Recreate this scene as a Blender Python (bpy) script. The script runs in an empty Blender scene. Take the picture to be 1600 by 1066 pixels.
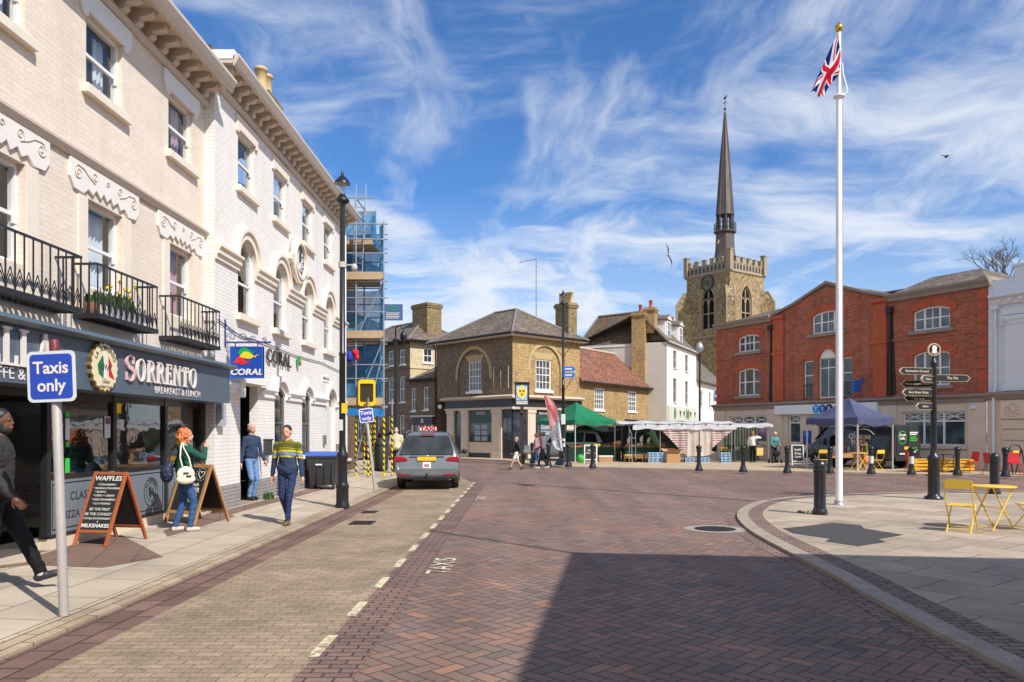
import bpy, bmesh, math, random
from mathutils import Vector, Matrix
random.seed(7)
sc = bpy.context.scene; COL = sc.collection
R = math.radians; PI = math.pi
# pinhole numbers read off the photograph (1600 px wide): used to turn measured pixels into ground positions
F, CX, CY, H = 1188., 815., 674., 1.72
def G(px, py, z=0.):
    Y = F*(H-z)/(py-CY); return ((px-CX)*Y/F, Y, z)
def zat(py, Y): return H+(CY-py)*Y/F
def xat(px, Y): return (px-CX)*Y/F

# ------------------------------------------------------------------ mesh builder
class MB:
    def __init__(s): s.v=[]; s.f=[]; s.m=[]; s.s=[]
    def add(s, vs, fs, m=0, sm=False, M=None):
        o=len(s.v)
        s.v += [tuple(M@Vector(p)) for p in vs] if M is not None else [tuple(p) for p in vs]
        for f in fs: s.f.append([i+o for i in f]); s.m.append(m); s.s.append(sm)
        return s
    def poly(s, pts, m=0): return s.add(pts,[list(range(len(pts)))],m)
    def box(s,x0,x1,y0,y1,z0,z1,m=0,M=None):
        if x0>x1:x0,x1=x1,x0
        if y0>y1:y0,y1=y1,y0
        if z0>z1:z0,z1=z1,z0
        return s.add([(x0,y0,z0),(x1,y0,z0),(x1,y1,z0),(x0,y1,z0),(x0,y0,z1),(x1,y0,z1),(x1,y1,z1),(x0,y1,z1)],
          [(0,3,2,1),(4,5,6,7),(0,1,5,4),(1,2,6,5),(2,3,7,6),(3,0,4,7)],m,False,M)
    def prism(s, poly, a0, a1, axis='y', m=0, M=None):
        """poly of (p,q) extruded along axis; y: (x,z)  x: (y,z)  z: (x,y)"""
        n=len(poly)
        mk={'y':lambda p,q,a:(p,a,q),'x':lambda p,q,a:(a,p,q),'z':lambda p,q,a:(p,q,a)}[axis]
        vs=[mk(p,q,a0) for p,q in poly]+[mk(p,q,a1) for p,q in poly]
        fs=[list(range(n)),list(range(2*n-1,n-1,-1))]+[(i,i+n,(i+1)%n+n,(i+1)%n) for i in range(n)]
        return s.add(vs,fs,m,False,M)
    def beam(s,p,q,w,h=None,m=0,up=(0,0,1)):
        h=h or w; p=Vector(p); q=Vector(q); d=q-p; L=d.length
        if L<1e-6: return s
        d/=L; u=Vector(up)
        if abs(d.dot(u))>.99: u=Vector((1,0,0))
        a=d.cross(u).normalized(); b=a.cross(d)
        vs=[]
        for c in (p,q):
            for i,j in ((-1,-1),(1,-1),(1,1),(-1,1)): vs.append(c+a*(i*w/2)+b*(j*h/2))
        return s.add(vs,[(0,1,2,3),(7,6,5,4),(0,4,5,1),(1,5,6,2),(2,6,7,3),(3,7,4,0)],m)
    def tube(s,pts,r,n=8,m=0,caps=True,sm=True):
        pts=[Vector(p) for p in pts]; k=len(pts)
        rs=r if isinstance(r,(list,tuple)) else [r]*k
        vs=[]; prev=None
        for i,p in enumerate(pts):
            d=(pts[min(i+1,k-1)]-pts[max(i-1,0)])
            d=d.normalized() if d.length>1e-9 else Vector((0,0,1))
            if prev is None:
                u=Vector((0,0,1)) if abs(d.z)<.9 else Vector((1,0,0))
                a=d.cross(u).normalized()
            else:
                a=(prev-d*prev.dot(d)); a=a.normalized() if a.length>1e-6 else d.orthogonal().normalized()
            b=d.cross(a); prev=a
            for j in range(n):
                t=2*PI*j/n; vs.append(p+a*(rs[i]*math.cos(t))+b*(rs[i]*math.sin(t)))
        fs=[(i*n+j,i*n+(j+1)%n,(i+1)*n+(j+1)%n,(i+1)*n+j) for i in range(k-1) for j in range(n)]
        s.add(vs,fs,m,sm)
        if caps:
            s.add(vs[:n],[list(range(n-1,-1,-1))],m); s.add(vs[-n:],[list(range(n))],m)
        return s
    def lathe(s,prof,c=(0,0,0),n=16,m=0,sm=True,M=None):
        vs=[(c[0]+r*math.cos(2*PI*j/n),c[1]+r*math.sin(2*PI*j/n),c[2]+z) for r,z in prof for j in range(n)]
        k=len(prof)
        fs=[(i*n+j,i*n+(j+1)%n,(i+1)*n+(j+1)%n,(i+1)*n+j) for i in range(k-1) for j in range(n)]
        s.add(vs,fs,m,sm,M)
        s.add(vs[:n],[list(range(n-1,-1,-1))],m,False,M); s.add(vs[-n:],[list(range(n))],m,False,M)
        return s
    def ball(s,c,r,m=0,n=10,M=None,sm=True):
        if not isinstance(r,(list,tuple)): r=(r,r,r)
        rows=max(4,n*2//3); vs=[(0,0,-1)]
        for i in range(1,rows):
            t=PI*i/rows
            for j in range(n): vs.append((math.sin(t)*math.cos(2*PI*j/n),math.sin(t)*math.sin(2*PI*j/n),-math.cos(t)))
        vs.append((0,0,1))
        if M is not None: vs=[M@Vector((x*r[0],y*r[1],z*r[2])) for x,y,z in vs]
        else: vs=[(x*r[0],y*r[1],z*r[2]) for x,y,z in vs]
        vs=[(x+c[0],y+c[1],z+c[2]) for x,y,z in vs]
        fs=[(0,1+(j+1)%n,1+j) for j in range(n)]
        for i in range(rows-2):
            for j in range(n): fs.append((1+i*n+j,1+i*n+(j+1)%n,1+(i+1)*n+(j+1)%n,1+(i+1)*n+j))
        e=len(vs)-1; b=1+(rows-2)*n
        fs+=[(b+j,b+(j+1)%n,e) for j in range(n)]
        return s.add(vs,fs,m,sm)
    def mesh(s,name,mats):
        me=bpy.data.meshes.new(name); me.from_pydata(s.v,[],s.f)
        for m in (mats if isinstance(mats,(list,tuple)) else [mats]): me.materials.append(m)
        me.polygons.foreach_set('material_index',s.m); me.polygons.foreach_set('use_smooth',s.s)
        me.update(); return me
    def build(s,name,mats,parent=None,loc=(0,0,0),rot=(0,0,0),bevel=0):
        o=bpy.data.objects.new(name,s.mesh(name,mats)); COL.objects.link(o)
        o.location=loc; o.rotation_euler=rot
        if parent is not None: o.parent=parent
        if bevel:
            b=o.modifiers.new('Bevel','BEVEL'); b.width=bevel; b.segments=2; b.limit_method='ANGLE'; b.harden_normals=False
        return o

def tag(o,label=None,cat=None,group=None,kind=None):
    if label: o['label']=label
    if cat: o['category']=cat
    if group: o['group']=group
    if kind: o['kind']=kind
    return o
def thing(name,label,cat,loc=(0,0,0),rz=0.,group=None):
    o=bpy.data.objects.new(name,None); COL.objects.link(o); o.location=loc; o.rotation_euler=(0,0,rz)
    o.empty_display_size=.2
    return tag(o,label,cat,group)
KIDS={}
def dup(root,loc,rz,label=None,group=None):
    def cp(o,parent):
        c=o.copy(); COL.objects.link(c); c.parent=parent
        for ch in list(o.children): cp(ch,c)
        return c
    r=cp(root,None); r.location=loc; r.rotation_euler=(0,0,rz)
    if label: r['label']=label
    if group: r['group']=group
    return r

# ------------------------------------------------------------------ materials
class NT:
    def __init__(s,name,world=False):
        if world: s.t=name.node_tree
        else:
            s.mat=bpy.data.materials.new(name); s.mat.use_nodes=True; s.t=s.mat.node_tree
        s.t.nodes.clear()
    def n(s,typ,ins=None,**kw):
        nd=s.t.nodes.new(typ)
        for k,v in kw.items(): setattr(nd,k,v)
        if ins:
            for k,v in ins.items():
                if v is None: continue
                if isinstance(v,bpy.types.NodeSocket): s.t.links.new(v,nd.inputs[k])
                else: nd.inputs[k].default_value=v
        return nd
    def ma(s,op,a,b=0.,c=None,clamp=False):
        nd=s.n('ShaderNodeMath',{0:a,1:b,2:c},operation=op); nd.use_clamp=clamp; return nd.outputs[0]
    def mix(s,f,a,b,blend='MIX'):
        nd=s.n('ShaderNodeMix',data_type='RGBA',blend_type=blend)
        for k,v in ((0,f),(6,a),(7,b)):
            if isinstance(v,bpy.types.NodeSocket): s.t.links.new(v,nd.inputs[k])
            else: nd.inputs[k].default_value=v if k==0 or len(v)==4 else (*v,1)
        return nd.outputs[2]
    def noise(s,vec,scale,detail=3,rough=.55):
        return s.n('ShaderNodeTexNoise',{'Vector':vec,'Scale':scale,'Detail':detail,'Roughness':rough}).outputs[0]
    def ramp(s,fac,stops):
        nd=s.n('ShaderNodeValToRGB',{0:fac}); cr=nd.color_ramp
        while len(cr.elements)<len(stops): cr.elements.new(.5)
        for e,(p,c) in zip(cr.elements,stops): e.position=p; e.color=(*c,1) if len(c)==3 else c
        return nd.outputs[0]
    def rng(s,v,a,b,c,d):
        return s.n('ShaderNodeMapRange',{0:v,1:a,2:b,3:c,4:d}).outputs[0]
    def co(s): return s.n('ShaderNodeTexCoord').outputs['Object']
    def sep(s,v): return s.n('ShaderNodeSeparateXYZ',{0:v}).outputs
    def comb(s,x,y,z=0.): return s.n('ShaderNodeCombineXYZ',{0:x,1:y,2:z}).outputs[0]
    def bsdf(s,col,rough=.6,metal=0.,spec=.5,bump=None,bd=.01,bs=.5,coat=0.,emit=None,es=0.,sss=0):
        p=s.n('ShaderNodeBsdfPrincipled')
        def st(k,v):
            if isinstance(v,bpy.types.NodeSocket): s.t.links.new(v,p.inputs[k])
            else: p.inputs[k].default_value=v
        st('Base Color',col if isinstance(col,bpy.types.NodeSocket) or len(col)==4 else (*col,1))
        st('Roughness',rough); st('Metallic',metal); st('Specular IOR Level',spec); st('Coat Weight',coat)
        if bump is not None:
            b=s.n('ShaderNodeBump',{'Height':bump,'Distance':bd,'Strength':bs}); s.t.links.new(b.outputs[0],p.inputs['Normal'])
        o=s.n('ShaderNodeOutputMaterial'); s.t.links.new(p.outputs[0],o.inputs[0]); s.p=p
        return s.mat
def hexc(r,g,b):   # 0-255 sRGB to linear
    f=lambda c:((c/255+.055)/1.055)**2.4 if c>10 else c/255/12.92
    return (f(r),f(g),f(b))
MC={}
def P(name,col,rough=.6,metal=0.,spec=.5,var=.12,scale=4.,bump=0.,bscale=60.,coat=0.):
    if name in MC: return MC[name]
    t=NT(name); c=t.co()
    n=t.noise(c,scale,4,.6); n2=t.noise(c,scale*9,3,.6)
    k=t.ma('MULTIPLY_ADD',t.ma('ADD',n,n2),var*2,1-2*var)
    colr=t.mix(1.,(*col,1),t.comb(k,k,k),'MULTIPLY')
    r=t.ma('MULTIPLY_ADD',n2,.25,rough-.12,True)
    MC[name]=t.bsdf(colr,r,metal,spec,t.noise(c,bscale,3) if bump else None,.004,bump,coat)
    return MC[name]
def flat(name,col,rough=.6,spec=.4,metal=0.):
    if name not in MC: MC[name]=NT(name).bsdf(col,rough,metal,spec)
    return MC[name]
def wallvec(t):
    x,y,z=t.sep(t.co())[:3]; return t.comb(t.ma('ADD',x,y),z),z
def brick(name,c1,c2,mortar,bw=.225,bh=.075,ms=.007,bump=.5,stain=.25,rough=.85,patch=None,spread=0.,soot=0.,squash=1.):
    t=NT(name); v,z=wallvec(t); co=t.co()
    b=t.n('ShaderNodeTexBrick',{'Vector':v,'Color1':(*c1,1),'Color2':(*c2,1),'Mortar':(*mortar,1),'Scale':1.,'Mortar Size':ms,'Mortar Smooth':.3,'Bias':0.,'Brick Width':bw,'Row Height':bh})
    col=b.outputs[0]
    if patch:
        col=t.mix(t.rng(t.noise(co,1.1,4,.65),.5,.68,0,.75),col,patch)
    if spread:   # per-brick colour scatter, stretched along courses
        s=t.n('ShaderNodeTexNoise',{'Vector':t.n('ShaderNodeVectorMath',{0:v,1:(1/bw,1/bh,1)},operation='MULTIPLY').outputs[0],'Scale':1.,'Detail':1.}).outputs[0]
        k=t.rng(s,.3,.7,1-spread,1+spread); col=t.mix(1.,col,t.comb(k,k,k),'MULTIPLY')
    n=t.noise(co,.7,5,.65); k=t.rng(n,.3,.75,1.0+stain*.3,1-stain); col=t.mix(1.,col,t.comb(k,k,k),'MULTIPLY')
    n3=t.noise(co,30.,3,.7); k=t.rng(n3,.3,.7,.88,1.1); col=t.mix(1.,col,t.comb(k,k,k),'MULTIPLY')
    if soot:
        st=t.noise(t.n('ShaderNodeVectorMath',{0:co,1:(2.2,2.2,.12)},operation='MULTIPLY').outputs[0],1.,4,.6)
        k=t.rng(st,.5,.75,1,1-soot); col=t.mix(1.,col,t.comb(k,k,k),'MULTIPLY')
    h=t.ma('SUBTRACT',t.ma('MULTIPLY',n3,.4),b.outputs[1])
    return t.bsdf(col,rough,0,.3,h,.008,bump)
def glass_mat(name,tint=(.85,.9,.92),refl=1.):
    t=NT(name); tr=t.n('ShaderNodeBsdfTransparent',{0:(*tint,1)}); gl=t.n('ShaderNodeBsdfGlossy',{0:(1,1,1,1),1:.02})
    n=t.noise(t.co(),3.5,2); b=t.n('ShaderNodeBump',{'Height':n,'Distance':.01,'Strength':.12}); t.t.links.new(b.outputs[0],gl.inputs['Normal'])
    fr=t.n('ShaderNodeLayerWeight',{0:.5}); f=t.ma('MULTIPLY_ADD',t.ma('POWER',fr.outputs[1],4.),.9,.05*refl,True)
    mx=t.n('ShaderNodeMixShader',{0:f,1:tr.outputs[0],2:gl.outputs[0]}); o=t.n('ShaderNodeOutputMaterial'); t.t.links.new(mx.outputs[0],o.inputs[0])
    return t.mat
def darkglass(name,col=(.02,.024,.03),var=1.):
    t=NT(name); c=t.co(); n=t.noise(c,1.7,2); colr=t.mix(t.rng(n,.35,.7,0,var),col,(col[0]*3+.01,col[1]*3+.012,col[2]*3+.015))
    return t.bsdf(colr,.06,0,.8,t.noise(c,2.5,1),.01,.15)
# ------------------------------------------------------------------ facade helpers
class Fr:
    """frame of a wall: u along it, d into the building, z up"""
    def __init__(s,o=(0,0),u=(1,0),w=(0,1)): s.o=o; s.u=u; s.w=w
    def __call__(s,u,d,z): return (s.o[0]+s.u[0]*u+s.w[0]*d, s.o[1]+s.u[1]*u+s.w[1]*d, z)
    def box(s,mb,u0,u1,d0,d1,z0,z1,m=0):
        vs=[s(u,d,z) for z in (z0,z1) for u,d in ((u0,d0),(u1,d0),(u1,d1),(u0,d1))]
        flip=(s.u[0]*s.w[1]-s.u[1]*s.w[0])<0
        fs=[(0,3,2,1),(4,5,6,7),(0,1,5,4),(1,2,6,5),(2,3,7,6),(3,0,4,7)]
        if flip: fs=[tuple(reversed(f)) for f in fs]
        mb.add(vs,fs,m)
    def prism(s,mb,poly,d0,d1,m=0):
        n=len(poly); vs=[s(u,d0,z) for u,z in poly]+[s(u,d1,z) for u,z in poly]
        mb.add(vs,[list(range(n)),list(range(2*n-1,n-1,-1))]+[(i,i+n,(i+1)%n+n,(i+1)%n) for i in range(n)],m)
    def sweep(s,mb,prof,u0,u1,m=0):
        """profile of (d,z) swept along u"""
        n=len(prof); vs=[s(u0,d,z) for d,z in prof]+[s(u1,d,z) for d,z in prof]
        mb.add(vs,[list(range(n)),list(range(2*n-1,n-1,-1))]+[(i,i+n,(i+1)%n+n,(i+1)%n) for i in range(n)],m)
def op(x0,x1,z0,z1,arch=None,rise=0.,**k):
    if arch=='round': rise=(x1-x0)/2
    return dict(x0=x0,x1=x1,z0=z0,zs=z1,arch=arch,rise=rise,z1=z1+rise,**k)
def archpts(o,inset=0.,n=12):
    x0,x1,zs,r=o['x0']+inset,o['x1']-inset,o['zs'],o['rise']
    if not o['arch']: return [(x0,zs-inset),(x1,zs-inset)]
    w=(o['x1']-o['x0'])/2; xm=(o['x0']+o['x1'])/2
    if o['arch']=='round': rad=w; zc=zs; a0=PI; a1=0
    elif o['arch']=='point':
        pts=[]; rad=2*w-inset
        k=math.sqrt(3)
        for i in range(n//2+1):
            a=PI-(PI/3)*i/(n//2); pts.append((x1+inset+ (rad)*math.cos(a), zs+rad*math.sin(a)*r/(w*k)))
        pts2=[(2*xm-x,z) for x,z in reversed(pts[:-1])]
        return pts+pts2
    else:
        rad=(w*w+r*r)/(2*r); zc=zs+r-rad; a=math.asin(w/rad); a0=PI/2+a; a1=PI/2-a
    rr=rad-inset
    if o['arch']=='seg':
        wi=w-inset; a=math.asin(min(1,wi/rr)); a0=PI/2+a; a1=PI/2-a
    return [(xm+rr*math.cos(a0+(a1-a0)*i/n), zc+rr*math.sin(a0+(a1-a0)*i/n)) for i in range(n+1)]
def outline(o,inset=0.):
    return [(o['x1']-inset,o['z0']+inset),(o['x0']+inset,o['z0']+inset)]+archpts(o,inset)
def wall_open(mb,fr,u0,u1,z0,z1,ops,reveal=.15,m=0,mr=None):
    mr=m if mr is None else mr
    xs=sorted({u0,u1}|{o['x0'] for o in ops}|{o['x1'] for o in ops}); zs=sorted({z0,z1}|{o['z0'] for o in ops}|{o['z1'] for o in ops})
    xs=[x for x in xs if u0<=x<=u1]; zs=[z for z in zs if z0<=z<=z1]
    for i in range(len(xs)-1):
        for j in range(len(zs)-1):
            xm=(xs[i]+xs[i+1])/2; zm=(zs[j]+zs[j+1])/2
            if any(o['x0']<xm<o['x1'] and o['z0']<zm<o['z1'] for o in ops): continue
            mb.poly([fr(xs[i],0,zs[j]),fr(xs[i+1],0,zs[j]),fr(xs[i+1],0,zs[j+1]),fr(xs[i],0,zs[j+1])],m)
    for o in ops:
        out=outline(o); n=len(out)
        for i in range(n):
            (a,b),(c,d)=out[i],out[(i+1)%n]
            mb.poly([fr(a,0,b),fr(c,0,d),fr(c,reveal,d),fr(a,reveal,b)],mr)
        if o['arch']:
            pts=archpts(o); k=len(pts)//2; zt=o['z1']; xm=(o['x0']+o['x1'])/2
            mb.poly([fr(x,0,z) for x,z in [(o['x0'],zt)]+pts[:k+1]],m)
            mb.poly([fr(x,0,z) for x,z in pts[k:]+[(o['x1'],zt)]],m)
def ring(mb,fr,outer,inner,d0,d1,m=0):
    n=len(outer)
    vo=[fr(x,d0,z) for x,z in outer]; vi=[fr(x,d0,z) for x,z in inner]; wo=[fr(x,d1,z) for x,z in outer]; wi=[fr(x,d1,z) for x,z in inner]
    fs=[]
    for i in range(n):
        j=(i+1)%n
        fs+=[(i,j,n+j,n+i),(i,2*n+i,2*n+j,j),(n+i,n+j,3*n+j,3*n+i)]
    mb.add(vo+vi+wo+wi,fs,m)
def archband(mb,fr,o,w,d0,d1,m=0,foot=0.,w0=0.):
    """projecting band round the head of an arched opening"""
    o1=dict(o); pi_=archpts(o,-w0,16); po=archpts(o,-w0-w,16)
    if foot: pi_=[(pi_[0][0],pi_[0][1]-foot)]+pi_+[(pi_[-1][0],pi_[-1][1]-foot)]; po=[(po[0][0],po[0][1]-foot)]+po+[(po[-1][0],po[-1][1]-foot)]
    n=len(pi_); vs=[fr(x,d0,z) for x,z in po]+[fr(x,d0,z) for x,z in pi_]+[fr(x,d1,z) for x,z in po]+[fr(x,d1,z) for x,z in pi_]
    fs=[]
    for i in range(n-1): fs+=[(i,i+1,n+i+1,n+i),(i,2*n+i,2*n+i+1,i+1),(n+i,n+i+1,3*n+i+1,3*n+i)]
    fs+=[(0,n,3*n,2*n),(n-1,3*n-1,4*n-1,2*n-1)]
    mb.add(vs,fs,m)
def window(parent,fr,o,inset,mf,mg,fw=.06,rows=(.5,),cols=(),bar=.028,mid=.05,curtain=None,sill=None,mull=None,horn=False,name='window'):
    """sash window: frame mesh with pane, curtain and sill as its sub-parts; rows/cols are fractions"""
    mb=MB(); ring(mb,fr,outline(o),outline(o,fw),inset,inset+.09)
    x0,x1,z0,z1=o['x0']+fw,o['x1']-fw,o['z0']+fw,o['z1']-fw
    def top(x):
        if not o['arch']: return z1
        p=archpts(o,fw)
        for (a,b),(c,d) in zip(p,p[1:]):
            if min(a,c)<=x<=max(a,c): return b+(d-b)*((x-a)/(c-a) if c!=a else 0)
        return o['zs']
    for i,r in enumerate(rows):
        z=z0+(z1-z0)*r; w=mid if (r==.5 or len(rows)==1) else bar
        fr.box(mb,x0,x1,inset+.02,inset+.07,z-w/2,z+w/2)
    for c in cols:
        x=x0+(x1-x0)*c; fr.box(mb,x-bar/2,x+bar/2,inset+.026,inset+.064,z0,top(x))
    for c in (mull or ()):
        x=x0+(x1-x0)*c; fr.box(mb,x-.045,x+.045,inset+.008,inset+.08,z0,top(x))
    if horn:
        z=z0+(z1-z0)*.5
        for s in (x0-.005,x1+.005): fr.box(mb,s-.03,s+.03,inset-.012,inset+.03,z-.12,z-.02)
    w=mb.build(name,mf,parent)
    pm=MB(); pm.poly([fr(x,inset+.045,z) for x,z in outline(o,fw*.6)]); pm.build('pane',mg,w)
    if curtain:
        cm=MB(); mats=curtain[0]
        for a,b in curtain[1]:
            n=max(6,int((b-a)*34*(x1-x0))); pts=[]
            for i in range(n+1):
                f=i/n; x=x0+(x1-x0)*(a+(b-a)*f); pts.append((x,inset+.2+.03*math.sin(i*1.9+a*9)+.012*math.sin(i*5.1)))
            za=z0-.02; zb=z1 if not o['arch'] else o['zs']+o['rise']*.9
            for (p,d),(q,e) in zip(pts,pts[1:]): cm.poly([fr(p,d,za),fr(q,e,za),fr(q,e,zb),fr(p,d,zb)])
        cm.build('curtain',mats,w)
    if sill:
        sm=MB(); e=sill[0]; fr.box(sm,o['x0']-e,o['x1']+e,-sill[1],inset-.004,o['z0']-sill[2],o['z0']+.004); sm.build('sill',sill[3],w,bevel=.008)
    return w
def text(name,s,size,mat,parent,loc,rot=(PI/2,0,0),ext=.004,align='CENTER',sx=1.,shear=0.,spacing=1.,bold=0.):
    cu=bpy.data.curves.new(name,'FONT'); cu.body=s; cu.size=size; cu.extrude=ext; cu.align_x=align; cu.align_y='CENTER'
    cu.shear=shear; cu.space_character=spacing; cu.offset=bold; cu.resolution_u=3
    t=bpy.data.objects.new(name,cu); COL.objects.link(t)
    dg=bpy.context.evaluated_depsgraph_get(); me=bpy.data.meshes.new_from_object(t.evaluated_get(dg))
    COL.objects.unlink(t); bpy.data.objects.remove(t); bpy.data.curves.remove(cu)
    me.name=name; me.materials.clear(); me.materials.append(mat)
    o=bpy.data.objects.new(name,me); COL.objects.link(o); o.location=loc; o.rotation_euler=rot; o.scale=(sx,1,1)
    if parent is not None: o.parent=parent
    return o
# serif capitals as polygons (unit height)
def _arc(cx,cy,rx,ry,a0,a1,n=12): return [(cx+rx*math.cos(R(a0+(a1-a0)*i/n)),cy+ry*math.sin(R(a0+(a1-a0)*i/n))) for i in range(n+1)]
def _rc(x0,x1,y0,y1): return [(x0,y0),(x1,y0),(x1,y1),(x0,y1)]
def _strip(o,i): return [[o[k],o[k+1],i[k+1],i[k]] for k in range(len(o)-1)]
def _S():
    c=_arc(.3,.74,.25,.22,20,270,12)+_arc(.3,.27,.27,.23,85,-160,12)[1:]
    out=[]
    for k in range(len(c)-1):
        def w(i):
            t=i/(len(c)-1); return .03+.055*math.exp(-((t-.5)/.22)**2)
        def nrm(i):
            a=c[max(0,i-1)]; b=c[min(len(c)-1,i+1)]; dx,dy=b[0]-a[0],b[1]-a[1]; l=math.hypot(dx,dy) or 1; return (-dy/l,dx/l)
        n0,n1=nrm(k),nrm(k+1); w0,w1=w(k),w(k+1)
        out.append([(c[k][0]+n0[0]*w0,c[k][1]+n0[1]*w0),(c[k+1][0]+n1[0]*w1,c[k+1][1]+n1[1]*w1),(c[k+1][0]-n1[0]*w1,c[k+1][1]-n1[1]*w1),(c[k][0]-n0[0]*w0,c[k][1]-n0[1]*w0)])
    return out+[_rc(.5,.56,.66,.95),_rc(.03,.08,.05,.34)]
GLY={'E':(.66,[_rc(.08,.24,0,1),_rc(0,.6,0,.07),_rc(0,.58,.93,1),_rc(.2,.48,.47,.53),_rc(.54,.6,0,.26),_rc(.52,.58,.76,1),_rc(.43,.48,.38,.62)]),
 'L':(.62,[_rc(.08,.24,0,1),_rc(0,.58,0,.07),_rc(.52,.58,0,.28),_rc(0,.34,.94,1)]),
 'T':(.72,[_rc(.27,.43,0,1),_rc(0,.7,.93,1),_rc(0,.06,.74,1),_rc(.64,.7,.74,1),_rc(.16,.54,0,.06)]),
 'O':(.86,_strip(_arc(.41,.5,.41,.52,0,360,28),_arc(.41,.5,.25,.46,0,360,28))),
 'R':(.78,[_rc(.08,.24,0,1),_rc(0,.34,0,.06),_rc(0,.3,.94,1),[(.3,.5),(.47,.5),(.76,0),(.58,0)],_rc(.58,.82,0,.05)]+_strip(_arc(.3,.73,.33,.27,-90,90,14),_arc(.3,.73,.17,.21,-90,90,14))),
 'N':(.84,[_rc(.1,.17,0,1),_rc(.63,.7,0,1),[(.02,1),(.22,1),(.7,0),(.58,0)],_rc(0,.27,0,.05),_rc(.53,.8,.95,1)]),
 'A':(.8,[[(.34,1),(.4,1),(.14,0),(.08,0)],[(.34,1),(.46,1),(.72,0),(.54,0)],_rc(.2,.56,.3,.36),_rc(0,.24,0,.05),_rc(.46,.8,0,.05)]),
 'B':(.7,[_rc(.08,.24,0,1),_rc(0,.3,0,.06),_rc(0,.3,.94,1)]+_strip(_arc(.3,.75,.28,.25,-90,90,12),_arc(.3,.75,.14,.2,-90,90,12))+_strip(_arc(.3,.27,.34,.27,-90,90,12),_arc(.3,.27,.18,.21,-90,90,12))),
 'S':(.64,_S())}
def serif(name,word,h,mat,parent,fr,u0,d,z,ext=.03,track=.06,big=1.):
    """letters standing proud of a board; one mesh per letter"""
    u=u0
    for i,ch in enumerate(word):
        w,ps=GLY[ch]; hh=h*(big if i==0 else 1.); mb=MB()
        for k,p in enumerate(ps): fr.prism(mb,[(u+x*hh,z+y*hh) for x,y in p],d-ext-.0008*(k%5),d)
        mb.build('letter',mat,parent); u+=(w+track)*hh
    return u
# ------------------------------------------------------------------ camera, light, sky
cd=bpy.data.cameras.new('camera'); cam=bpy.data.objects.new('camera',cd); COL.objects.link(cam); sc.camera=cam
cam.location=(0,0,H); cam.rotation_euler=(PI/2,0,0); cd.sensor_width=36.; cd.lens=36.*F/1600.
cd.shift_x=-(CX-800)/1600.; cd.shift_y=(CY-533)/1600.; cd.clip_end=3000.; cd.clip_start=.05
sc.view_settings.view_transform='Standard'; sc.view_settings.look='None'; sc.view_settings.exposure=0; sc.view_settings.gamma=1
sc.cycles.max_bounces=8; sc.cycles.transparent_max_bounces=16; sc.cycles.use_denoising=True; sc.cycles.caustics_reflective=False; sc.cycles.caustics_refractive=False
SUN=Vector((.69,-.72,1.)).normalized()
ld=bpy.data.lights.new('sun','SUN'); ld.energy=5.0; ld.angle=R(.5); ld.color=(1.,.965,.91)
lo=bpy.data.objects.new('sun',ld); COL.objects.link(lo); lo.rotation_euler=(-SUN).to_track_quat('-Z','Y').to_euler(); lo.location=(20,-20,40)
w=bpy.data.worlds.new('World'); sc.world=w; w.use_nodes=True
t=NT(w,True)
tc=t.n('ShaderNodeTexCoord').outputs['Generated']
sky=t.n('ShaderNodeTexSky',sky_type='NISHITA'); sky.sun_disc=False; sky.sun_elevation=math.asin(SUN.z); sky.sun_rotation=math.atan2(SUN.x,SUN.y)
sky.air_density=1.0; sky.dust_density=.4; sky.ozone_density=2.5
x,y,z=t.sep(tc)[:3]
# cirrus: the view direction cut with a high flat layer, then stretched and warped noise
zz=t.ma('MAXIMUM',t.ma('ADD',z,.12),.05)
cu=t.ma('DIVIDE',x,zz); cv=t.ma('DIVIDE',y,zz)
pl=t.comb(t.ma("ADD",cu,-1.3),t.ma("ADD",cv,.35),.7)
warp=t.n('ShaderNodeTexNoise',{'Vector':pl,'Scale':.9,'Detail':4.}).outputs[1]
wv=t.n('ShaderNodeVectorMath',{0:t.n('ShaderNodeVectorMath',{0:warp,1:(.5,.5,.5)},operation='SUBTRACT').outputs[0],1:(.7,.7,0)},operation='MULTIPLY').outputs[0]
pw=t.n('ShaderNodeVectorMath',{0:pl,1:wv},operation='ADD').outputs[0]
def layer(angle,sx,sy,scale,det,rough):
    r_=t.n('ShaderNodeMapping',{0:pw,2:(0,0,R(angle)),3:(sx,sy,1)}).outputs[0]
    return t.n('ShaderNodeTexNoise',{'Vector':r_,'Scale':scale,'Detail':det,'Roughness':rough}).outputs[0]
s1=layer(-38,3.0,.8,1.1,8.,.6); s2=layer(35,1.,2.6,1.3,8.,.58)
big=t.noise(pl,.62,4,.55); med=t.noise(pw,1.6,6,.6)
dens=t.ma('ADD',t.ma('MULTIPLY',t.ma('MAXIMUM',s1,s2),.9),t.ma('ADD',t.ma('MULTIPLY',big,.7),t.ma('MULTIPLY',med,.45)))
low=t.rng(z,.02,.45,.16,-.035)
dens=t.ma('ADD',dens,low)
cl=t.n('ShaderNodeMapRange',{0:dens,1:.965,2:1.34,3:0.,4:.92},interpolation_type='SMOOTHSTEP').outputs[0]
cl=t.ma('MAXIMUM',cl,t.rng(z,.0,.30,.55,.0))
hsv=t.n('ShaderNodeHueSaturation',{0:.5,1:1.1,2:1.0,3:1.,4:sky.outputs[0]}).outputs[0]
tint=t.mix(1.,hsv,(.76,1.10,1.46,1),'MULTIPLY')
cl=t.ma('MAXIMUM',cl,t.rng(y,-.05,-.5,0.,.8))  # added unseen white cloud behind the camera, to neutralise the blue ambient light
col=t.mix(cl,tint,(7.9,8.3,8.9,1))
bg=t.n('ShaderNodeBackground',{0:col,1:.11}); out=t.n('ShaderNodeOutputWorld'); t.t.links.new(bg.outputs[0],out.inputs[0])

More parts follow.
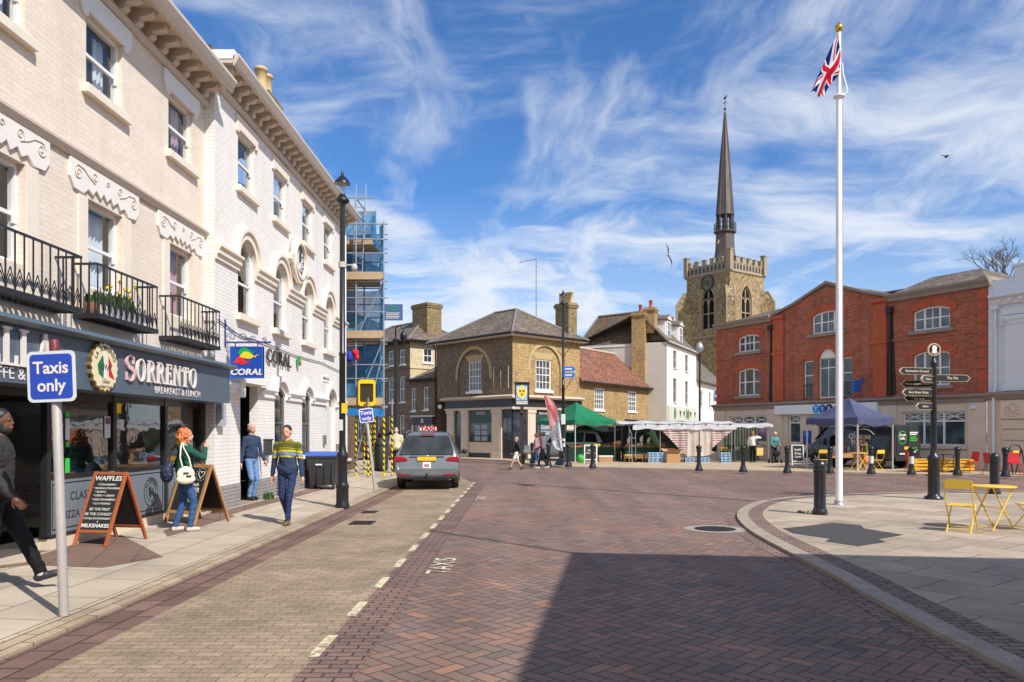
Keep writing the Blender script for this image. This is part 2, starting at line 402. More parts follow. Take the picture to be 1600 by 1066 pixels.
# ------------------------------------------------------------------ ground materials
def paving(name,c1,c2,joint,bw,bh,ms=.006,rot=0.,offset=.5,var=.3,bump=.5,rough=.85,blot=.3,grit=80.):
    t=NT(name); co=t.co(); v=t.n('ShaderNodeMapping',{0:co,2:(0,0,rot)}).outputs[0]
    b=t.n('ShaderNodeTexBrick',{'Vector':v,'Color1':(*c1,1),'Color2':(*c2,1),'Mortar':(*joint,1),'Scale':1.,'Mortar Size':ms,'Mortar Smooth':.25,'Bias':0.,'Brick Width':bw,'Row Height':bh},offset=offset)
    col=b.outputs[0]
    n=t.noise(co,.9,5,.65); k=t.rng(n,.3,.72,1+blot*.4,1-blot); col=t.mix(1.,col,t.comb(k,k,k),'MULTIPLY')
    n2=t.noise(co,grit,3,.75); k=t.rng(n2,.3,.7,1-var,1+var); col=t.mix(1.,col,t.comb(k,k,k),'MULTIPLY')
    # gum spots and stains
    vo=t.n('ShaderNodeTexVoronoi',{'Vector':co,'Scale':2.6}).outputs[0]
    col=t.mix(t.rng(vo,.035,.06,.45,0),col,(.05,.045,.04))
    n4=t.noise(co,3.1,5,.7); col=t.mix(t.rng(n4,.6,.75,0,.25),col,(joint[0]*.6,joint[1]*.6,joint[2]*.6))
    h=t.ma('SUBTRACT',t.ma('MULTIPLY',n2,.5),b.outputs[1])
    return t.bsdf(col,rough,0,.35,h,.006,bump)
def herringbone(name):
    t=NT(name); co=t.co()
    v=t.n('ShaderNodeMapping',{0:co,2:(0,0,R(45)),3:(7.9,7.9,1)}).outputs[0]
    # slight waviness so that the courses are not ruler-straight
    wob=t.n('ShaderNodeTexNoise',{'Vector':co,'Scale':1.1,'Detail':2.}).outputs[1]
    v=t.n('ShaderNodeVectorMath',{0:v,1:t.n('ShaderNodeVectorMath',{0:wob,1:(.35,.35,0)},operation='MULTIPLY').outputs[0]},operation='ADD').outputs[0]
    x,y,_=t.sep(v)[:3]; i=t.ma('FLOOR',x); j=t.ma('FLOOR',y); u=t.ma('SUBTRACT',x,i); w=t.ma('SUBTRACT',y,j)
    k=t.ma('FLOORED_MODULO',t.ma('SUBTRACT',i,j),4.); isv=t.ma('GREATER_THAN',k,1.5)
    k3=t.ma('SUBTRACT',3.,k)
    def sel(a,b): # isv ? b : a
        return t.ma('ADD',a,t.ma('MULTIPLY',isv,t.ma('SUBTRACT',b,a)))
    al=sel(t.ma('ADD',u,k),t.ma('ADD',w,k3)); ac=sel(w,u)
    idx=sel(t.ma('SUBTRACT',i,k),i); idy=sel(j,t.ma('SUBTRACT',j,k3))
    e=t.ma('MINIMUM',t.ma('MINIMUM',al,t.ma('SUBTRACT',2.,al)),t.ma('MINIMUM',ac,t.ma('SUBTRACT',1.,ac)))
    wn=t.n('ShaderNodeTexWhiteNoise',{'Vector':t.comb(idx,idy)},noise_dimensions='2D')
    col=t.ramp(wn.outputs[0],[(0,hexc(118,101,95)),(.2,hexc(132,110,101)),(.45,hexc(140,113,101)),(.62,hexc(124,107,100)),(.8,hexc(152,117,102)),(.93,hexc(106,95,91)),(1.,hexc(164,124,104))])
    n=t.noise(co,.5,4,.6); kk=t.rng(n,.3,.7,1.14,.84); col=t.mix(1.,col,t.comb(kk,kk,kk),'MULTIPLY')
    ng=t.noise(co,.27,3,.6); col=t.mix(t.rng(ng,.5,.7,0,.2),col,hexc(112,98,92))
    nr=t.noise(co,.42,2,.6); col=t.mix(t.rng(nr,.56,.7,0,.3),col,hexc(170,108,88))
    n2=t.noise(co,90.,3,.75); kk=t.rng(n2,.3,.7,.8,1.2); col=t.mix(1.,col,t.comb(kk,kk,kk),'MULTIPLY')
    tr_=t.n('ShaderNodeTexNoise',{'Vector':t.n('ShaderNodeVectorMath',{0:co,1:(1.3,.07,1)},operation='MULTIPLY').outputs[0],'Scale':1.,'Detail':4.}).outputs[0]; kk=t.rng(tr_,.35,.68,1.12,.8); col=t.mix(1.,col,t.comb(kk,kk,kk),'MULTIPLY')
    jm=t.rng(e,.03,.085,1,0); col=t.mix(t.ma('MULTIPLY',jm,.85),col,hexc(64,54,50))
    st=t.noise(co,2.3,5,.7); col=t.mix(t.rng(st,.62,.75,0,.3),col,hexc(70,58,55))
    vo=t.n('ShaderNodeTexVoronoi',{'Vector':co,'Scale':1.9}).outputs[0]; col=t.mix(t.rng(vo,.025,.04,.55,0),col,hexc(170,160,150))
    col=t.mix(1.,col,(1.0,.975,.915,1),'MULTIPLY')
    h=t.ma('ADD',t.ma('MULTIPLY',n2,.35),t.ma('ADD',t.rng(e,.0,.1,0,1),t.ma('MULTIPLY',wn.outputs[0],.35)))
    return t.bsdf(col,.75,0,.4,h,.006,.6)
M_herr=herringbone('herringbone_brick_paving')
M_tan=paving('tan_block_paving',hexc(168,147,122),hexc(148,128,105),hexc(112,95,79),.2,.1,.005,rot=0,var=.42,blot=.34)
M_slab=paving('concrete_slabs',hexc(198,182,160),hexc(180,164,143),hexc(104,96,88),.9,.6,.008,rot=R(90),var=.2,blot=.22,grit=110)
M_slab2=paving('plaza_slabs',hexc(190,171,148),hexc(166,149,128),hexc(104,94,84),.95,.75,.009,rot=R(52),var=.26,blot=.32,grit=110)
M_mkt=paving('market_paving',hexc(200,178,146),hexc(182,160,130),hexc(120,104,86),.4,.2,.008,rot=R(20),var=.2,blot=.25)
M_brown=paving('brown_channel_bricks',hexc(136,106,94),hexc(118,92,82),hexc(80,64,56),.44,.24,.014,rot=R(90),var=.3,blot=.35)
M_kerbt=paving('tan_kerb_blocks',hexc(182,162,136),hexc(166,146,120),hexc(96,82,68),.45,.125,.008,rot=R(90),var=.25)
M_bord=paving('red_border_bricks',hexc(140,112,100),hexc(122,98,90),hexc(74,60,54),.2,.1,.01,rot=0,var=.3)
M_bord2=paving('brown_border_bricks',hexc(150,124,110),hexc(130,106,96),hexc(74,62,56),.2,.1,.01,rot=0,var=.3)
M_granite=P('pale_granite_kerb',hexc(160,146,129),.85,var=.4,scale=4,bump=.5,bscale=120)
M_asph=P('dark_asphalt',(.06,.055,.052),.95,var=.3,scale=6,bump=.8,bscale=160)
M_iron=P('cast_iron',(.05,.047,.045),.6,.6,var=.3,scale=20)
def wornpaint(name,col,under):
    t=NT(name); co=t.co(); n=t.noise(co,28.,5,.75); n2=t.noise(co,5.,4,.7)
    f=t.rng(t.ma('ADD',n,t.ma('MULTIPLY',n2,.6)),.72,.92,1,0); c=t.mix(f,under,col)
    return t.bsdf(c,.8)
M_mark=wornpaint('worn_cream_marking',hexc(222,214,176),hexc(150,120,100))
M_mark2=wornpaint('worn_white_marking',hexc(232,222,200),hexc(150,124,108))
def sheet(name,pts,mat,z=None):
    mb=MB(); mb.poly([(p[0],p[1],z if z is not None else p[2]) for p in pts]); return tag(mb.build(name,mat),kind='structure')
def slabsheet(name,pts,mat,z,skirt,ms=None):
    mb=MB(); n=len(pts); mb.poly([(x,y,z) for x,y in pts],0)
    for i in range(n):
        a,b=pts[i],pts[(i+1)%n]; mb.poly([(a[0],a[1],skirt),(b[0],b[1],skirt),(b[0],b[1],z),(a[0],a[1],z)],1 if ms else 0)
    return tag(mb.build(name,[mat,ms] if ms else mat),kind='structure')
sheet('ground',[(-600,-300),(600,-300),(600,900),(-600,900)],M_asph,-.012)
sheet('road',[(-9,-8),(34,-8),(34,60),(-22,74),(-12,60)],M_herr,0.)
BAYX0,BAYX1=-3.4,-1.58
sheet('taxi_bay',[(BAYX0,-8),(BAYX1,-8),(BAYX1,25.),(-2.4,29),(BAYX0,30)],M_tan,.004)
sheet('brick_border',[(BAYX1,-8),(-1.17,-8),(-1.17,25),(BAYX1,25)],M_bord,.004)
sheet('drain_channel',[(-3.9,-8),(BAYX0,-8),(BAYX0,30),(-3.9,34)],M_brown,.004)
def zpave(X): return .03+max(0,min(1,(-3.9-X)/2.4))*.09
mb=MB()
mb.poly([(-4.15,-8,zpave(-4.15)),(-4.15,42,zpave(-4.15)),(-6.3,42,.12),(-6.3,-8,.12)]); mb.poly([(-6.3,-8,.12),(-6.3,42,.12),(-9,42,.12),(-9,-8,.12)])
tag(mb.build('pavement',M_slab),kind='structure')
mb=MB(); mb.poly([(-3.9,-8,.03),(-3.9,42,.03),(-4.15,42,zpave(-4.15)+.001),(-4.15,-8,zpave(-4.15)+.001)]); mb.poly([(-3.9,-8,-.01),(-3.9,42,-.01),(-3.9,42,.03),(-3.9,-8,.03)])
tag(mb.build('kerb',M_kerbt),kind='structure')
# reddish repair patches on the slabs
M_patch=paving('brown_repair_slab',hexc(140,112,98),hexc(126,100,88),hexc(90,70,60),.6,.45,.006,rot=R(70),var=.3,blot=.35)
for pts in ([(58,862),(190,838),(255,866),(160,884),(40,884)],[(0,850),(60,852),(44,884),(0,890)],[(255,830),(340,798),(368,806),(262,838)],[(345,800),(500,760),(508,764),(352,806)]):
    sheet('paving_patch',[ (lambda g:(g[0],g[1],zpave(g[0])+.004))(G(a,b,.1)) for a,b in pts],M_patch)
# plaza on the right with its curved kerb
def curve(pts,n=5):
    out=[]; P4=[Vector((*p,0)) for p in pts]
    for i in range(len(P4)-1):
        a,b,c,d=P4[max(0,i-1)],P4[i],P4[i+1],P4[min(len(P4)-1,i+2)]
        for k in range(n):
            t_=k/n; q=.5*((2*b)+(c-a)*t_+(2*a-5*b+4*c-d)*t_**2+(3*b-a-3*c+d)*t_**3); out.append((q.x,q.y))
    out.append((P4[-1].x,P4[-1].y)); return out
edge=curve([(3.2,-8),(3.4,0),(3.45,5.35),(3.52,7.4),(3.64,8.9),(3.72,10.7),(3.82,12.4),(4.02,13.9),(4.36,15.4),(4.95,16.9),(5.9,18.5),(7.5,19.8),(10.5,20.9),(15,21.4),(24,21.6),(40,21.6)])
def offset(c,d):
    out=[]
    for i,p in enumerate(c):
        a=c[max(0,i-1)]; b=c[min(len(c)-1,i+1)]; dx,dy=b[0]-a[0],b[1]-a[1]; l=math.hypot(dx,dy); out.append((p[0]+dy/l*d,p[1]-dx/l*d))
    return out
def band(name,c0,c1,z,mat):
    mb=MB()
    for i in range(len(c0)-1): mb.poly([(*c0[i],z),(*c0[i+1],z),(*c1[i+1],z),(*c1[i],z)])
    return tag(mb.build(name,mat),kind='structure')
band('brick_border',offset(edge,-.22),edge,.004,M_bord2)
PZ=.05
e1,e2,e3=offset(edge,.22),offset(edge,.5),None
mb=MB()
for i in range(len(edge)-1):
    mb.poly([(*edge[i],-.01),(*edge[i+1],-.01),(*edge[i+1],PZ),(*edge[i],PZ)]); mb.poly([(*edge[i],PZ),(*edge[i+1],PZ),(*e1[i+1],PZ+.004),(*e1[i],PZ+.004)])
tag(mb.build('kerb',M_granite),kind='structure')
band('brick_border',e1,e2,PZ+.002,M_bord2)
sheet('plaza',[(x,y) for x,y in e2]+[(40,-8)],M_slab2,PZ)
# asphalt patch in the plaza slabs (stepped outline)
pp=[(1222,826),(1262,822),(1300,817),(1345,821),(1350,826),(1412,836),(1372,843),(1385,847),(1340,854),(1290,846),(1297,842),(1240,834)]
sheet('paving_patch',[G(a,b,PZ) for a,b in pp],M_asph,PZ+.004)
# market pavement
mk=[(-14,60),(-8.6,52.6),(-6.6,49.6),(-.9,43.6),(.6,38.2),(1.9,35.9),(18.5,28.1),(30,22.6),(60,22.6),(60,95),(-14,95)]
slabsheet('market_pavement',mk,M_mkt,.06,-.01,M_granite)
mb=MB()
for a,b in (((.6,38.2),(1.9,35.9)),((1.9,35.9),(18.5,28.1)),((18.5,28.1),(30,22.6))):
    d=Vector((b[0]-a[0],b[1]-a[1])).normalized(); n_=Vector((-d.y,d.x))*.16
    mb.poly([(*a,.064),(*b,.064),(b[0]+n_.x,b[1]+n_.y,.064),(a[0]+n_.x,a[1]+n_.y,.064)])
tag(mb.build('kerb',M_granite),kind='structure')
# painted marks
mb=MB(); y=4.5
while y<25:
    l=.62 if y<12 else .7
    mb.poly([(-1.63,y,.009),(-1.54,y,.009),(-1.54,y+l,.009),(-1.63,y+l,.009)]); y+=1.27
tag(mb.build('taxi_bay_marking',M_mark),kind='structure')
for (x0,y0,s) in ((-1.0,9.7,.40),(-1.02,19.4,.34)):
    o=text('road_lettering','TAXIS',s,M_mark2,None,(x0,y0,.010),(0,0,PI/2),.0,sx=1.05,bold=.004); tag(o,kind='structure')
# manhole and drains
def manhole(loc,r,label,conc=True):
    t_=thing('manhole_cover',label,'manhole cover',loc)
    m=MB(); m.lathe([(r,0),(r,.006),(r*.93,.009)],n=28)
    for i in range(-4,5):
        for j in range(-4,5):
            if math.hypot(i,j)<4.4: m.box(i*r*.19-r*.07,i*r*.19+r*.07,j*r*.19-r*.07,j*r*.19+r*.07,.009,.014)
    m.build('cover_plate',M_iron,t_)
    if conc:
        m=MB(); n=28
        for k in range(n):
            a,b=2*PI*k/n,2*PI*(k+1)/n; rr=r*1.5
            m.poly([(r*math.cos(a),r*math.sin(a),.003),(rr*math.cos(a),rr*math.sin(a),.003),(rr*math.cos(b),rr*math.sin(b),.003),(r*math.cos(b),r*math.sin(b),.003)])
        m.build('concrete_collar',M_granite,t_)
    return t_
g=G(1117,827); manhole((g[0],g[1],.003),.36,'round iron manhole cover with pale concrete collar set in brick road')
def drain(loc,w,l,label,rz=0):
    t_=thing('drain_grate',label,'drain',loc,rz); m=MB()
    m.box(-w/2,w/2,-l/2,-l/2+.03,0,.012); m.box(-w/2,w/2,l/2-.03,l/2,0,.012); m.box(-w/2,-w/2+.03,-l/2+.03,l/2-.03,0,.012); m.box(w/2-.03,w/2,-l/2+.03,l/2-.03,0,.012); m.build('frame',M_iron,t_)
    m=MB()
    for k in range(7): yy=-l/2+.05+(l-.1)*k/6; m.box(-w/2+.03,w/2-.03,yy-.013,yy+.013,0,.009)
    m.box(-w/2+.03,w/2-.03,-l/2+.03,l/2-.03,-.004,.001); m.build('bars',M_iron,t_)
g=G(566,818); drain((g[0],g[1],.008),.42,.5,'square iron drain grate in the tan taxi bay paving')
g=G(585,801); drain((g[0]-.1,g[1],.008),.3,.4,'small iron gully grate by the brown gutter near the lamp post')
# ------------------------------------------------------------------ left terrace
M_cream=brick('cream_painted_brick',hexc(240,224,206),hexc(236,219,200),hexc(222,204,186),ms=.004,bump=.32,stain=.12,rough=.75,spread=.03,soot=.1)
M_white=brick('white_painted_brick',hexc(246,240,232),hexc(241,234,226),hexc(206,197,187),ms=.005,bump=.36,stain=.1,rough=.75,spread=.02,soot=.08)
M_dado=brick('grey_painted_brick',hexc(168,162,158),hexc(158,152,148),hexc(110,104,100),ms=.006,bump=.7,stain=.15)
M_ybrick=brick('yellow_gault_brick',hexc(170,148,108),hexc(140,118,84),hexc(96,84,66),bump=.6,spread=.25)
M_trim=P('cream_stucco_trim',hexc(236,222,204),.7,var=.07,scale=6)
M_soffit=P('cornice_stucco',hexc(205,188,170),.75,var=.12,scale=6)
M_wtrim=P('white_paint_trim',hexc(240,236,230),.6,var=.06,scale=5)
M_sash=P('white_sash_paint',hexc(238,234,228),.45,var=.05,scale=8)
M_sashg=P('grey_beige_sash',hexc(188,178,166),.5,var=.08)
M_glass=glass_mat('window_glass')
M_shopglass=glass_mat('shop_glass',(.62,.66,.68),3.4)
M_int=P('interior_plaster',(.30,.27,.24),.9,var=.1)
M_cwhite=P('net_curtain',(.72,.72,.74),.9,var=.1,scale=8)
M_cpink=P('pink_curtain',(.55,.30,.33),.9,var=.15,scale=8)
M_slate=brick('grey_slate_roof',hexc(112,104,98),hexc(96,90,86),hexc(60,56,54),bw=.3,bh=.13,ms=.008,bump=.6,stain=.35,spread=.2)
M_black=P('black_iron_paint',(.018,.018,.02),.4,var=.2,scale=10)
M_gut=P('gutter_paint',hexc(206,192,176),.5,var=.1)
M_navy=P('slate_blue_board',hexc(86,100,114),.38,.0,.5,var=.16,scale=2.2)
M_navy2=P('slate_blue_moulding',hexc(88,102,114),.35,var=.1)
M_letw=P('off_white_letter',hexc(235,224,216),.4,var=.05)
M_pink=P('pink_letter',hexc(226,190,190),.4,var=.05)
M_pot=P('buff_chimney_pot',hexc(205,178,130),.8,var=.15)

def corbel_mesh(name,p,h,mat):
    mb=MB(); prof=[(0,0),(0,h),(-p,h),(-p,h*.80),(-p*.93,h*.62),(-p*.72,h*.52),(-p*.5,h*.5),(-p*.44,h*.38),(-p*.46,h*.22),(-p*.36,h*.06),(-p*.2,0)]
    n=len(prof); w=.075
    vs=[(-w,d,z) for d,z in prof]+[(w,d,z) for d,z in prof]
    mb.add(vs,[list(range(n-1,-1,-1)),list(range(n,2*n))]+[(i,(i+1)%n,(i+1)%n+n,i+n) for i in range(n)])
    return mb.mesh(name,mat)
def roof_slab(mb,pts,th=.08,m=0):
    vs=[Vector(p) for p in pts]; nrm=(vs[1]-vs[0]).cross(vs[2]-vs[0]).normalized()
    if nrm.z<0: nrm=-nrm
    lo_=[p-nrm*th for p in vs]; n=len(vs)
    mb.add(vs+lo_,[list(range(n)),list(range(2*n-1,n-1,-1))]+[(i,(i+1)%n,(i+1)%n+n,i+n) for i in range(n)],m)

def left_house(name,label,x,y0,L,top,ops,wm,proj,gz):
    b=thing(name,label,'building',(x,y0,0),PI/2); fr=Fr()
    return b,fr
fr=Fr()
# ======================= cream house with the restaurant
CY0=3.0; CL=12.1
cr=thing('cream_building','three storey cream painted brick building with restaurant shopfront below iron balconies','building',(-6.3,CY0,0),PI/2)
cu_=[3.9,6.62-.05,9.15,11.5,14.06]
ops2=[op(c-CY0-.5,c-CY0+.5,6.72,7.8) for c in cu_]
ops1=[op(c-CY0-.5,c-CY0+.5,3.82,5.1) for c in cu_]
mb=MB(); wall_open(mb,fr,0,CL,2.95,8.5,ops2+ops1,.17)
mb.poly([(0,0,2.95),(0,7,2.95),(0,7,8.5),(0,0,8.5)]); mb.poly([(CL,0,2.95),(CL,7,2.95),(CL,7,8.5),(CL,0,8.5)]); mb.poly([(0,7,0),(CL,7,0),(CL,7,8.5),(0,7,8.5)])
mb.box(0,.3,0,7,0,2.95)
mb.build('wall',M_cream,cr)
mb=MB(); mb.box(.02,CL-.02,.05,6.95,2.95,3.05); mb.box(.02,CL-.02,.18,6.95,5.9,6.0); mb.box(.02,CL-.02,2.6,2.7,3.06,8.4)
mb.build('interior',M_int,cr)
cw=[((0,.4),(.62,1.)),((.0,.42),(.55,1.)),((0,.95),),((0,.96),),((0,.96),)]
for k,o in enumerate(ops2): window(cr,fr,o,.07,M_sash,M_glass,rows=(.5,),fw=.055,horn=True,curtain=((M_cpink if k==4 else M_cwhite),((0,.3),(.7,1.)) if k!=3 else ((.62,1.),)),sill=(.12,.1,.13,M_trim))
for k,o in enumerate(ops1): window(cr,fr,o,.1,M_sash,M_glass,rows=(.5,),fw=.055,horn=True,curtain=(M_cpink if k==4 else M_cwhite,cw[k]))
for o in ops2:
    xm=(o['x0']+o['x1'])/2; m=MB()
    fr.prism(m,[(xm-.72,8.12),(xm-.72,7.9),(xm-.6,7.72),(xm-.5,7.72),(xm-.5,7.8),(xm+.5,7.8),(xm+.5,7.72),(xm+.6,7.72),(xm+.72,7.9),(xm+.72,8.12)],-.05,0)
    m.build('window_lintel',M_wtrim,cr,bevel=.01)
def spiral(mb,cx,cz,r,turn,sgn,d,a0=0,rad=.011):
    pts=[]
    for i in range(26):
        f=i/25; a=a0+sgn*turn*2*PI*f; rr=r*(1-.85*f); pts.append((cx+rr*math.cos(a),d,cz+rr*math.sin(a)))
    mb.tube(pts,rad,6,0)
for o in ops1:
    xm=(o['x0']+o['x1'])/2; m=MB(); Wd=.95
    bot=[(xm+Wd,5.28),(xm+Wd-.1,5.14),(xm+.62,5.12),(xm+.5,5.22),(xm+.38,5.16),(xm+.3,5.26),(xm+.17,5.17),(xm+.1,5.27),(xm,5.18),(xm-.1,5.27),(xm-.17,5.17),(xm-.3,5.26),(xm-.38,5.16),(xm-.5,5.22),(xm-.62,5.12),(xm-Wd+.1,5.14),(xm-Wd,5.28)]
    fr.prism(m,[(xm-Wd,5.56),(xm+Wd,5.56)]+bot,-.04,0)
    w=m.build('carved_lintel',P('lintel_paint',hexc(238,230,221),.7,var=.08),cr,bevel=.006)
    for s in (-1,1):
        m=MB(); spiral(m,xm+s*.76,5.38,.105,1.6,-s,-.042,PI/2); spiral(m,xm+s*.34,5.43,.085,1.5,s,-.042,-PI/2)
        m.tube([(xm+s*.76,-.042,5.485),(xm+s*.62,-.042,5.47),(xm+s*.5,-.042,5.4),(xm+s*.34,-.042,5.345)],.011,6); m.build('scroll_carving',M_soffit,w)
    m=MB(); spiral(m,xm,5.44,.05,1.2,1,-.042); m.build('scroll_carving',M_soffit,w)
    m=MB()
    for s in (-1,1): m=MB(); fr.box(m,xm+s*.5,xm+s*.72,-.03,0,3.4,5.1); m.build('window_surround',M_trim,cr)
m=MB(); fr.sweep(m,[(0,5.56),(0,5.68),(-.1,5.68),(-.1,5.64),(-.05,5.56)],0,CL); m.build('string_course',M_soffit,cr)
# main cornice
m=MB(); fr.sweep(m,[(0,8.14),(0,8.24),(-.1,8.24),(-.1,8.2),(-.05,8.14)],0,CL); m.build('string_course',M_soffit,cr)
m=MB(); fr.sweep(m,[(.1,8.5),(.1,8.56),(-.52,8.56),(-.52,8.5)],0,CL-.02); m.build('soffit',M_soffit,cr)
m=MB(); fr.sweep(m,[(-.52,8.44),(-.52,8.62),(-.6,8.66),(-.66,8.66),(-.66,8.6),(-.6,8.5),(-.56,8.44)],0,CL-.03); m.build('gutter',M_gut,cr)
cme=corbel_mesh('corbel',.4,.26,M_soffit)
for k in range(28):
    o=bpy.data.objects.new('cornice_bracket',cme); COL.objects.link(o); o.parent=cr; o.location=(.22+k*.43,-.001,8.24)
m=MB(); roof_slab(m,[(0,-.5,8.62),(CL-.05,-.5,8.62),(CL-.05,3.5,10.6),(0,3.5,10.6)]); roof_slab(m,[(0,7.2,8.7),(CL-.05,7.2,8.7),(CL-.05,3.5,10.6),(0,3.5,10.6)]); m.build('roof',M_slate,cr)
# balconies
def balcony(u0,u1):
    m=MB(); z=3.36; P_=.37
    m.box(u0,u1,-P_,-P_+.03,z-.05,z+.02); m.box(u0,u0+.03,-P_+.03,0,z-.05,z+.02); m.box(u1-.03,u1,-P_+.03,0,z-.05,z+.02); m.box(u0+.03,u1-.03,-.05,-.001,z-.05,z+.02)
    n=int((u1-u0)/.11)
    for k in range(1,n): m.box(u0+k*(u1-u0)/n-.024,u0+k*(u1-u0)/n+.024,-P_+.03,-.05,z-.02,z)
    b=m.build('balcony',M_black,cr)
    m=MB(); zt=4.07; d=-P_+.02
    m.box(u0,u1,d-.012,d+.012,zt-.016,zt+.016)
    for u in (u0+.012,u1-.012): m.box(u-.012,u+.012,d+.012,0,zt-.016,zt+.016)
    nb=max(6,round((u1-u0)/.165)); st=(u1-u0-.024)/nb
    for k in range(nb+1):
        u=u0+.012+k*st; m.box(u-.0075,u+.0075,d-.0075,d+.0075,z+.02,zt-.016)
    for u in (u0+.012,u1-.012):
        for dd in (-.11,-.23): m.box(u-.009,u+.009,dd-.009,dd+.009,z+.02,zt-.016)
    for k in range(nb):
        a=u0+.012+k*st; c=a+st/2; e=a+st
        for zz,hh in ((z+.03,.17),(z+.09,.19)):
            m.beam((a,d,zz),(c,d,zz+hh),.009); m.beam((c,d,zz+hh),(e,d,zz),.009)
        pass
    m.build('railing',M_black,b)
for a,b in ((4.2,6.1-.3),(8.25,10.28),(10.66,12.42),(13.2,14.98)): balcony(a-CY0,b-CY0)
# shopfront under the fascia
m=MB(); m.box(.3,CL,-.5,.0,2.95,3.02); 
m.prism([(-.535,2.27),(-.535,2.93),(0,2.93),(0,2.27)],.2,CL-.08,'x'); m.build('fascia_board',M_navy,cr)
m=MB(); fr.sweep(m,[(-.48,2.932),(-.48,3.06),(-.66,3.02),(-.68,2.97),(-.6,2.93)],.16,CL-.04); m.build('fascia_moulding',M_navy2,cr)
fl=-.536
serif('letter','BELLA',.43,M_letw,cr,fr,4.72,fl-.005,2.46,big=1.15,ext=.03)
us=11.03-CY0
e=serif('letter','S',.40,M_pink,cr,fr,us,fl-.005,2.45,ext=.03); serif('letter','ORRENTO',.335,M_letw,cr,fr,e+.02,fl-.005,2.475,track=.13,ext=.03)
text('lettering','BREAKFAST & LUNCH',.155,M_letw,cr,(12.78-CY0,fl-.006,2.37),ext=.003,sx=1.12)
text('lettering','CAFFE & PIZZA',.19,M_letw,cr,(8.75-CY0,fl-.006,2.37),ext=.003,sx=1.12)
# round badge
bu=10.42-CY0; bz=2.6
M_badge=P('badge_cream',hexc(232,220,180),.45,var=.06); M_badgeb=P('badge_bronze',hexc(120,96,60),.4,var=.1)
M_green=P('badge_green',hexc(40,110,60),.5); M_red=P('badge_red',hexc(205,40,36),.5); M_dtext=P('dark_print',(.03,.03,.03),.5)
m=MB(); pts=[(bu+(.34+.016*math.cos(20*a))*math.cos(a),bz+(.34+.016*math.cos(20*a))*math.sin(a)) for a in [2*PI*k/80 for k in range(80)]]
fr.prism(m,pts,fl-.05,fl); bd=m.build('round_badge',M_badgeb,cr)
m=MB(); fr.prism(m,[(bu+(x-bu)*.93,bz+(z-bz)*.93) for x,z in pts],fl-.058,fl-.05); m.build('badge_face',M_badge,bd)
for k,ch in enumerate('LA SORRENTO'):
    a=R(152-k*12.4)
    if ch!=' ': text('badge_letter',ch,.095,M_dtext,bd,(bu+.255*math.cos(a),fl-.06,bz+.255*math.sin(a)),(PI/2,-(a-PI/2),0),.002)
m=MB()
fr.prism(m,[(bu-.19,bz+.02),(bu-.06,bz+.16),(bu-.03,bz+.02),(bu-.05,bz-.16),(bu-.16,bz-.1)],fl-.062,fl-.058,0)
fr.prism(m,[(bu-.05,bz+.2),(bu+.06,bz+.17),(bu+.08,bz-.02),(bu+.04,bz-.17),(bu-.04,bz-.15),(bu-.02,bz+.02)],fl-.0635,fl-.058,1)
fr.prism(m,[(bu+.08,bz+.15),(bu+.17,bz+.04),(bu+.14,bz-.02),(bu+.23,bz-.16),(bu+.09,bz-.12),(bu+.08,bz)],fl-.062,fl-.058,2)
for q in range(5): m.beam((bu-.13+q*.055,fl-.066,bz-.02-.02*(q%2)),(bu-.1+q*.06,fl-.066,bz+.03),.012,m=3)
m.build('badge_emblem',[M_green,M_letw,M_red,M_dtext],bd)
text('badge_letter','Classic',.07,M_badgeb,bd,(bu+.02,fl-.06,bz-.2),ext=.002,shear=.25); text('badge_letter','Italian Food',.06,M_badgeb,bd,(bu+.01,fl-.06,bz-.27),ext=.002,shear=.25)
# glazing: local depth .05
sd=.05; zb=.11; m=MB()
M_bframe=P('black_shop_frame',(.02,.02,.022),.4,var=.15); M_riser=P('grey_riser_panel',hexc(122,130,138),.42,var=.1,scale=2); M_plinth=P('cream_tile_plinth',hexc(222,206,180),.6,var=.15,scale=3)
mull=[10.2,11.86,13.57,15.02]
for a,b in ((3.4,8.8),): 
    m.box(a-CY0,b-CY0,sd,sd+.07,2.19,2.3); m.box(a-CY0,b-CY0,sd,sd+.07,1.06,1.13)
for q in (3.4,6.1,8.77): m.box(q-CY0-.04,q-CY0+.04,sd-.01,sd+.08,.3,2.3)
m.box(8.8-CY0,15.04-CY0,sd,sd+.07,2.17,2.3); m.box(10.24-CY0,15.04-CY0,sd,sd+.07,1.06,1.12)
for q in mull: m.box(q-CY0-.045,q-CY0+.045,sd-.012,sd+.09,.3,2.3)
m.box(10.2-CY0,15.06-CY0,sd-.02,sd+.05,.27,.32)
m.build('shop_frame',M_bframe,cr)
m=MB(); m.box(10.2-CY0,15.06-CY0,sd-.015,sd+.2,.0,.27); m.box(3.3-CY0,8.8-CY0,sd-.015,sd+.2,.0,.27); m.box(8.8-CY0,10.2-CY0,.9,1.0,.0,.27); m.build('plinth',M_plinth,cr)
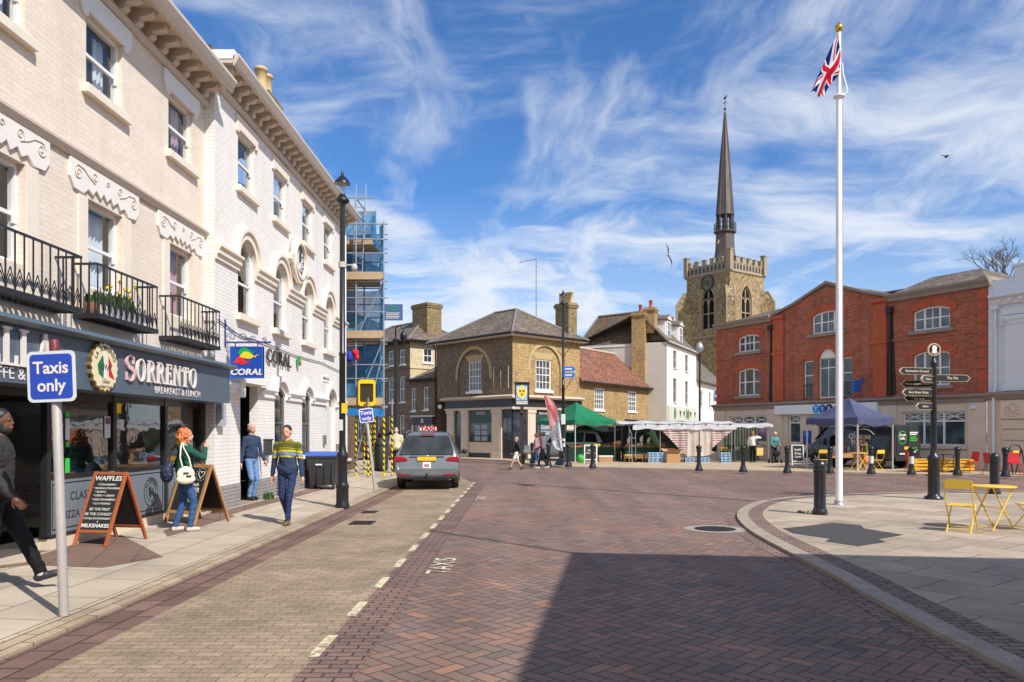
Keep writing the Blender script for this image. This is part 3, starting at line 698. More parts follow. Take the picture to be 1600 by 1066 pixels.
for a,b in zip(mull,mull[1:]):
    m=MB(); m.box(a-CY0+.045,b-CY0-.045,sd+.01,sd+.05,.32,1.06); rp=m.build('stall_riser',M_riser,cr)
    m=MB(); ring(m,fr,[(a-CY0+.1,.37),(b-CY0-.1,.37),(b-CY0-.1,1.01),(a-CY0+.1,1.01)],[(a-CY0+.115,.385),(b-CY0-.115,.385),(b-CY0-.115,.995),(a-CY0+.115,.995)],sd+.006,sd+.011); m.build('panel_line',M_bframe,rp)
    if a<11: 
        text('lettering','CLASSIC',.17,M_dtext,rp,(11.05-CY0,sd+.008,.80),ext=.002,spacing=1.1); text('lettering','PIZZA & PASTA',.15,M_dtext,rp,(11.05-CY0,sd+.008,.55),ext=.002,spacing=1.05)
    elif b<14:
        c0=13.05-CY0; m=MB(); pts=[(c0+(.25+.012*math.cos(20*t_))*math.cos(t_),.68+(.25+.012*math.cos(20*t_))*math.sin(t_)) for t_ in [2*PI*k/80 for k in range(81)]]
        ring(m,fr,pts[:-1],[(c0+(x-c0)*.94,.68+(z-.68)*.94) for x,z in pts[:-1]],sd+.005,sd+.01)
        ring(m,fr,[(c0+.16*math.cos(2*PI*k/40),.68+.16*math.sin(2*PI*k/40)) for k in range(40)],[(c0+.15*math.cos(2*PI*k/40),.68+.15*math.sin(2*PI*k/40)) for k in range(40)],sd+.005,sd+.01)
        fr.prism(m,[(c0-.08,.74),(c0-.02,.79),(c0+.02,.66),(c0-.02,.57),(c0-.07,.62)],sd+.004,sd+.01); fr.prism(m,[(c0+.04,.76),(c0+.09,.68),(c0+.12,.58),(c0+.03,.63)],sd+.004,sd+.01)
        m.build('etched_badge',M_dtext,rp)
        for k,ch in enumerate('LA SORRENTO'):
            a_=R(150-k*12); 
            if ch!=' ': text('badge_letter',ch,.075,M_dtext,rp,(c0+.2*math.cos(a_),sd+.007,.68+.2*math.sin(a_)),(PI/2,-(a_-PI/2),0),.002)
    m=MB(); m.poly([(a-CY0+.02,sd+.035,1.1),(b-CY0-.02,sd+.035,1.1),(b-CY0-.02,sd+.035,2.2),(a-CY0+.02,sd+.035,2.2)]); m.build('shop_window_pane',M_shopglass,cr)
m=MB(); m.poly([(.4,sd+.035,1.1),(5.8,sd+.035,1.1),(5.8,sd+.035,2.2),(.4,sd+.035,2.2)]); m.build('shop_window_pane',M_shopglass,cr)
m=MB(); m.box(.4,5.8,sd+.01,sd+.05,.3,1.06); m.build('stall_riser',M_riser,cr)
# recessed entrance: splayed side lights and a glazed door
m=MB(); m.poly([(5.82,sd+.05,.3),(6.15,.95,.3),(6.15,.95,2.2),(5.82,sd+.05,2.2)]); m.poly([(7.16,sd+.05,.3),(6.95,.95,.3),(6.95,.95,2.2),(7.16,sd+.05,2.2)]); m.build('shop_window_pane',M_shopglass,cr)
m=MB(); m.box(6.12,6.19,.92,1.0,.12,2.25); m.box(6.91,6.98,.92,1.0,.12,2.25); m.box(6.19,6.91,.92,1.0,2.1,2.25); m.box(6.19,6.28,.94,.98,.14,2.1); m.box(6.82,6.91,.94,.98,.14,2.1); m.box(6.28,6.82,.94,.98,.14,.4); d_=m.build('shop_door',M_bframe,cr)
m=MB(); m.poly([(6.28,.96,.4),(6.82,.96,.4),(6.82,.96,2.1),(6.28,.96,2.1)]); m.build('pane',M_shopglass,d_)
m=MB(); m.box(.3,CL-.1,.0,6.9,2.31,2.34); m.build('shop_ceiling',M_int,cr)
m=MB(); m.box(.3,CL-.05,sd+.2,6.9,.10,.14); m.box(.3,CL-.1,5.2,5.3,.14,2.31); m.build('shop_floor',P('dark_shop_interior',(.10,.085,.075),.7,var=.3,scale=2),cr)
m=MB(); m.box(CL-.08,CL+.03,-.03,.3,.1,2.27); m.build('brown_pilaster',brick('brown_glazed_brick',hexc(120,104,90),hexc(100,86,76),hexc(70,62,54),bw=.3,bh=.22),cr)
m=MB(); m.box(CL+.05,CL+.3,-.32,-.22,1.82,2.27); m.build('junction_box',P('pale_grey_box',hexc(176,178,184),.5),cr)
# posters and stickers on the glass
pm=P('paper_white',(.75,.74,.72),.6,var=.05); pg=flat('sticker_green',hexc(60,200,80),.5)
m=MB(); m.box(11.62-CY0,11.78-CY0,sd+.02,sd+.03,1.62,1.95); ps=m.build('window_poster',pm,cr)
m=MB(); m.box(11.64-CY0,11.76-CY0,sd+.014,sd+.02,1.83,1.93); m.build('poster_photo',P('poster_brown',hexc(120,90,90),.6,var=.3,scale=20),ps)
m=MB()
for z0,z1,mm in ((1.92,1.98,0),(1.6,1.9,1),(1.5,1.56,0),(1.14,1.34,0)): m.box(10.62-CY0,10.72-CY0,sd+.02,sd+.028,z0,z1,mm)
m.build('window_sticker',[pg,pm],cr)
# inside: chairs and tables
M_cblue=P('pale_blue_vinyl',hexc(150,180,190),.5); M_wood=P('brown_wood',hexc(120,80,50),.5,var=.2,scale=10)
def cafechair(x,y,rz,label):
    c=thing('cafe_chair',label,'chair',(x,y,.14),rz); m=MB(); m.box(-.24,.24,-.24,.24,.38,.48); m.build('seat',M_cblue,c,bevel=.02); m=MB(); m.box(-.24,.24,.18,.25,.49,.95); m.build('backrest',M_cblue,c,bevel=.02)
    for sx in (-1,1):
        for sy in (-1,1): m=MB(); m.box(sx*.2-.02,sx*.2+.02,sy*.2-.02,sy*.2+.02,0,.379); m.build('leg',M_black,c)
cafechair(-7.9,10.55,R(100),'pale blue upholstered chair inside the cafe behind the entrance glass')
cafechair(-7.6,12.6,R(-80),'pale blue upholstered chair inside the cafe behind the middle shop window')
def cafetable(x,y,label):
    c=thing('cafe_table',label,'table',(x,y,.14)); m=MB(); m.box(-.35,.35,-.35,.35,.70,.74); m.build('tabletop',M_wood,c,bevel=.01); m=MB(); m.lathe([(.22,0),(.22,.02),(.035,.04),(.035,.70)],n=14); m.build('pedestal',M_black,c)
cafetable(-7.6,11.6,'square brown wooden table inside the cafe behind the shop windows')
# flowers on the middle balcony
M_leaf=P('leaf_green',(.06,.12,.03),.6,var=.3,scale=30); M_yel=flat('daffodil_yellow',hexc(250,215,50),.6); M_terra=P('planter_white',(.6,.58,.55),.7)
def leafy(mb,c,n,sp,h,m=0,size=.1):
    for _ in range(n):
        x=c[0]+random.uniform(-sp[0],sp[0]); y=c[1]+random.uniform(-sp[1],sp[1]); hh=h*random.uniform(.5,1.)
        dx,dy=random.uniform(-.4,.4)*hh,random.uniform(-.4,.4)*hh; w=size*random.uniform(.1,.25)
        p=Vector((x,y,c[2])); q=p+Vector((dx*.4,dy*.4,hh*.6)); r_=p+Vector((dx,dy,hh)); a=random.uniform(0,PI); s_=Vector((math.cos(a)*w,math.sin(a)*w,0))
        mb.poly([p-s_*.6,p+s_*.6,q+s_,r_,q-s_],m)
pl_=thing('flower_trough','white trough of yellow daffodils and green plants on the middle balcony','flower trough',(-6.3+.2,11.55,3.385))
m=MB(); m.box(-.1,.1,-.55,.55,0,.17); m.build('trough',M_terra,pl_,bevel=.01)
m=MB(); leafy(m,(0,0,.16),90,(.08,.5),.3,0,.14); m.build('foliage',M_leaf,pl_)
m=MB()
for k in range(8):
    yy=-.4+.11*k+random.uniform(-.04,.04); hh=random.uniform(.25,.45); xx=random.uniform(-.06,.06); m.tube([(xx,yy,.15),(xx+.02,yy+.01,.15+hh)],.005,5,0); m.ball((xx+.03,yy,.15+hh),(.03,.035,.03),1,8)
m.build('daffodils',[M_leaf,M_yel],pl_)
pp_=thing('potted_plant','small brown pot with plant on the left end of the middle balcony','potted plant',(-6.12,10.8,3.385))
m=MB(); m.lathe([(.07,0),(.1,.16),(.09,.16)],n=14); m.build('pot',P('brown_pot',hexc(110,70,50),.7),pp_); m=MB(); leafy(m,(0,0,.15),30,(.06,.06),.2,0,.12); m.build('foliage',M_leaf,pp_)

# ======================= white house
M_dg=darkglass('dark_window_glass'); M_dg2=darkglass('pale_window_glass',(.05,.055,.06))
WY0=15.1; WL=11.1
wh=thing('white_building','three storey white painted brick building with clock and arched windows','building',(-6.1,WY0,0),PI/2)
cs=[16.85,19.2,21.65,23.98]
o2=[op(c-WY0-.5,c-WY0+.5,7.0,8.2) for c in cs]
o1=[op(c-WY0-.5,c-WY0+.5,4.25,5.45,'round') for c in cs]
od=op(1.38,2.5,.1,2.75); og=[op(c-WY0-.43,c-WY0+.43,1.05,2.62,'seg',.2) for c in (19.2,21.55)]; ob=op(8.65,9.75,.1,2.5,'round')
mb=MB(); wall_open(mb,fr,0,WL,.6,9.15,o2+o1+[dict(od,z0=.6)]+og+[dict(ob,z0=.6)],.2)
for x in (0,WL): mb.poly([(x,0,0),(x,7,0),(x,7,8.3 if x==0 else 9.15),(x,0,8.3 if x==0 else 9.15)])
mb.poly([(0,0,8.3),(0,.5,8.3),(0,.5,9.15),(0,0,9.15)]); mb.poly([(0,7,0),(WL,7,0),(WL,7,9.15),(0,7,9.15)])
mb.build('wall',M_white,wh)
mb=MB(); wall_open(mb,Fr((0,-.012)),-.012,WL,.08,.6,[dict(od,z1=.6,zs=.6,z0=.08),dict(ob,arch=None,z1=.6,zs=.6,z0=.08)],.2); mb.poly([(-.012,-.012,.08),(-.012,.3,.08),(-.012,.3,.6),(-.012,-.012,.6)])
mb.poly([(-.012,-.012,.6),(WL,-.012,.6),(WL,0,.6),(-.012,0,.6)]); mb.build('grey_dado',M_dado,wh)
mb=MB(); mb.poly([(0,.5,8.3),(0,7,8.3),(0,7,9.2),(0,3.6,11.2),(0,.5,9.4)]); mb.build('gable',M_ybrick,wh)
mb=MB(); mb.box(.03,WL-.03,.22,6.9,3.1,3.2); mb.box(.03,WL-.03,.22,6.9,6.3,6.4); mb.box(.03,WL-.03,2.4,2.5,.1,9.0); mb.build('interior',M_int,wh)
for k,o in enumerate(o2): window(wh,fr,o,.07,M_sash,M_glass,fw=.055,horn=True,curtain=(M_cwhite,((.0,.22),)),sill=(.12,.1,.13,M_trim))
for k,o in enumerate(o1): window(wh,fr,o,.08,M_sash,M_glass,fw=.06,horn=True,rows=(.42,),curtain=(M_cwhite,((.0,.2),)),sill=(.14,.12,.14,M_trim))
for k,o in enumerate(og): window(wh,fr,o,.03,P('dark_grey_sash',hexc(120,114,108),.5,var=.1),M_dg,fw=.06,rows=(.5,),sill=(.1,.1,.1,M_trim))
for o in o2:
    m=MB(); xm=(o['x0']+o['x1'])/2; fr.prism(m,[(xm-.64,8.5),(xm-.64,8.14),(xm-.5,8.14),(xm-.5,8.2),(xm+.5,8.2),(xm+.5,8.14),(xm+.64,8.14),(xm+.64,8.5)],-.05,0); m.build('window_lintel',M_trim,wh,bevel=.01)
for o in o1:
    m=MB(); archband(m,fr,o,.16,-.06,0,0,0,.0); archband(m,fr,o,.07,-.11,0,0,0,.16); m.build('arch_moulding',M_trim,wh)
spr=[(0,o1[0]['x0'])]+[(a['x1'],b['x0']) for a,b in zip(o1,o1[1:])]+[(o1[-1]['x1'],WL)]
for a,b in spr:
    m=MB(); fr.sweep(m,[(0,5.16),(0,5.449),(-.15,5.449),(-.15,5.40),(-.1,5.36),(-.1,5.27),(-.05,5.25),(-.05,5.16)],a+(-.0),b); m.build('impost_band',M_trim,wh)
for a,b in ((0,od['x0']-.02),(od['x1']+.1,og[0]['x0']-.02),(og[0]['x1']+.02,og[1]['x0']-.02),(og[1]['x1']+.02,ob['x0']-.02),(ob['x1']+.02,WL)):
    m=MB(); fr.sweep(m,[(0,2.52),(0,2.74),(-.12,2.74),(-.12,2.69),(-.05,2.62),(-.05,2.52)],a,b); m.build('impost_band',M_wtrim,wh)
for o in og:
    m=MB(); archband(m,fr,dict(o,zs=o['zs']+.02,rise=.3),.16,-.1,0,0,.05,.03); m.build('hood_mould',M_wtrim,wh)
m=MB(); archband(m,fr,ob,.14,-.08,0,0,0,.02); m.build('hood_mould',M_wtrim,wh)
m=MB(); m.box(od['x0']-.35,od['x1']+.12,-.22,0,2.76,2.9); m.box(od['x0']-.32,od['x0']-.05,-.14,0,2.45,2.76); m.build('door_hood',M_wtrim,wh)
m=MB(); m.box(ob['x0'],ob['x1'],.1,.14,.1,2.5); m.build('blind_door',P('white_door_paint',hexc(226,220,212),.5,var=.06),wh)
m=MB(); ring(m,fr,outline(dict(ob,z0=2.5)),outline(dict(ob,z0=2.5),.05),.1,.15); f_=m.build('fanlight',M_sashg,wh); m=MB(); m.poly([fr(x,.13,z) for x,z in outline(dict(ob,z0=2.5),.03)]); m.build('pane',M_glass,f_)
# recessed front door with its step
m=MB(); m.box(od['x0'],od['x1'],0,.9,.08,.14); m.build('door_step',M_granite,wh)
m=MB(); m.box(od['x0'],od['x0']+.3,.55,.62,.14,2.75); m.box(od['x0']+.3,od['x1'],.55,.62,2.1,2.2); m.box(od['x1']-.08,od['x1'],.55,.62,.14,2.1); dr=m.build('door_frame',P('dark_grey_frame',hexc(80,80,82),.5),wh)
m=MB(); m.poly([(od['x0']+.3,.6,2.2),(od['x1'],.6,2.2),(od['x1'],.6,2.75),(od['x0']+.3,.6,2.75)]); m.build('pane',M_glass,dr)
# clock
ck=20.45-WY0; cz=6.3
def disc(mb,fr,u,z,r,d0,d1,n=36,m=0,r0=0):
    if r0: ring(mb,fr,[(u+r*math.cos(2*PI*k/n),z+r*math.sin(2*PI*k/n)) for k in range(n)],[(u+r0*math.cos(2*PI*k/n),z+r0*math.sin(2*PI*k/n)) for k in range(n)],d0,d1,m)
    else: fr.prism(mb,[(u+r*math.cos(2*PI*k/n),z+r*math.sin(2*PI*k/n)) for k in range(n)],d0,d1,m)
def clock(parent,fr,u,z,r,d,mface,mink,msur,hh=11,mi=55):
    m=MB(); disc(m,fr,u,z,r*1.02,d-.06,d); c=m.build('clock',mface,parent)
    m=MB(); disc(m,fr,u,z,r*1.45,d-.1,d,r0=r*1.02); disc(m,fr,u,z,r*1.22,d-.14,d-.1,r0=r*1.06); m.build('clock_surround',msur,c)
    m=MB()
    for k in range(12):
        a=2*PI*k/12; m.beam(fr(u+.68*r*math.sin(a),d-.066,z+.68*r*math.cos(a)),fr(u+.9*r*math.sin(a),d-.066,z+.9*r*math.cos(a)),r*.12,.012)
    disc(m,fr,u,z,r,d-.066,d-.06,r0=r*.95); disc(m,fr,u,z,r*.62,d-.066,d-.06,r0=r*.58); m.build('numerals',mink,c)
    m=MB(); a=2*PI*(hh+mi/60)/12; m.beam(fr(u-.1*r*math.sin(a),d-.075,z-.1*r*math.cos(a)),fr(u+.5*r*math.sin(a),d-.075,z+.5*r*math.cos(a)),r*.13,.01)
    a=2*PI*mi/60; m.beam(fr(u-.1*r*math.sin(a),d-.088,z-.1*r*math.cos(a)),fr(u+.82*r*math.sin(a),d-.088,z+.82*r*math.cos(a)),r*.09,.01); m.build('clock_hands',mink,c)
    return c
clock(wh,fr,ck,cz,.41,-.06,P('clock_face_white',(.78,.78,.78),.4,var=.04),M_dtext,M_trim,12,2)
m=MB(); fr.prism(m,[(ck-.78,6.36),(ck-.78,6.2),(ck-.58,6.1),(ck-.56,6.36)],-.16,0); fr.prism(m,[(ck+.78,6.1),(ck+.58,6.0),(ck+.58,6.16),(ck+.78,6.22)],-.16,0); m.build('clock_bracket',M_trim,wh)
# cornice, gutter, roof, chimney
m=MB(); fr.sweep(m,[(0,8.56),(0,8.66),(-.1,8.66),(-.1,8.62),(-.05,8.56)],0,WL); m.build('string_course',M_soffit,wh)
m=MB(); fr.sweep(m,[(.1,8.98),(.1,9.05),(-.42,9.05),(-.42,8.98)],-.12,WL+.1); m.build('soffit',M_soffit,wh)
m=MB(); fr.sweep(m,[(-.42,8.93),(-.42,9.12),(-.48,9.16),(-.54,9.16),(-.54,9.1),(-.47,8.97),(-.44,8.93)],-.13,WL+.1); m.build('gutter',M_gut,wh)
cme2=corbel_mesh('corbel_white',.36,.3,M_soffit)
for k in range(26):
    o=bpy.data.objects.new('cornice_bracket',cme2); COL.objects.link(o); o.parent=wh; o.location=(.1+k*.43,-.001,8.68)
m=MB(); roof_slab(m,[(-.05,-.4,9.12),(WL+.08,-.4,9.12),(WL+.08,3.6,11.25),(-.05,3.6,11.25)]); roof_slab(m,[(-.05,7.3,9.2),(WL+.08,7.3,9.2),(WL+.08,3.6,11.25),(-.05,3.6,11.25)]); m.build('roof',M_slate,wh)
m=MB(); m.box(-.13,.05,-.44,.05,9.06,9.24); m.build('parapet_end',M_wtrim,wh)
def chimney(parent,x0,x1,y0,y1,z0,z1,pots,pm,bm,ph=.7,pr=.15,fr_=None):
    m=MB(); m.box(x0,x1,y0,y1,z0,z1-.35); m.box(x0-.06,x1+.06,y0-.06,y1+.06,z1-.35,z1-.22); m.box(x0-.1,x1+.1,y0-.1,y1+.1,z1-.22,z1-.1); m.box(x0-.03,x1+.03,y0-.03,y1+.03,z1-.1,z1); c=m.build('chimney',bm,parent)
    for k in range(pots):
        f=(k+.5)/pots; x=x0+(x1-x0)*f if (x1-x0)>(y1-y0) else (x0+x1)/2; y=(y0+y1)/2 if (x1-x0)>(y1-y0) else y0+(y1-y0)*f
        m=MB(); m.lathe([(pr*1.15,0),(pr*1.1,.1),(pr,.14),(pr*.92,ph-.12),(pr*1.15,ph-.1),(pr*1.15,ph-.02),(pr*.95,ph),(pr*.6,ph)],(x,y,z1),12); m.build('chimney_pot',pm,c)
    return c
chimney(wh,6.7,7.6,1.15,1.75,9.6,11.5,2,M_pot,M_ybrick,.75,.17)
# signs on the white wall
M_bz=P('dark_bronze_letter',hexc(70,64,56),.4,var=.1)
text('lettering','CORAL',.46,M_bz,wh,(19.0-WY0,-.05,3.52),ext=.015,sx=1.1,bold=.006,spacing=1.22)
M_cblu=P('sign_blue',hexc(28,72,165),.4,var=.04); M_cred=flat('logo_red',hexc(228,40,44),.45); M_cyel=flat('logo_yellow',hexc(250,205,30),.45); M_cgre=flat('logo_green',hexc(20,160,80),.45)
def swoosh(mb,f,s,d):
    """three waving bands; f maps (p,q) in 0..1 to a point"""
    def band_(p0,p1,a,m,e):
        n=12; up=[]; lo_=[]
        for i in range(n+1):
            t_=i/n; x=p0[0]+(p1[0]-p0[0])*t_; z=p0[1]+(p1[1]-p0[1])*t_+.06*math.sin(t_*2*PI*.9+.4); w_=.11*(math.sin(PI*min(1,t_*1.25+.08))**.6 if t_<.8 else math.sin(PI*min(1,t_*1.0+.08))**.6)
            up.append((x,z+w_)); lo_.append((x-.04,z-w_))
        for i in range(n): mb.poly([f(*up[i],e),f(*up[i+1],e),f(*lo_[i+1],e),f(*lo_[i],e)],m)
    band_((.26,.74),(.84,.84),0,2,.000); band_((.3,.6),(.92,.72),0,1,.0015); band_((.14,.44),(.66,.5),0,0,.003)
m=MB(); m.box(20.52-WY0,20.66-WY0,-.11,-.04,3.5,3.72,2); swoosh(m,lambda p,q,e:(20.45-WY0+p*.28,-.116-e*3,3.36+q*.42),0,0); m.build('logo_mark',[M_cred,M_cyel,M_cgre],wh)
m=MB(); m.box(23.25-WY0,24.05-WY0,-.02,0,3.25,3.45); sp_=m.build('street_plate',M_wtrim,wh); text('lettering','MARKET PLACE',.11,M_dtext,sp_,(23.65-WY0,-.023,3.35),ext=.002)
m=MB(); m.box(17.95-WY0,18.2-WY0,-.14,0,1.15,1.5); m.box(17.94-WY0,18.21-WY0,-.16,0,1.5,1.54); m.build('letter_box',P('dark_grey_metal',(.05,.05,.055),.45),wh,bevel=.01)
m=MB(); m.box(23.32-WY0,23.5-WY0,-.07,0,1.3,1.6); m.box(24.95-WY0,25.1-WY0,-.07,0,1.1,1.3); m.build('wall_box',P('grey_box',hexc(120,116,110),.5),wh)
m=MB(); m.tube([(10.9,-.06,.1),(10.9,-.06,8.9)],.045,8); m.build('drainpipe',M_wtrim,wh)
m=MB(); m.tube([(.1,-.03,3.95),(1.3,-.03,3.78),(3.,-.03,3.8),(5.2,-.03,3.75),(8,-.03,3.8),(10.9,-.03,3.7)],.012,5); m.build('cable',M_black,wh)
# hanging sign on its wrought iron bracket
hs=thing('hanging_sign','square blue hanging shop sign with red, yellow and green swoosh on iron bracket','hanging sign',(-6.1,15.62,0))
m=MB(); m.box(.0,.02,-.025,.025,3.46,4.02); m.beam((.02,0,3.545),(.95,0,3.545),.035)
def curl(cx,cz,r,a0,sg): m.tube([(cx+r*(1-.8*i/20)*math.cos(a0+sg*2.6*PI*i/20),0,cz+r*(1-.8*i/20)*math.sin(a0+sg*2.6*PI*i/20)) for i in range(21)],.009,5)
curl(.14,3.66,.09,PI,-1); curl(.38,3.65,.085,PI,-1); curl(.58,3.62,.06,PI,-1); curl(.82,3.6,.05,PI,-1); m.tube([(.02,0,3.95),(.1,0,3.8),(.25,0,3.73),(.45,0,3.62),(.7,0,3.57)],.01,5)
m.build('bracket',P('blue_iron',hexc(60,70,130),.45),hs)
m=MB()
for x in (.22,.68): m.tube([(x,0,3.53),(x,0,3.46)],.012,6)
m.build('hanger',M_black,hs)
m=MB(); m.box(.12,.80,-.035,.035,2.81,3.46); sb=m.build('sign_board',M_cblu,hs,bevel=.006)
m=MB(); f2=Fr(); ring(m,f2,[(.12,2.81),(.80,2.81),(.80,3.46),(.12,3.46)],[(.145,2.835),(.775,2.835),(.775,3.435),(.145,3.435)],-.045,.045); m.build('board_edge',P('sign_rim',hexc(50,100,190),.35),hs)
m=MB(); swoosh(m,lambda p,q,e:(.14+p*.64,-.040-e,2.86+q*.62),0,0); m.build('logo_mark',[M_cred,M_cyel,M_cgre],sb)
text('lettering','CORAL',.17,M_letw,sb,(.46,-.041,2.93),ext=.002,sx=1.2,bold=.006,shear=.15)

# ======================= the terrace beyond, behind the scaffold
nb=thing('terrace_building','brown brick terrace building behind the scaffolding beside the white building','building',(-7.1,26.4,0),PI/2)
M_nb=brick('weathered_brown_brick',hexc(140,112,92),hexc(118,94,78),hexc(92,80,68),spread=.2,stain=.35)
oo=[op(1+2.6*k,2.1+2.6*k,z0,z1) for k in range(2) for z0,z1 in ((3.6,5.2),(6.4,7.8))]+[op(.8+2.6*k,2.4+2.6*k,.6,2.6) for k in range(2)]
mb=MB(); wall_open(mb,fr,0,6.4,.0,8.8,oo,.14)
for x in (0,6.4): mb.poly([(x,0,0),(x,7,0),(x,7,8.8),(x,0,8.8)])
mb.poly([(0,7,0),(6.4,7,0),(6.4,7,8.8),(0,7,8.8)]); mb.build('wall',M_nb,nb)
for o in oo: window(nb,fr,o,.09,M_sash,M_dg,rows=(.5,),cols=(.5,),sill=(.08,.08,.1,M_trim))
m=MB(); roof_slab(m,[(0,-.3,8.75),(6.4,-.3,8.75),(6.4,3.5,10.8),(0,3.5,10.8)]); roof_slab(m,[(0,7.2,8.8),(6.4,7.2,8.8),(6.4,3.5,10.8),(0,3.5,10.8)]); m.build('roof',M_slate,nb)
# ------------------------------------------------------------------ buildings across the square
M_dkbrick=brick('dark_grey_brown_brick',hexc(150,126,102),hexc(120,100,82),hexc(122,108,92),spread=.32,stain=.25,patch=(.15,.12,.09,1))
M_tanbrick=brick('tan_gault_brick',hexc(196,164,112),hexc(170,138,92),hexc(150,130,98),spread=.28,stain=.25,patch=(.30,.20,.11,1))
M_palebrick=brick('pale_cream_brick',hexc(226,208,172),hexc(206,188,152),hexc(180,166,140),spread=.15,stain=.15)
M_stone=P('pale_stone_shopfront',hexc(214,196,174),.7,var=.12,scale=3)
M_redtile=brick('red_clay_tiles',hexc(172,116,92),hexc(140,92,72),hexc(86,58,48),bw=.18,bh=.11,ms=.012,bump=1.,spread=.4,stain=.4,patch=(.17,.115,.085,1))
M_browntile=brick('brown_plain_tiles',hexc(128,110,90),hexc(106,90,74),hexc(66,56,48),bw=.18,bh=.1,ms=.012,bump=.9,spread=.3,stain=.35)
M_greytile=brick('grey_plain_tiles',hexc(140,128,116),hexc(116,106,98),hexc(70,64,60),bw=.2,bh=.11,ms=.012,bump=.8,spread=.3,stain=.35)
M_slate2=brick('brown_grey_slates',hexc(132,116,102),hexc(110,97,86),hexc(66,58,52),bw=.28,bh=.14,ms=.008,bump=.6,spread=.25,stain=.35)
M_rend=P('white_render',hexc(240,236,228),.8,var=.06,scale=2)
M_rendg=P('greyed_render',hexc(206,198,186),.85,var=.1,scale=1.5)
M_lead=P('lead_ridge',hexc(128,120,114),.6,var=.15)
M_fasc=P('dark_fascia',(.03,.033,.036),.35,var=.1)
M_teal=P('teal_header',hexc(52,72,72),.35,var=.1)
M_ppot=P('red_clay_pot',hexc(178,92,66),.8,var=.15)
def shell(mb,L,D,z0,z1,m=0,left=True,right=True,back=True):
    if left: mb.poly([(0,0,z0),(0,D,z0),(0,D,z1),(0,0,z1)],m)
    if right: mb.poly([(L,0,z0),(L,D,z0),(L,D,z1),(L,0,z1)],m)
    if back: mb.poly([(0,D,z0),(L,D,z0),(L,D,z1),(0,D,z1)],m)
def eave(parent,fr,u0,u1,z,p,mat,th=.1): m=MB(); fr.sweep(m,[(.0,z-.12),(0,z),(-p,z),(-p,z-th)],u0,u1); return m.build('eave',mat,parent)
def gut(parent,fr,u0,u1,z,p,mat=None): m=MB(); m.tube([fr(u0,-p-.05,z),fr(u1,-p-.05,z)],.065,8); return m.build('gutter',mat or M_black,parent)
def hip(parent,x0,x1,y0,y1,z,r0,r1,ry,zr,mat,mats=None):
    """hip roof over a rectangle, ridge from (r0,ry) to (r1,ry)"""
    m=MB(); a,b,c,d=(x0,y0,z),(x1,y0,z),(x1,y1,z),(x0,y1,z); p,q=(r0,ry,zr),(r1,ry,zr)
    roof_slab(m,[a,b,q,p]); roof_slab(m,[b,c,q]); roof_slab(m,[c,d,p,q]); roof_slab(m,[d,a,p])
    r_=m.build('roof',mat,parent); m=MB()
    for s,e in ((a,p),(b,q),(c,q),(d,p),(p,q)): m.tube([Vector(s)+Vector((0,0,.02)),Vector(e)+Vector((0,0,.02))],.09,6)
    m.build('ridge',mats or M_lead,r_); return r_
# ---- corner house with the estate agent
CBA=(-5.78,51.6); CBR=-math.atan2(5.6,5.23); CBL=7.66; CBD=6.
cb=thing('corner_building','two storey brick corner building with hipped slate roof above stone shopfront','building',(CBA[0],CBA[1],0),CBR)
fl_=Fr(); frr=Fr((CBL,0),(0,1),(-1,0))
def blind(fr,u0,u1,aw,win,mat,spring,name='wall'):
    m=MB(); A=op(aw[0],aw[1],3.85,spring,'round'); wall_open(m,fr,u0,u1,3.7,7.6,[A],.1)
    back=Fr((fr.o[0]+fr.w[0]*.1,fr.o[1]+fr.w[1]*.1),fr.u,fr.w); wall_open(m,back,aw[0]-.1,aw[1]+.1,3.8,7.5,[win],.12)
    return m,A,back
wl=op(3.3,4.6,4.28,6.2); wr=op(2.06,3.42,4.3,6.25)
m,Al,bl=blind(fl_,0,CBL,(2.32,5.52),wl,M_dkbrick,5.36); m.poly([(0,0,0),(0,CBD,0),(0,CBD,7.6),(0,0,7.6)]); m.build('wall',M_dkbrick,cb)
m,Ar,br_=blind(frr,0,CBD,(1.5,4.18),wr,M_tanbrick,5.75); m.poly([(CBL,CBD,0),(0,CBD,0),(0,CBD,7.6),(CBL,CBD,7.6)]); m.build('wall',M_tanbrick,cb)
for f,A,b_,wn in ((fl_,Al,bl,wl),(frr,Ar,br_,wr)):
    m=MB(); archband(m,f,A,.22,-.015,.0,0,.3,.0); m.build('brick_arch',P('buff_arch_brick',hexc(186,160,116),.85,var=.2,scale=8),cb)
    window(cb,b_,wn,.05,M_wtrim,M_dg2,rows=(.25,.5,.75),cols=(.25,.5,.75),fw=.09,bar=.04,sill=(.14,.12,.16,M_wtrim),curtain=None)
    m=MB(); xm=(wn['x0']+wn['x1'])/2; b_.prism(m,[(xm-.7,wn['z1']),(xm+.7,wn['z1']),(xm+.95,wn['z1']+.4),(xm-.95,wn['z1']+.4)],-.012,0); m.build('flat_arch',MC['buff_arch_brick'],cb)
for u in (5.95,6.6,7.3):
    m=MB(); fl_.box(m,u-.02,u+.02,-.03,0,4.5-.15*(u>6.5),5.7-.25*(u==6.6)); m.build('wall_tie',M_rendg,cb)
for f,L in ((fl_,CBL),(frr,CBD)):
    eave(cb,f,-.35 if f is fl_ else -.35,L+.35,7.62,.42,M_dkbrick if 0 else M_stone); gut(cb,f,-.3,L+.3,7.66,.42)
hip(cb,-.48,CBL+.48,-.48,CBD+.4,7.64,2.6,4.75,3.,9.75,M_slate2)
chimney(cb,6.3,7.5,5.1,5.9,7.6,10.15,5,M_pot,M_ybrick,.75,.13)
m=MB(); m.tube([(5.6,4.,9.),(5.6,4.,13.2)],.03,6); m.tube([(5.6,4,13.1),(4.4,3.6,13.0)],.02,5)
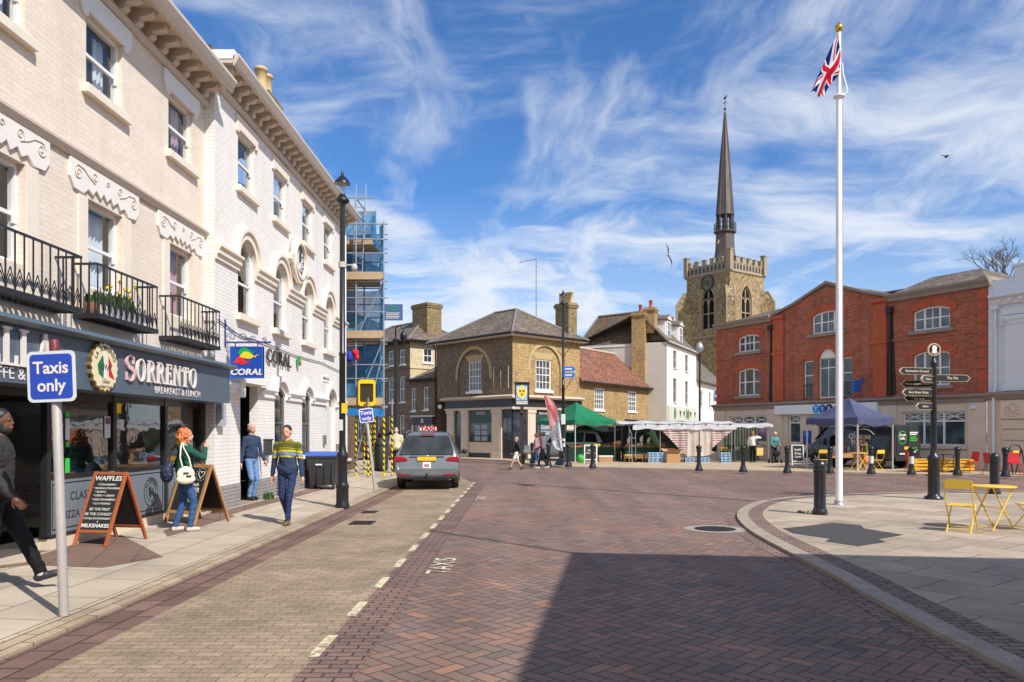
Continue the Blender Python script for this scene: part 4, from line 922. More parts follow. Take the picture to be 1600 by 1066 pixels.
for k in range(6): m.tube([(5.4-k*.18,3.93-k*.06,13.1),(5.4-k*.18+.06,3.93-k*.06-.18,13.1)],.008,4)
m.build('tv_aerial',P('galvanised_steel',hexc(150,152,155),.4,.6,var=.15),cb)
# shopfront, both faces
for f,L,u0 in ((fl_,CBL,1.2),(frr,CBD,0.)):
    m=MB(); f.sweep(m,[(0,3.2),(0,3.7),(-.18,3.7),(-.18,3.2)],u0,L+(.18 if f is fl_ else 0)); m.build('shop_fascia',M_fasc,cb)
    m=MB(); f.sweep(m,[(0,3.7),(0,3.95),(-.1,3.95),(-.5,3.86),(-.5,3.8),(-.3,3.7)],u0-.2,L+(.5 if f is fl_ else 0)); m.build('cornice',M_stone,cb)
    m=MB(); f.sweep(m,[(0,3.06),(0,3.2),(-.26,3.2),(-.22,3.06)],u0,L+(.26 if f is fl_ else 0)); m.build('frieze',M_stone,cb)
def pilaster(f,u0,u1):
    m=MB(); f.box(m,u0,u1,-.16,0,.35,2.85); f.box(m,u0-.04,u1+.04,-.2,0,2.85,3.06); f.box(m,u0-.05,u1+.05,-.2,0,0,.35); f.box(m,u0+.12,u1-.12,-.175,-.16,.55,2.7)
    m.build('pilaster',M_stone,cb,bevel=.01)
for a,b in ((1.35,2.05),(2.85,3.55),(5.9,6.8)): pilaster(fl_,a,b)
for a,b in ((1.15,1.8),(4.6,5.3)): pilaster(frr,a,b)
def shopbay(f,u0,u1,parent,cards=True):
    m=MB(); f.box(m,u0,u1,-.08,0,.35,.95); f.box(m,u0,u1,-.12,0,.95,1.03); m.build('stall_riser',M_stone,parent)
    m=MB(); f.box(m,u0,u1,-.03,0,1.03,3.06); m.build('shop_window',M_dg,parent)
    m=MB(); f.box(m,u0,u1,-.05,-.03,2.25,3.06); h_=m.build('window_header',M_teal,parent)
    if cards:
        m=MB(); n=2
        for i in range(n):
            for j in range(3):
                a=u0+.45+i*(u1-u0-.9)/n; f.box(m,a+.06,a+(u1-u0-.9)/n-.06,-.045,-.035,1.12+j*.36,1.40+j*.36)
        m.build('display_cards',P('dim_cards',hexc(150,160,168),.6,var=.5,scale=9),parent)
    return h_
h1=shopbay(fl_,3.6,5.88,cb); text('lettering','BUCKS',.26,M_letw,h1,(4.74,-.055,2.86),ext=.003)
h2=shopbay(frr,1.85,4.58,cb); text('lettering','BUCKS',.26,M_letw,h2,(CBL+.055,2.6,2.86),(PI/2,0,PI/2),ext=.003)
m=MB(); fl_.box(m,2.07,2.83,.0,.05,.35,3.06); m.build('side_window',M_dg,cb); 
m=MB(); fl_.box(m,1.2,CBL+.1,-.1,0,0,.35); frr.box(m,0,CBD,-.1,0,0,.35); m.build('dark_plinth',P('dark_plinth',(.035,.035,.036),.5),cb)
m=MB(); fl_.box(m,6.82,CBL,-.06,0,.1,3.06,0); d_=m.build('shop_door',M_fasc,cb)
m=MB(); 
for a,b in ((6.9,7.22),(7.28,7.6)): fl_.box(m,a,b,-.065,-.055,1.2,2.5)
m.build('pane',M_dg2,d_)
m=MB(); frr.box(m,0.02,1.1,-.06,0,.35,3.06); m.build('side_window',M_dg,cb)
m=MB(); m.ball(fl_(.75,-.25,3.35),.16,0,10); m.build('globe_light',M_wtrim,cb)
m=MB(); m.tube([fl_(-.02,-.06,0),fl_(-.02,-.06,7.2),fl_(.1,-.4,7.55)],.05,6); m.build('drainpipe',M_black,cb)
# ---- low link and three storey house on the same line
lk=thing('link_building','low two storey dark brick building with small shopfront between two taller brick houses','building',(CBA[0],CBA[1],0),CBR)
ow=[op(-2.95,-2.4,3.15,4.75),op(-1.5,-.88,3.2,4.8)]
m=MB(); wall_open(m,fl_,-3.15,-.03,2.9,5.35,ow,.1); m.poly([(-3.15,0,0),(-3.15,5,0),(-3.15,5,5.35),(-3.15,0,5.35)]); m.poly([(-3.15,.02,0),(-.03,.02,0),(-.03,.02,2.9),(-3.15,.02,2.9)]); m.build('wall',M_dkbrick,lk)
for o in ow: window(lk,fl_,o,.05,M_wtrim,M_dg,rows=(.5,),cols=(.5,),fw=.07,sill=(.06,.08,.1,M_wtrim))
m=MB(); roof_slab(m,[(-3.15,-.3,5.3),(-.05,-.3,5.3),(-.05,4,7.2),(-3.15,4,7.2)]); m.build('roof',M_slate2,lk); gut(lk,fl_,-3.1,-.1,5.32,.3)
m=MB(); fl_.box(m,-2.55,-.25,-.15,0,2.15,2.7); ss=m.build('shop_fascia',M_fasc,lk); m=MB(); fl_.box(m,-2.7,-.1,-.3,0,2.7,2.82); m.build('cornice',M_rendg,lk)
for a in (-2.65,-1.85,-1.15,-.35):
    m=MB(); fl_.box(m,a-.1,a+.1,-.13,.0,.1,2.15); m.build('pilaster',M_stone,lk)
m=MB()
for a,b in ((-2.55,-1.95),(-1.75,-1.25),(-1.05,-.45)): fl_.box(m,a,b,-.05,0,.7,2.15)
m.build('shop_window',M_dg2,lk)
m=MB(); fl_.prism(m,[(-1.6,2.55),(-1.45,2.6),(-1.3,2.55),(-1.3,2.3),(-1.6,2.3)],-.16,-.15); m.build('sign_plate',M_rendg,ss)
th=thing('brick_house','three storey brick house with pale side wall and broad brick chimney','building',(-14.05,60.5,0),CBR)
TL=9.; TD=5.5; fr2=Fr((TL,0),(0,1),(-1,0))
ot=[op(TL-s-.35,TL-s+.35,z0,z1,'seg' if z1<6 else None,.1 if z1<6 else 0) for s in (.95,2.4,3.85,5.3,6.75) for z0,z1 in ((6.5,7.6),(3.8,5.6),(1.0,2.8))]
m=MB(); wall_open(m,fl_,0,TL,0,8.15,ot,.1); shell(m,TL,TD,0,8.15,right=False); m.build('wall',M_dkbrick,th)
orr=[op(1.15,1.98,6.66,7.7)]
m=MB(); wall_open(m,fr2,0,TD,0,8.15,orr,.1); m.build('side_wall',M_palebrick,th)
for o in ot: window(th,fl_,o,.05,M_wtrim,M_dg,rows=(.5,),cols=(.5,),fw=.07,sill=(.06,.06,.08,M_wtrim))
window(th,fr2,orr[0],.04,M_wtrim,M_dg,rows=(.5,),cols=(.5,),fw=.09,sill=(.08,.08,.1,M_wtrim))
m=MB(); fr2.box(m,0,TD,-.06,0,6.2,6.32); m.build('string_course',M_palebrick,th); m=MB(); fl_.box(m,0,TL+.06,-.06,0,6.2,6.32); m.build('string_course',M_dkbrick,th)
hip(th,-.4,TL+.45,-.45,TD+.4,8.15,2.5,6.5,2.75,10.0,M_slate2); gut(th,fl_,-.3,TL+.4,8.17,.4); gut(th,fr2,-.4,TD+.3,8.17,.4)
chimney(th,6.4,8.3,2.0,3.3,8.3,11.2,0,M_pot,M_ybrick)
# ---- red tiled range
rt=thing('red_roof_building','low tan brick range with red clay tiled roof and three white sash windows','building',(3.83,50.1,0),math.atan2(11.9,8.27))
RL=14.4; orr=[op(c-.68,c+.68,3.17,4.68) for c in (2.66,7.68,11.3)]
m=MB(); wall_open(m,fl_,0,RL,0,5.05,orr,.1); shell(m,RL,5.4,0,5.05); m.poly([(RL,0,5.05),(RL,5.4,5.05),(RL,2.7,7.7)]); m.build('wall',M_tanbrick,rt)
for o in orr: window(rt,fl_,o,.03,M_wtrim,M_dg2,rows=(.25,.5,.75),cols=(.25,.5,.75),fw=.1,bar=.04,sill=(.1,.08,.1,M_wtrim))
m=MB(); roof_slab(m,[(-.1,-.35,4.98),(RL+.15,-.35,4.98),(RL+.1,2.7,7.75),(-.1,2.7,7.75)]); roof_slab(m,[(-.1,5.7,4.98),(RL+.15,5.7,4.98),(RL+.1,2.7,7.75),(-.1,2.7,7.75)]); rf=m.build('roof',M_redtile,rt)
m=MB(); m.tube([(0,2.7,7.8),(RL+.1,2.7,7.8)],.1,6); m.tube([(RL+.12,-.3,5.06),(RL+.1,2.7,7.78)],.07,6); m.build('ridge',P('pale_mortar',hexc(190,170,150),.9),rf)
gut(rt,fl_,0,RL+.1,5.0,.33)
m=MB(); fl_.box(m,6.4,8.6,-.5,0,2.55,2.62); m.build('door_canopy',M_lead,rt); m=MB(); fl_.box(m,10.6,12.4,-.06,0,2.3,2.75); sb_=m.build('sign_board',P('pale_blue_sign',hexc(200,212,224),.5),rt); text('lettering','OFFICE',.3,M_cblu,sb_,(11.5,-.065,2.52),ext=.002)
for a,b in ((12.6,13.9),(1.5,3.2)): m=MB(); fl_.box(m,a,b,-.02,0,0,2.3); m.build('doorway',M_fasc,rt)
# ---- big brown roof and brick stack behind
bt=thing('brown_roof_house','house with big brown tiled mansard roof rising behind the red roof','building',(4.6,61.3,0),-math.atan2(2.4,4.9))
m=MB(); m.box(0,5.6,.3,5.,0,8.4); m.build('wall',M_rendg,bt)
m=MB(); roof_slab(m,[(-.3,0,8.35),(5.6,0,8.35),(5.6,1.9,11.3),(1.0,1.9,11.1)]); roof_slab(m,[(-.3,0,8.35),(1.0,1.9,11.1),(1.0,3.6,11.1),(-.3,5.3,8.35)]); roof_slab(m,[(1.0,1.9,11.1),(5.6,1.9,11.3),(5.6,3.6,11.3),(1.0,3.6,11.1)]); rf=m.build('roof',M_browntile,bt)
m=MB(); m.tube([(1.0,1.9,11.15),(5.6,1.9,11.35)],.1,6); m.tube([(-.3,0,8.4),(1.0,1.9,11.15)],.07,6); m.build('ridge',M_lead,rf)
gut(bt,Fr(),0,5.5,8.36,.05,M_rendg)
chimney(bt,4.55,5.6,-.35,.9,0,10.9,1,M_ppot,M_tanbrick,.7,.14)
# ---- white three storey house
wt=thing('white_house','tall narrow white rendered house with two dormers and a green leaf shop sign','building',(11.08,58,0),math.atan2(.9,.44))
WTL=9.6; ow=[op(c-.55,c+.55,z0,z1) for c in (2.4,6.2) for z0,z1 in ((6.7,8.1),(4.0,5.9))]
m=MB(); wall_open(m,fl_,0,WTL,0,8.55,ow,.1); shell(m,WTL,7,0,8.55,left=False); m.build('wall',M_rend,wt); m=MB(); m.poly([(0,0,0),(0,7,0),(0,7,8.55),(0,0,8.55)]); m.build('side_wall',M_rendg,wt)
for o in ow: window(wt,fl_,o,.08,M_sashg,M_dg,rows=(.5,),cols=(.5,),fw=.05,sill=(.06,.08,.08,M_rendg))
m=MB(); roof_slab(m,[(-.1,-.2,8.5),(WTL+.1,-.2,8.5),(WTL+.1,2.2,11.),(-.1,2.2,11.)]); roof_slab(m,[(-.1,2.2,11.),(WTL+.1,2.2,11.),(WTL+.1,7,9.),(-.1,7,9.)]); m.build('roof',M_greytile,wt); gut(wt,fl_,-.1,WTL+.1,8.55,.18,M_rendg)
for c in (2.4,6.2):
    m=MB(); m.box(c-.75,c+.75,.55,2.2,8.9,10.55); m.poly([(c-.85,.4,10.55),(c+.85,.4,10.55),(c,.4,10.95)]); d_=m.build('dormer',M_rend,wt); m=MB(); m.prism([(c-.9,10.5),(c+.9,10.5),(c+.9,10.58),(c,11.0),(c-.9,10.58)],.4,2.4,'y'); m.build('dormer_roof',M_slate2,d_)
    m=MB(); m.box(c-.5,c+.5,.5,.56,9.15,10.4); m.build('pane',M_dg,d_); m=MB(); ring(m,fl_,[(c-.55,9.1),(c+.55,9.1),(c+.55,10.45),(c-.55,10.45)],[(c-.45,9.2),(c+.45,9.2),(c+.45,10.35),(c-.45,10.35)],.46,.52); m.box(c-.45,c+.45,.47,.51,9.75,9.8); m.box(c-.02,c+.02,.47,.51,9.2,9.74); m.box(c-.02,c+.02,.47,.51,9.81,10.35); m.build('frame',M_wtrim,d_)
chimney(wt,8.3,9.4,1.6,2.4,9.6,11.2,2,M_ppot,M_tanbrick,.6,.13); chimney(wt,.1,.9,1.0,1.8,9.3,11.3,1,M_ppot,M_tanbrick,.6,.14)
m=MB(); fl_.box(m,.1,9.5,-.12,0,2.55,3.7); sg=m.build('shop_sign',P('pale_olive_sign',hexc(206,204,186),.6,var=.1),wt)
M_leafs=flat('sign_leaf_green',hexc(92,130,78),.6); M_bunt=flat('bunting_dark',(.05,.05,.05),.6)
m=MB()
for u,w_,h_ in ((1.9,.45,.75),(5.7,.4,.7),(6.3,.35,.7)):
    pts=[(u+w_*math.sin(t_)*(.9 if math.sin(t_)>0 else .6),3.12+h_*.6*math.cos(t_)) for t_ in [2*PI*k/16 for k in range(16)]]; fl_.prism(m,pts,-.14,-.12)
m.build('leaf_motif',M_leafs,sg)
m=MB()
for u in (3.6,4.8,7.1,8.6): fl_.prism(m,[(u-.28,3.35),(u+.28,3.35),(u,2.85)],-.14,-.12)
m.build('bunting_motif',M_bunt,sg)
m=MB(); fl_.box(m,.2,9.4,-.03,0,.3,2.5); m.build('shop_window',M_dg,wt); m=MB(); fl_.sweep(m,[(0,2.5),(0,2.55),(-.5,2.4),(-.5,2.3)],.1,9.5); m.build('awning_box',M_fasc,wt)
# ---- lower white house next to it
lw=thing('low_white_house','lower white rendered house with grey tiled roof and round blue sign beside the red bank','building',(15.35,66.7,0),math.atan2(.9,.44))
ow=[op(c-.6,c+.6,z0,z1) for c in (2.,5.5,9.) for z0,z1 in ((3.9,5.4),)]
m=MB(); wall_open(m,fl_,0,14,0,6.1,ow,.1); shell(m,14,7,0,6.1); m.build('wall',M_rend,lw)
for o in ow: window(lw,fl_,o,.05,M_wtrim,M_dg2,rows=(.33,.66),cols=(.33,.66),fw=.08,sill=(.06,.06,.08,M_rendg))
m=MB(); roof_slab(m,[(0,-.3,6.05),(14,-.3,6.05),(14,3.6,9.6),(0,3.6,9.6)]); roof_slab(m,[(0,7.3,6.05),(14,7.3,6.05),(14,3.6,9.6),(0,3.6,9.6)]); m.build('roof',M_greytile,lw); gut(lw,fl_,0,14,6.1,.3)
m=MB(); m.box(6.9,7.1,-.7,-.1,4.6,5.6); bs=m.build('bracket_sign',M_cblu,lw); m=MB(); m.lathe([(.2,0),(.2,.02)],n=16,M=Matrix.Translation((6.88,-.4,5.1))@Matrix.Rotation(-PI/2,4,'Y')); m.build('sign_disc',M_letw,bs)
m=MB(); fl_.box(m,4.5,7.,-.03,0,.8,2.4); fl_.box(m,9.,11.5,-.03,0,.8,2.4); m.build('shop_window',M_dg,lw)
m=MB(); f_=op(2.0,3.1,0,1.9,'round'); fl_.prism(m,outline(f_),-.03,0); m.build('door',M_fasc,lw)
chimney(lw,.3,1.5,2.9,3.8,8.2,10.8,3,M_ppot,M_tanbrick,.6,.14); chimney(lw,4.2,5.0,2.9,3.8,8.2,10.2,2,M_ppot,M_tanbrick,.6,.14)

# ---- church tower with its spire
def flint(name):
    t=NT(name); c=t.co(); v=t.n('ShaderNodeTexVoronoi',{'Vector':c,'Scale':4.5}); vd=t.n('ShaderNodeTexVoronoi',{'Vector':c,'Scale':4.5},feature='DISTANCE_TO_EDGE')
    col=t.ramp(t.n('ShaderNodeSeparateColor',{0:v.outputs[1]}).outputs[0],[(0,hexc(92,82,70)),(.3,hexc(140,120,92)),(.55,hexc(172,146,104)),(.8,hexc(120,104,84)),(1,hexc(196,176,140))])
    e=t.rng(vd.outputs[0],.0,.09,1,0); col=t.mix(e,col,hexc(178,156,118)); n=t.noise(c,.5,4,.65); k=t.rng(n,.3,.7,1.15,.7); col=t.mix(1.,col,t.comb(k,k,k),'MULTIPLY')
    return t.bsdf(col,.9,0,.3,vd.outputs[0],.04,.6)
M_flint=flint('flint_rubble'); M_ash=P('limestone_dressing',hexc(160,144,118),.85,var=.28,scale=2.)
t_=NT('spire_lead'); c_=t_.co(); n_=t_.noise(t_.n('ShaderNodeVectorMath',{0:c_,1:(6,6,.25)},operation='MULTIPLY').outputs[0],1.,4,.6)
M_spire=t_.bsdf(t_.ramp(n_,[(.3,hexc(70,60,57)),(.55,hexc(94,82,77)),(.75,hexc(118,106,100))]),.5,.1,.5)
M_voidd=flat('dark_louvre',(.015,.014,.013),.9,.1)
ch=thing('church_tower','flint church tower with battlements, black clock and tall dark spire','church',(21.15,97.4,0),-math.atan2(.8,.6))
S=6.75; fA=Fr(); fB=Fr((S,0),(0,1),(-1,0)); oA=op(2.35,4.4,14.4,18.0,'point',1.75); oB=op(2.2,4.2,14.4,18.0,'point',1.75)
m=MB(); wall_open(m,fA,0,S,0,21.3,[oA],.35); wall_open(m,fB,0,S,0,21.3,[oB],.35); shell(m,S,S,0,21.3,right=False); m.poly([(0,0,21.25),(S,0,21.25),(S,S,21.25),(0,S,21.25)]); m.build('wall',M_flint,ch)
for f,o in ((fA,oA),(fB,oB)):
    m=MB(); archband(m,f,o,.22,-.06,.0,0,3.6,0); m.build('window_surround',M_ash,ch)
    m=MB(); m.poly([f(x,.3,z) for x,z in outline(o)]); bw=m.build('louvred_window',M_voidd,ch)
    m=MB(); xm=(o['x0']+o['x1'])/2
    ring(m,f,outline(o),outline(o,.12),.1,.3); f.box(m,xm-.07,xm+.07,.12,.28,14.5,19.3); f.box(m,o['x0']+.1,xm-.07,.14,.26,16.3,16.42); f.box(m,xm+.07,o['x1']-.1,.14,.26,16.3,16.42)
    for s in (-1,1):
        a=op(xm+s*.5-.44,xm+s*.5+.44,17.2,17.6,'point',.7); pi_=archpts(a,.1); po=archpts(a,0); 
        for q in range(len(pi_)-1): f.prism(m,[po[q],po[q+1],pi_[q+1],pi_[q]],.14,.26)
    m.build('tracery',M_ash,bw)
for f in (fA,fB):
    m=MB(); f.sweep(m,[(0,21.05),(0,21.3),(-.12,21.3),(-.16,21.2)],-.16,S+.16); f.sweep(m,[(0,13.3),(0,13.6),(-.16,13.4)],0,S); m.build('string_course',M_ash,ch)
def battlement(f):
    m=MB(); f.box(m,0,S,0,.35,21.3,22.35); n=5; w=S/(2*n+1)
    for k in range(n+1): f.box(m,2*k*w,2*k*w+w,0,.35,22.35,23.05); f.box(m,2*k*w-.05,2*k*w+w+.05,-.05,.40,23.05,23.15)
    for k in range(n): f.box(m,(2*k+1)*w+.05,(2*k+2)*w-.05,-.05,.4,22.35,22.43)
    b=m.build('parapet',M_ash,ch); m=MB()
    for k in range(2*n+1):
        a=op(k*w+.12,k*w+w-.12,21.55,21.95,'point',.35); f.prism(m,outline(a),-.012,0)
    m.build('flint_panels',P('knapped_flint',(.06,.055,.05),.5,var=.3),b)
battlement(fA); battlement(fB); battlement(Fr((0,S),(0,-1),(1,0))); battlement(Fr((S,S),(-1,0),(0,-1)))
for x,y in ((0,0),(S,0),(S,S)): m=MB(); m.box(x-.28,x+.28,y-.28,y+.28,21.3,23.7); m.box(x-.34,x+.34,y-.34,y+.34,23.7,23.85); m.build('corner_turret',M_ash,ch)
def buttress(x,y,ang,name='buttress'):
    M=Matrix.Translation((x,y,0))@Matrix.Rotation(ang,4,'Z'); prof=[(-.6,0),(1.75,0),(1.75,9.2),(1.3,10.4),(1.3,17.9),(.4,19.3),(-.6,19.3)]
    m=MB(); m.prism(prof,-.55,.55,'y',0,M); b=m.build(name,M_flint,ch)
    m=MB()
    for sgn in (-1,1):
        a,c=(.42,.6) if sgn>0 else (-.6,-.42)
        m.prism([(1.57,0),(1.79,0),(1.79,9.25),(1.34,10.45),(1.34,17.95),(.4,19.4),(.4,19.2),(1.15,17.8),(1.15,10.4),(1.57,9.1)],a,c,'y',0,M)
    m.build('quoins',M_ash,b)
buttress(S,0,-PI/4); buttress(0,0,-3*PI/4); buttress(S,S,PI/4)
clock(ch,fA,3.37,20.2,.72,0,M_dtext,P('gilt',hexc(230,200,110),.35,.3),M_fasc,3,0)
cx=cy=S/2
def octl(mb,prof,m=0): mb.lathe(prof,(cx,cy,0),8,m,False)
m=MB(); octl(m,[(1.75,21.4),(1.6,22.2),(1.22,24.6),(1.12,26.75)]); sp=m.build('spire_base',M_spire,ch)
m=MB(); octl(m,[(1.12,26.75),(1.42,26.95),(1.42,27.1),(1.1,27.1)]); m.build('gallery',M_spire,sp)
m=MB(); octl(m,[(1.18,29.15),(1.08,29.25),(.62,35.8),(.08,42.3),(.05,42.3)]); 
for k in range(8):
    a=2*PI*k/8; m.tube([(cx+1.09*math.cos(a),cy+1.09*math.sin(a),29.2),(cx+.63*math.cos(a),cy+.63*math.sin(a),35.8),(cx+.08*math.cos(a),cy+.08*math.sin(a),42.3)],.055,5)
sp2=m.build('spire',M_spire,ch)
for k in range(8):
    a=2*PI*k/8; m=MB(); m.tube([(cx+.98*math.cos(a),cy+.98*math.sin(a),27.1),(cx+.98*math.cos(a),cy+.98*math.sin(a),29.2)],.12,6); m.build('lantern_post',M_spire,sp)
m=MB(); octl(m,[(.35,27.1),(.35,29.2)]); m.build('lantern_core',M_spire,sp)
m=MB(); pts=[(cx+1.38*math.cos(2*PI*k/8),cy+1.38*math.sin(2*PI*k/8)) for k in range(9)]
for z in (27.5,28.1): m.tube([(x,y,z) for x,y in pts],.035,5)
for a,b in zip(pts,pts[1:]):
    for q in range(4): x=a[0]+(b[0]-a[0])*q/4; y=a[1]+(b[1]-a[1])*q/4; m.tube([(x,y,27.1),(x,y,28.1)],.025,4)
m.build('gallery_rail',M_black,sp)
m=MB(); m.tube([(cx,cy,42.2),(cx,cy,44.5)],.04,6); m.ball((cx,cy,42.7),.17,0,8); m.beam((cx-.35,cy,43.5),(cx+.35,cy,43.5),.06); m.prism([(cx-.3,44.1),(cx-.05,44.25),(cx+.1,44.2),(cx+.3,44.5),(cx+.22,44.05),(cx,43.95)],cy-.02,cy+.02,'y'); m.build('weathervane',M_black,sp2)
m=MB(); fA.prism(m,[(3.375+.2*math.cos(2*PI*k/12)*(1.6 if k%3==0 else .8),25.6+.2*math.sin(2*PI*k/12)*(1.6 if k%3==0 else .8)) for k in range(12)],2.05,2.12); m.build('gilt_ornament',MC['gilt'],sp)
# ------------------------------------------------------------------ red brick bank and its neighbour
M_redbrick=brick('red_brick',hexc(194,108,80),hexc(160,88,66),hexc(170,132,110),bw=.23,bh=.075,spread=.16,stain=.3,soot=.28)
M_rubbed=brick('rubbed_orange_brick',hexc(200,102,72),hexc(186,92,64),hexc(156,92,70),bw=.1,bh=.3,ms=.004,stain=.15)
M_gstone=P('grey_pink_stone',hexc(222,202,182),.85,var=.16,scale=1.6,bump=.2,bscale=30)
M_gst2=P('weathered_stone_cornice',hexc(150,136,126),.85,var=.25,scale=2.5)
M_drain=P('black_stained_pipe',(.02,.018,.018),.6,var=.3)
M_blueg=darkglass('blue_grey_glass',(.035,.05,.06))
bk=thing('bank_building','long red brick three storey bank with central gable and stone ground floor','building',(12.3,48,0),math.atan2(-14.5,8.2))
BL=16.7; f=Fr(); ops=[]
top=[op(1.83,3.53,6.5,7.38,'seg',.16),op(13.2,15.0,6.5,7.42,'seg',.18)]; low=[op(1.83,3.53,3.85,5.35,'seg',.16),op(13.2,15.0,3.85,5.35,'seg',.18)]
ct=op(7.3,9.25,7.0,8.0,'seg',.2); vn=[op(6.75,7.4,3.5,5.6),op(7.75,8.85,3.5,5.6,'round'),op(9.2,9.85,3.5,5.6)]
m=MB(); wall_open(m,f,0,BL,3.4,8.2,top+low+[ct]+vn,.16)
m.poly([f(u,0,z) for u,z in ((4.6,8.2),(11.85,8.2),(11.85,8.4),(10.6,8.75),(8.3,9.62),(6.,8.75),(4.6,8.4))]); shell(m,BL,9,3.4,8.2); 
m.build('wall',M_redbrick,bk)
for u0,u1 in ((4.62,5.4),(11.1,11.85)):
    m=MB(); f.box(m,u0,u1,-.1,0,3.42,6.1); f.box(m,u0-.05,u1+.05,-.16,0,6.1,6.25); f.box(m,u0,u1,-.1,0,6.25,8.15); f.box(m,u0-.08,u1+.08,-.22,0,8.15,8.35); m.build('brick_pilaster',M_rubbed,bk)
m=MB(); f.prism(m,[(4.5,8.36),(6.,8.76),(8.3,9.64),(10.6,8.76),(11.95,8.36),(11.95,8.5),(10.6,8.9),(8.3,9.78),(6.,8.9),(4.5,8.5)],-.14,.2); m.build('gable_coping',M_gst2,bk)
for a,b in ((0,4.5),(11.95,BL+.15)):
    m=MB(); f.sweep(m,[(.1,8.1),(.1,8.45),(-.3,8.45),(-.3,8.36),(-.16,8.22),(-.12,8.1)],a-.1,b); m.build('cornice',M_gst2,bk)
m=MB(); f.box(m,0,4.55,-.04,0,6.12,6.24); f.box(m,11.9,BL,-.04,0,6.12,6.24); m.build('brick_band',M_redbrick,bk)
for k in range(9):
    m=MB(); 
    for u0,u1 in ((0,.4),(BL-.45,BL)): f.box(m,u0,u1-(.12 if k%2 else 0)*(u0==0)+0,-.025,0,3.45+k*.52,3.82+k*.52)
    m.build('quoin',M_rubbed,bk)
for o in top+low+[ct]:
    w=o['x1']-o['x0']
    window(bk,f,o,.1,M_wtrim,M_blueg if o in low else M_dg2,rows=(.5,),mull=(.27,.73),cols=() if o in low else (.5,),fw=.09,bar=.04,mid=.06,curtain=None)
    m=MB(); archband(m,f,o,.34,-.035,0,0,.25,0); m.build('window_arch',M_rubbed,bk)
    m=MB(); f.box(m,o['x0']-.2,o['x1']+.2,-.12,.08,o['z0']-.16,o['z0']); m.build('sill',M_gst2,bk)
for o in vn: window(bk,f,o,.1,M_wtrim,M_dg,rows=(.62,),cols=(.5,) if o['arch'] else (),fw=.07,bar=.04)
m=MB(); archband(m,f,vn[1],.22,-.04,0,0,0,0); f.box(m,6.7,7.72,-.05,0,5.62,5.8); f.box(m,8.88,9.9,-.05,0,5.62,5.8); m.build('window_arch',M_rubbed,bk)
m=MB(); f.prism(m,outline(dict(vn[1],z0=5.6),.08),.09,.13); m.build('lunette',M_wtrim,bk)
for u0,u1 in ((6.75,7.4),(9.2,9.85)):
    m=MB(); f.box(m,u0,u1,-.02,0,4.25,4.29); f.box(m,u0,u1,-.02,0,3.5,3.54)
    for q in range(3):
        for s in (-1,1): m.tube([f((u0+u1)/2+s*.14+.1*math.cos(a),-.01,3.65+q*.22+.1*math.sin(a)) for a in [2*PI*k/12 for k in range(13)]],.012,4)
    m.build('window_grille',M_black,bk)
m=MB(); roof_slab(m,[(-.1,-.1,8.4),(4.6,-.1,8.4),(4.6,3.5,9.5),(2.5,3.5,9.5)]); roof_slab(m,[(-.1,-.1,8.4),(2.5,3.5,9.5),(-.1,9,8.4)]); roof_slab(m,[(11.8,-.1,8.4),(BL,-.1,8.4),(BL-2.4,3.8,9.75),(11.8,3.8,9.75)]); roof_slab(m,[(BL,-.1,8.4),(BL,9,8.4),(BL-2.4,3.8,9.75)])
roof_slab(m,[(4.6,-.1,8.4),(8.3,-.1,9.65),(8.3,6,9.65),(4.6,6,8.4)]); roof_slab(m,[(11.9,-.1,8.4),(8.3,-.1,9.65),(8.3,6,9.65),(11.9,6,8.4)]); roof_slab(m,[(4.6,9,8.4),(11.8,9,8.4),(11.8,3.8,9.4),(4.6,3.5,9.4)])
m.build('roof',M_slate2,bk)
m=MB(); m.box(BL-.3,BL+.02,-.2,6,8.42,8.56); m.build('parapet_end',M_gst2,bk)
for u in (4.5,12.05):
    m=MB(); m.tube([f(u,-.09,0),f(u,-.09,7.6)],.06,8); f.box(m,u-.14,u+.14,-.24,0,7.55,7.85); m.build('drainpipe',M_drain,bk)
    m=MB(); f.prism(m,[(u-.25,3.5),(u+.3,3.5),(u+.16,6.),(u+.1,7.6),(u-.1,7.6),(u-.2,5.2)],-.006,.0); m.build('damp_stain',P('soot_stain',(.06,.035,.03),.9,var=.4,scale=2),bk)
# stone ground floor
gw=[op(1.25,4.2,1.05,2.65),op(5.75,6.6,1.05,2.65),op(9.9,10.8,1.05,2.65),op(12.7,15.75,1.05,2.65),op(7.8,9.1,.1,2.65)]
m=MB(); f2=Fr((0,-.1),(1,0),(0,1)); wall_open(m,f2,-.05,BL,0,3.25,gw,.2); m.poly([(-.05,-.1,0),(-.05,9,0),(-.05,9,3.3),(-.05,-.1,3.3)]); m.build('stone_wall',M_gstone,bk)
m=MB(); f2.sweep(m,[(0,3.02),(0,3.25),(.1,3.42),(-.28,3.36),(-.28,3.28),(-.12,3.2),(-.1,3.02)],-.1,BL); m.build('stone_cornice',M_gst2,bk)
for a,b in ((-.05,.9),(4.0+.25,5.4),(11.,12.4),(15.9,BL)): m=MB(); f2.box(m,a,b,-.09,0,.0,3.0); m.build('stone_pier',M_gstone,bk,bevel=.015)
m=MB(); f2.box(m,-.08,BL,-.05,0,0,.85); m.build('stone_base',M_gstone,bk)
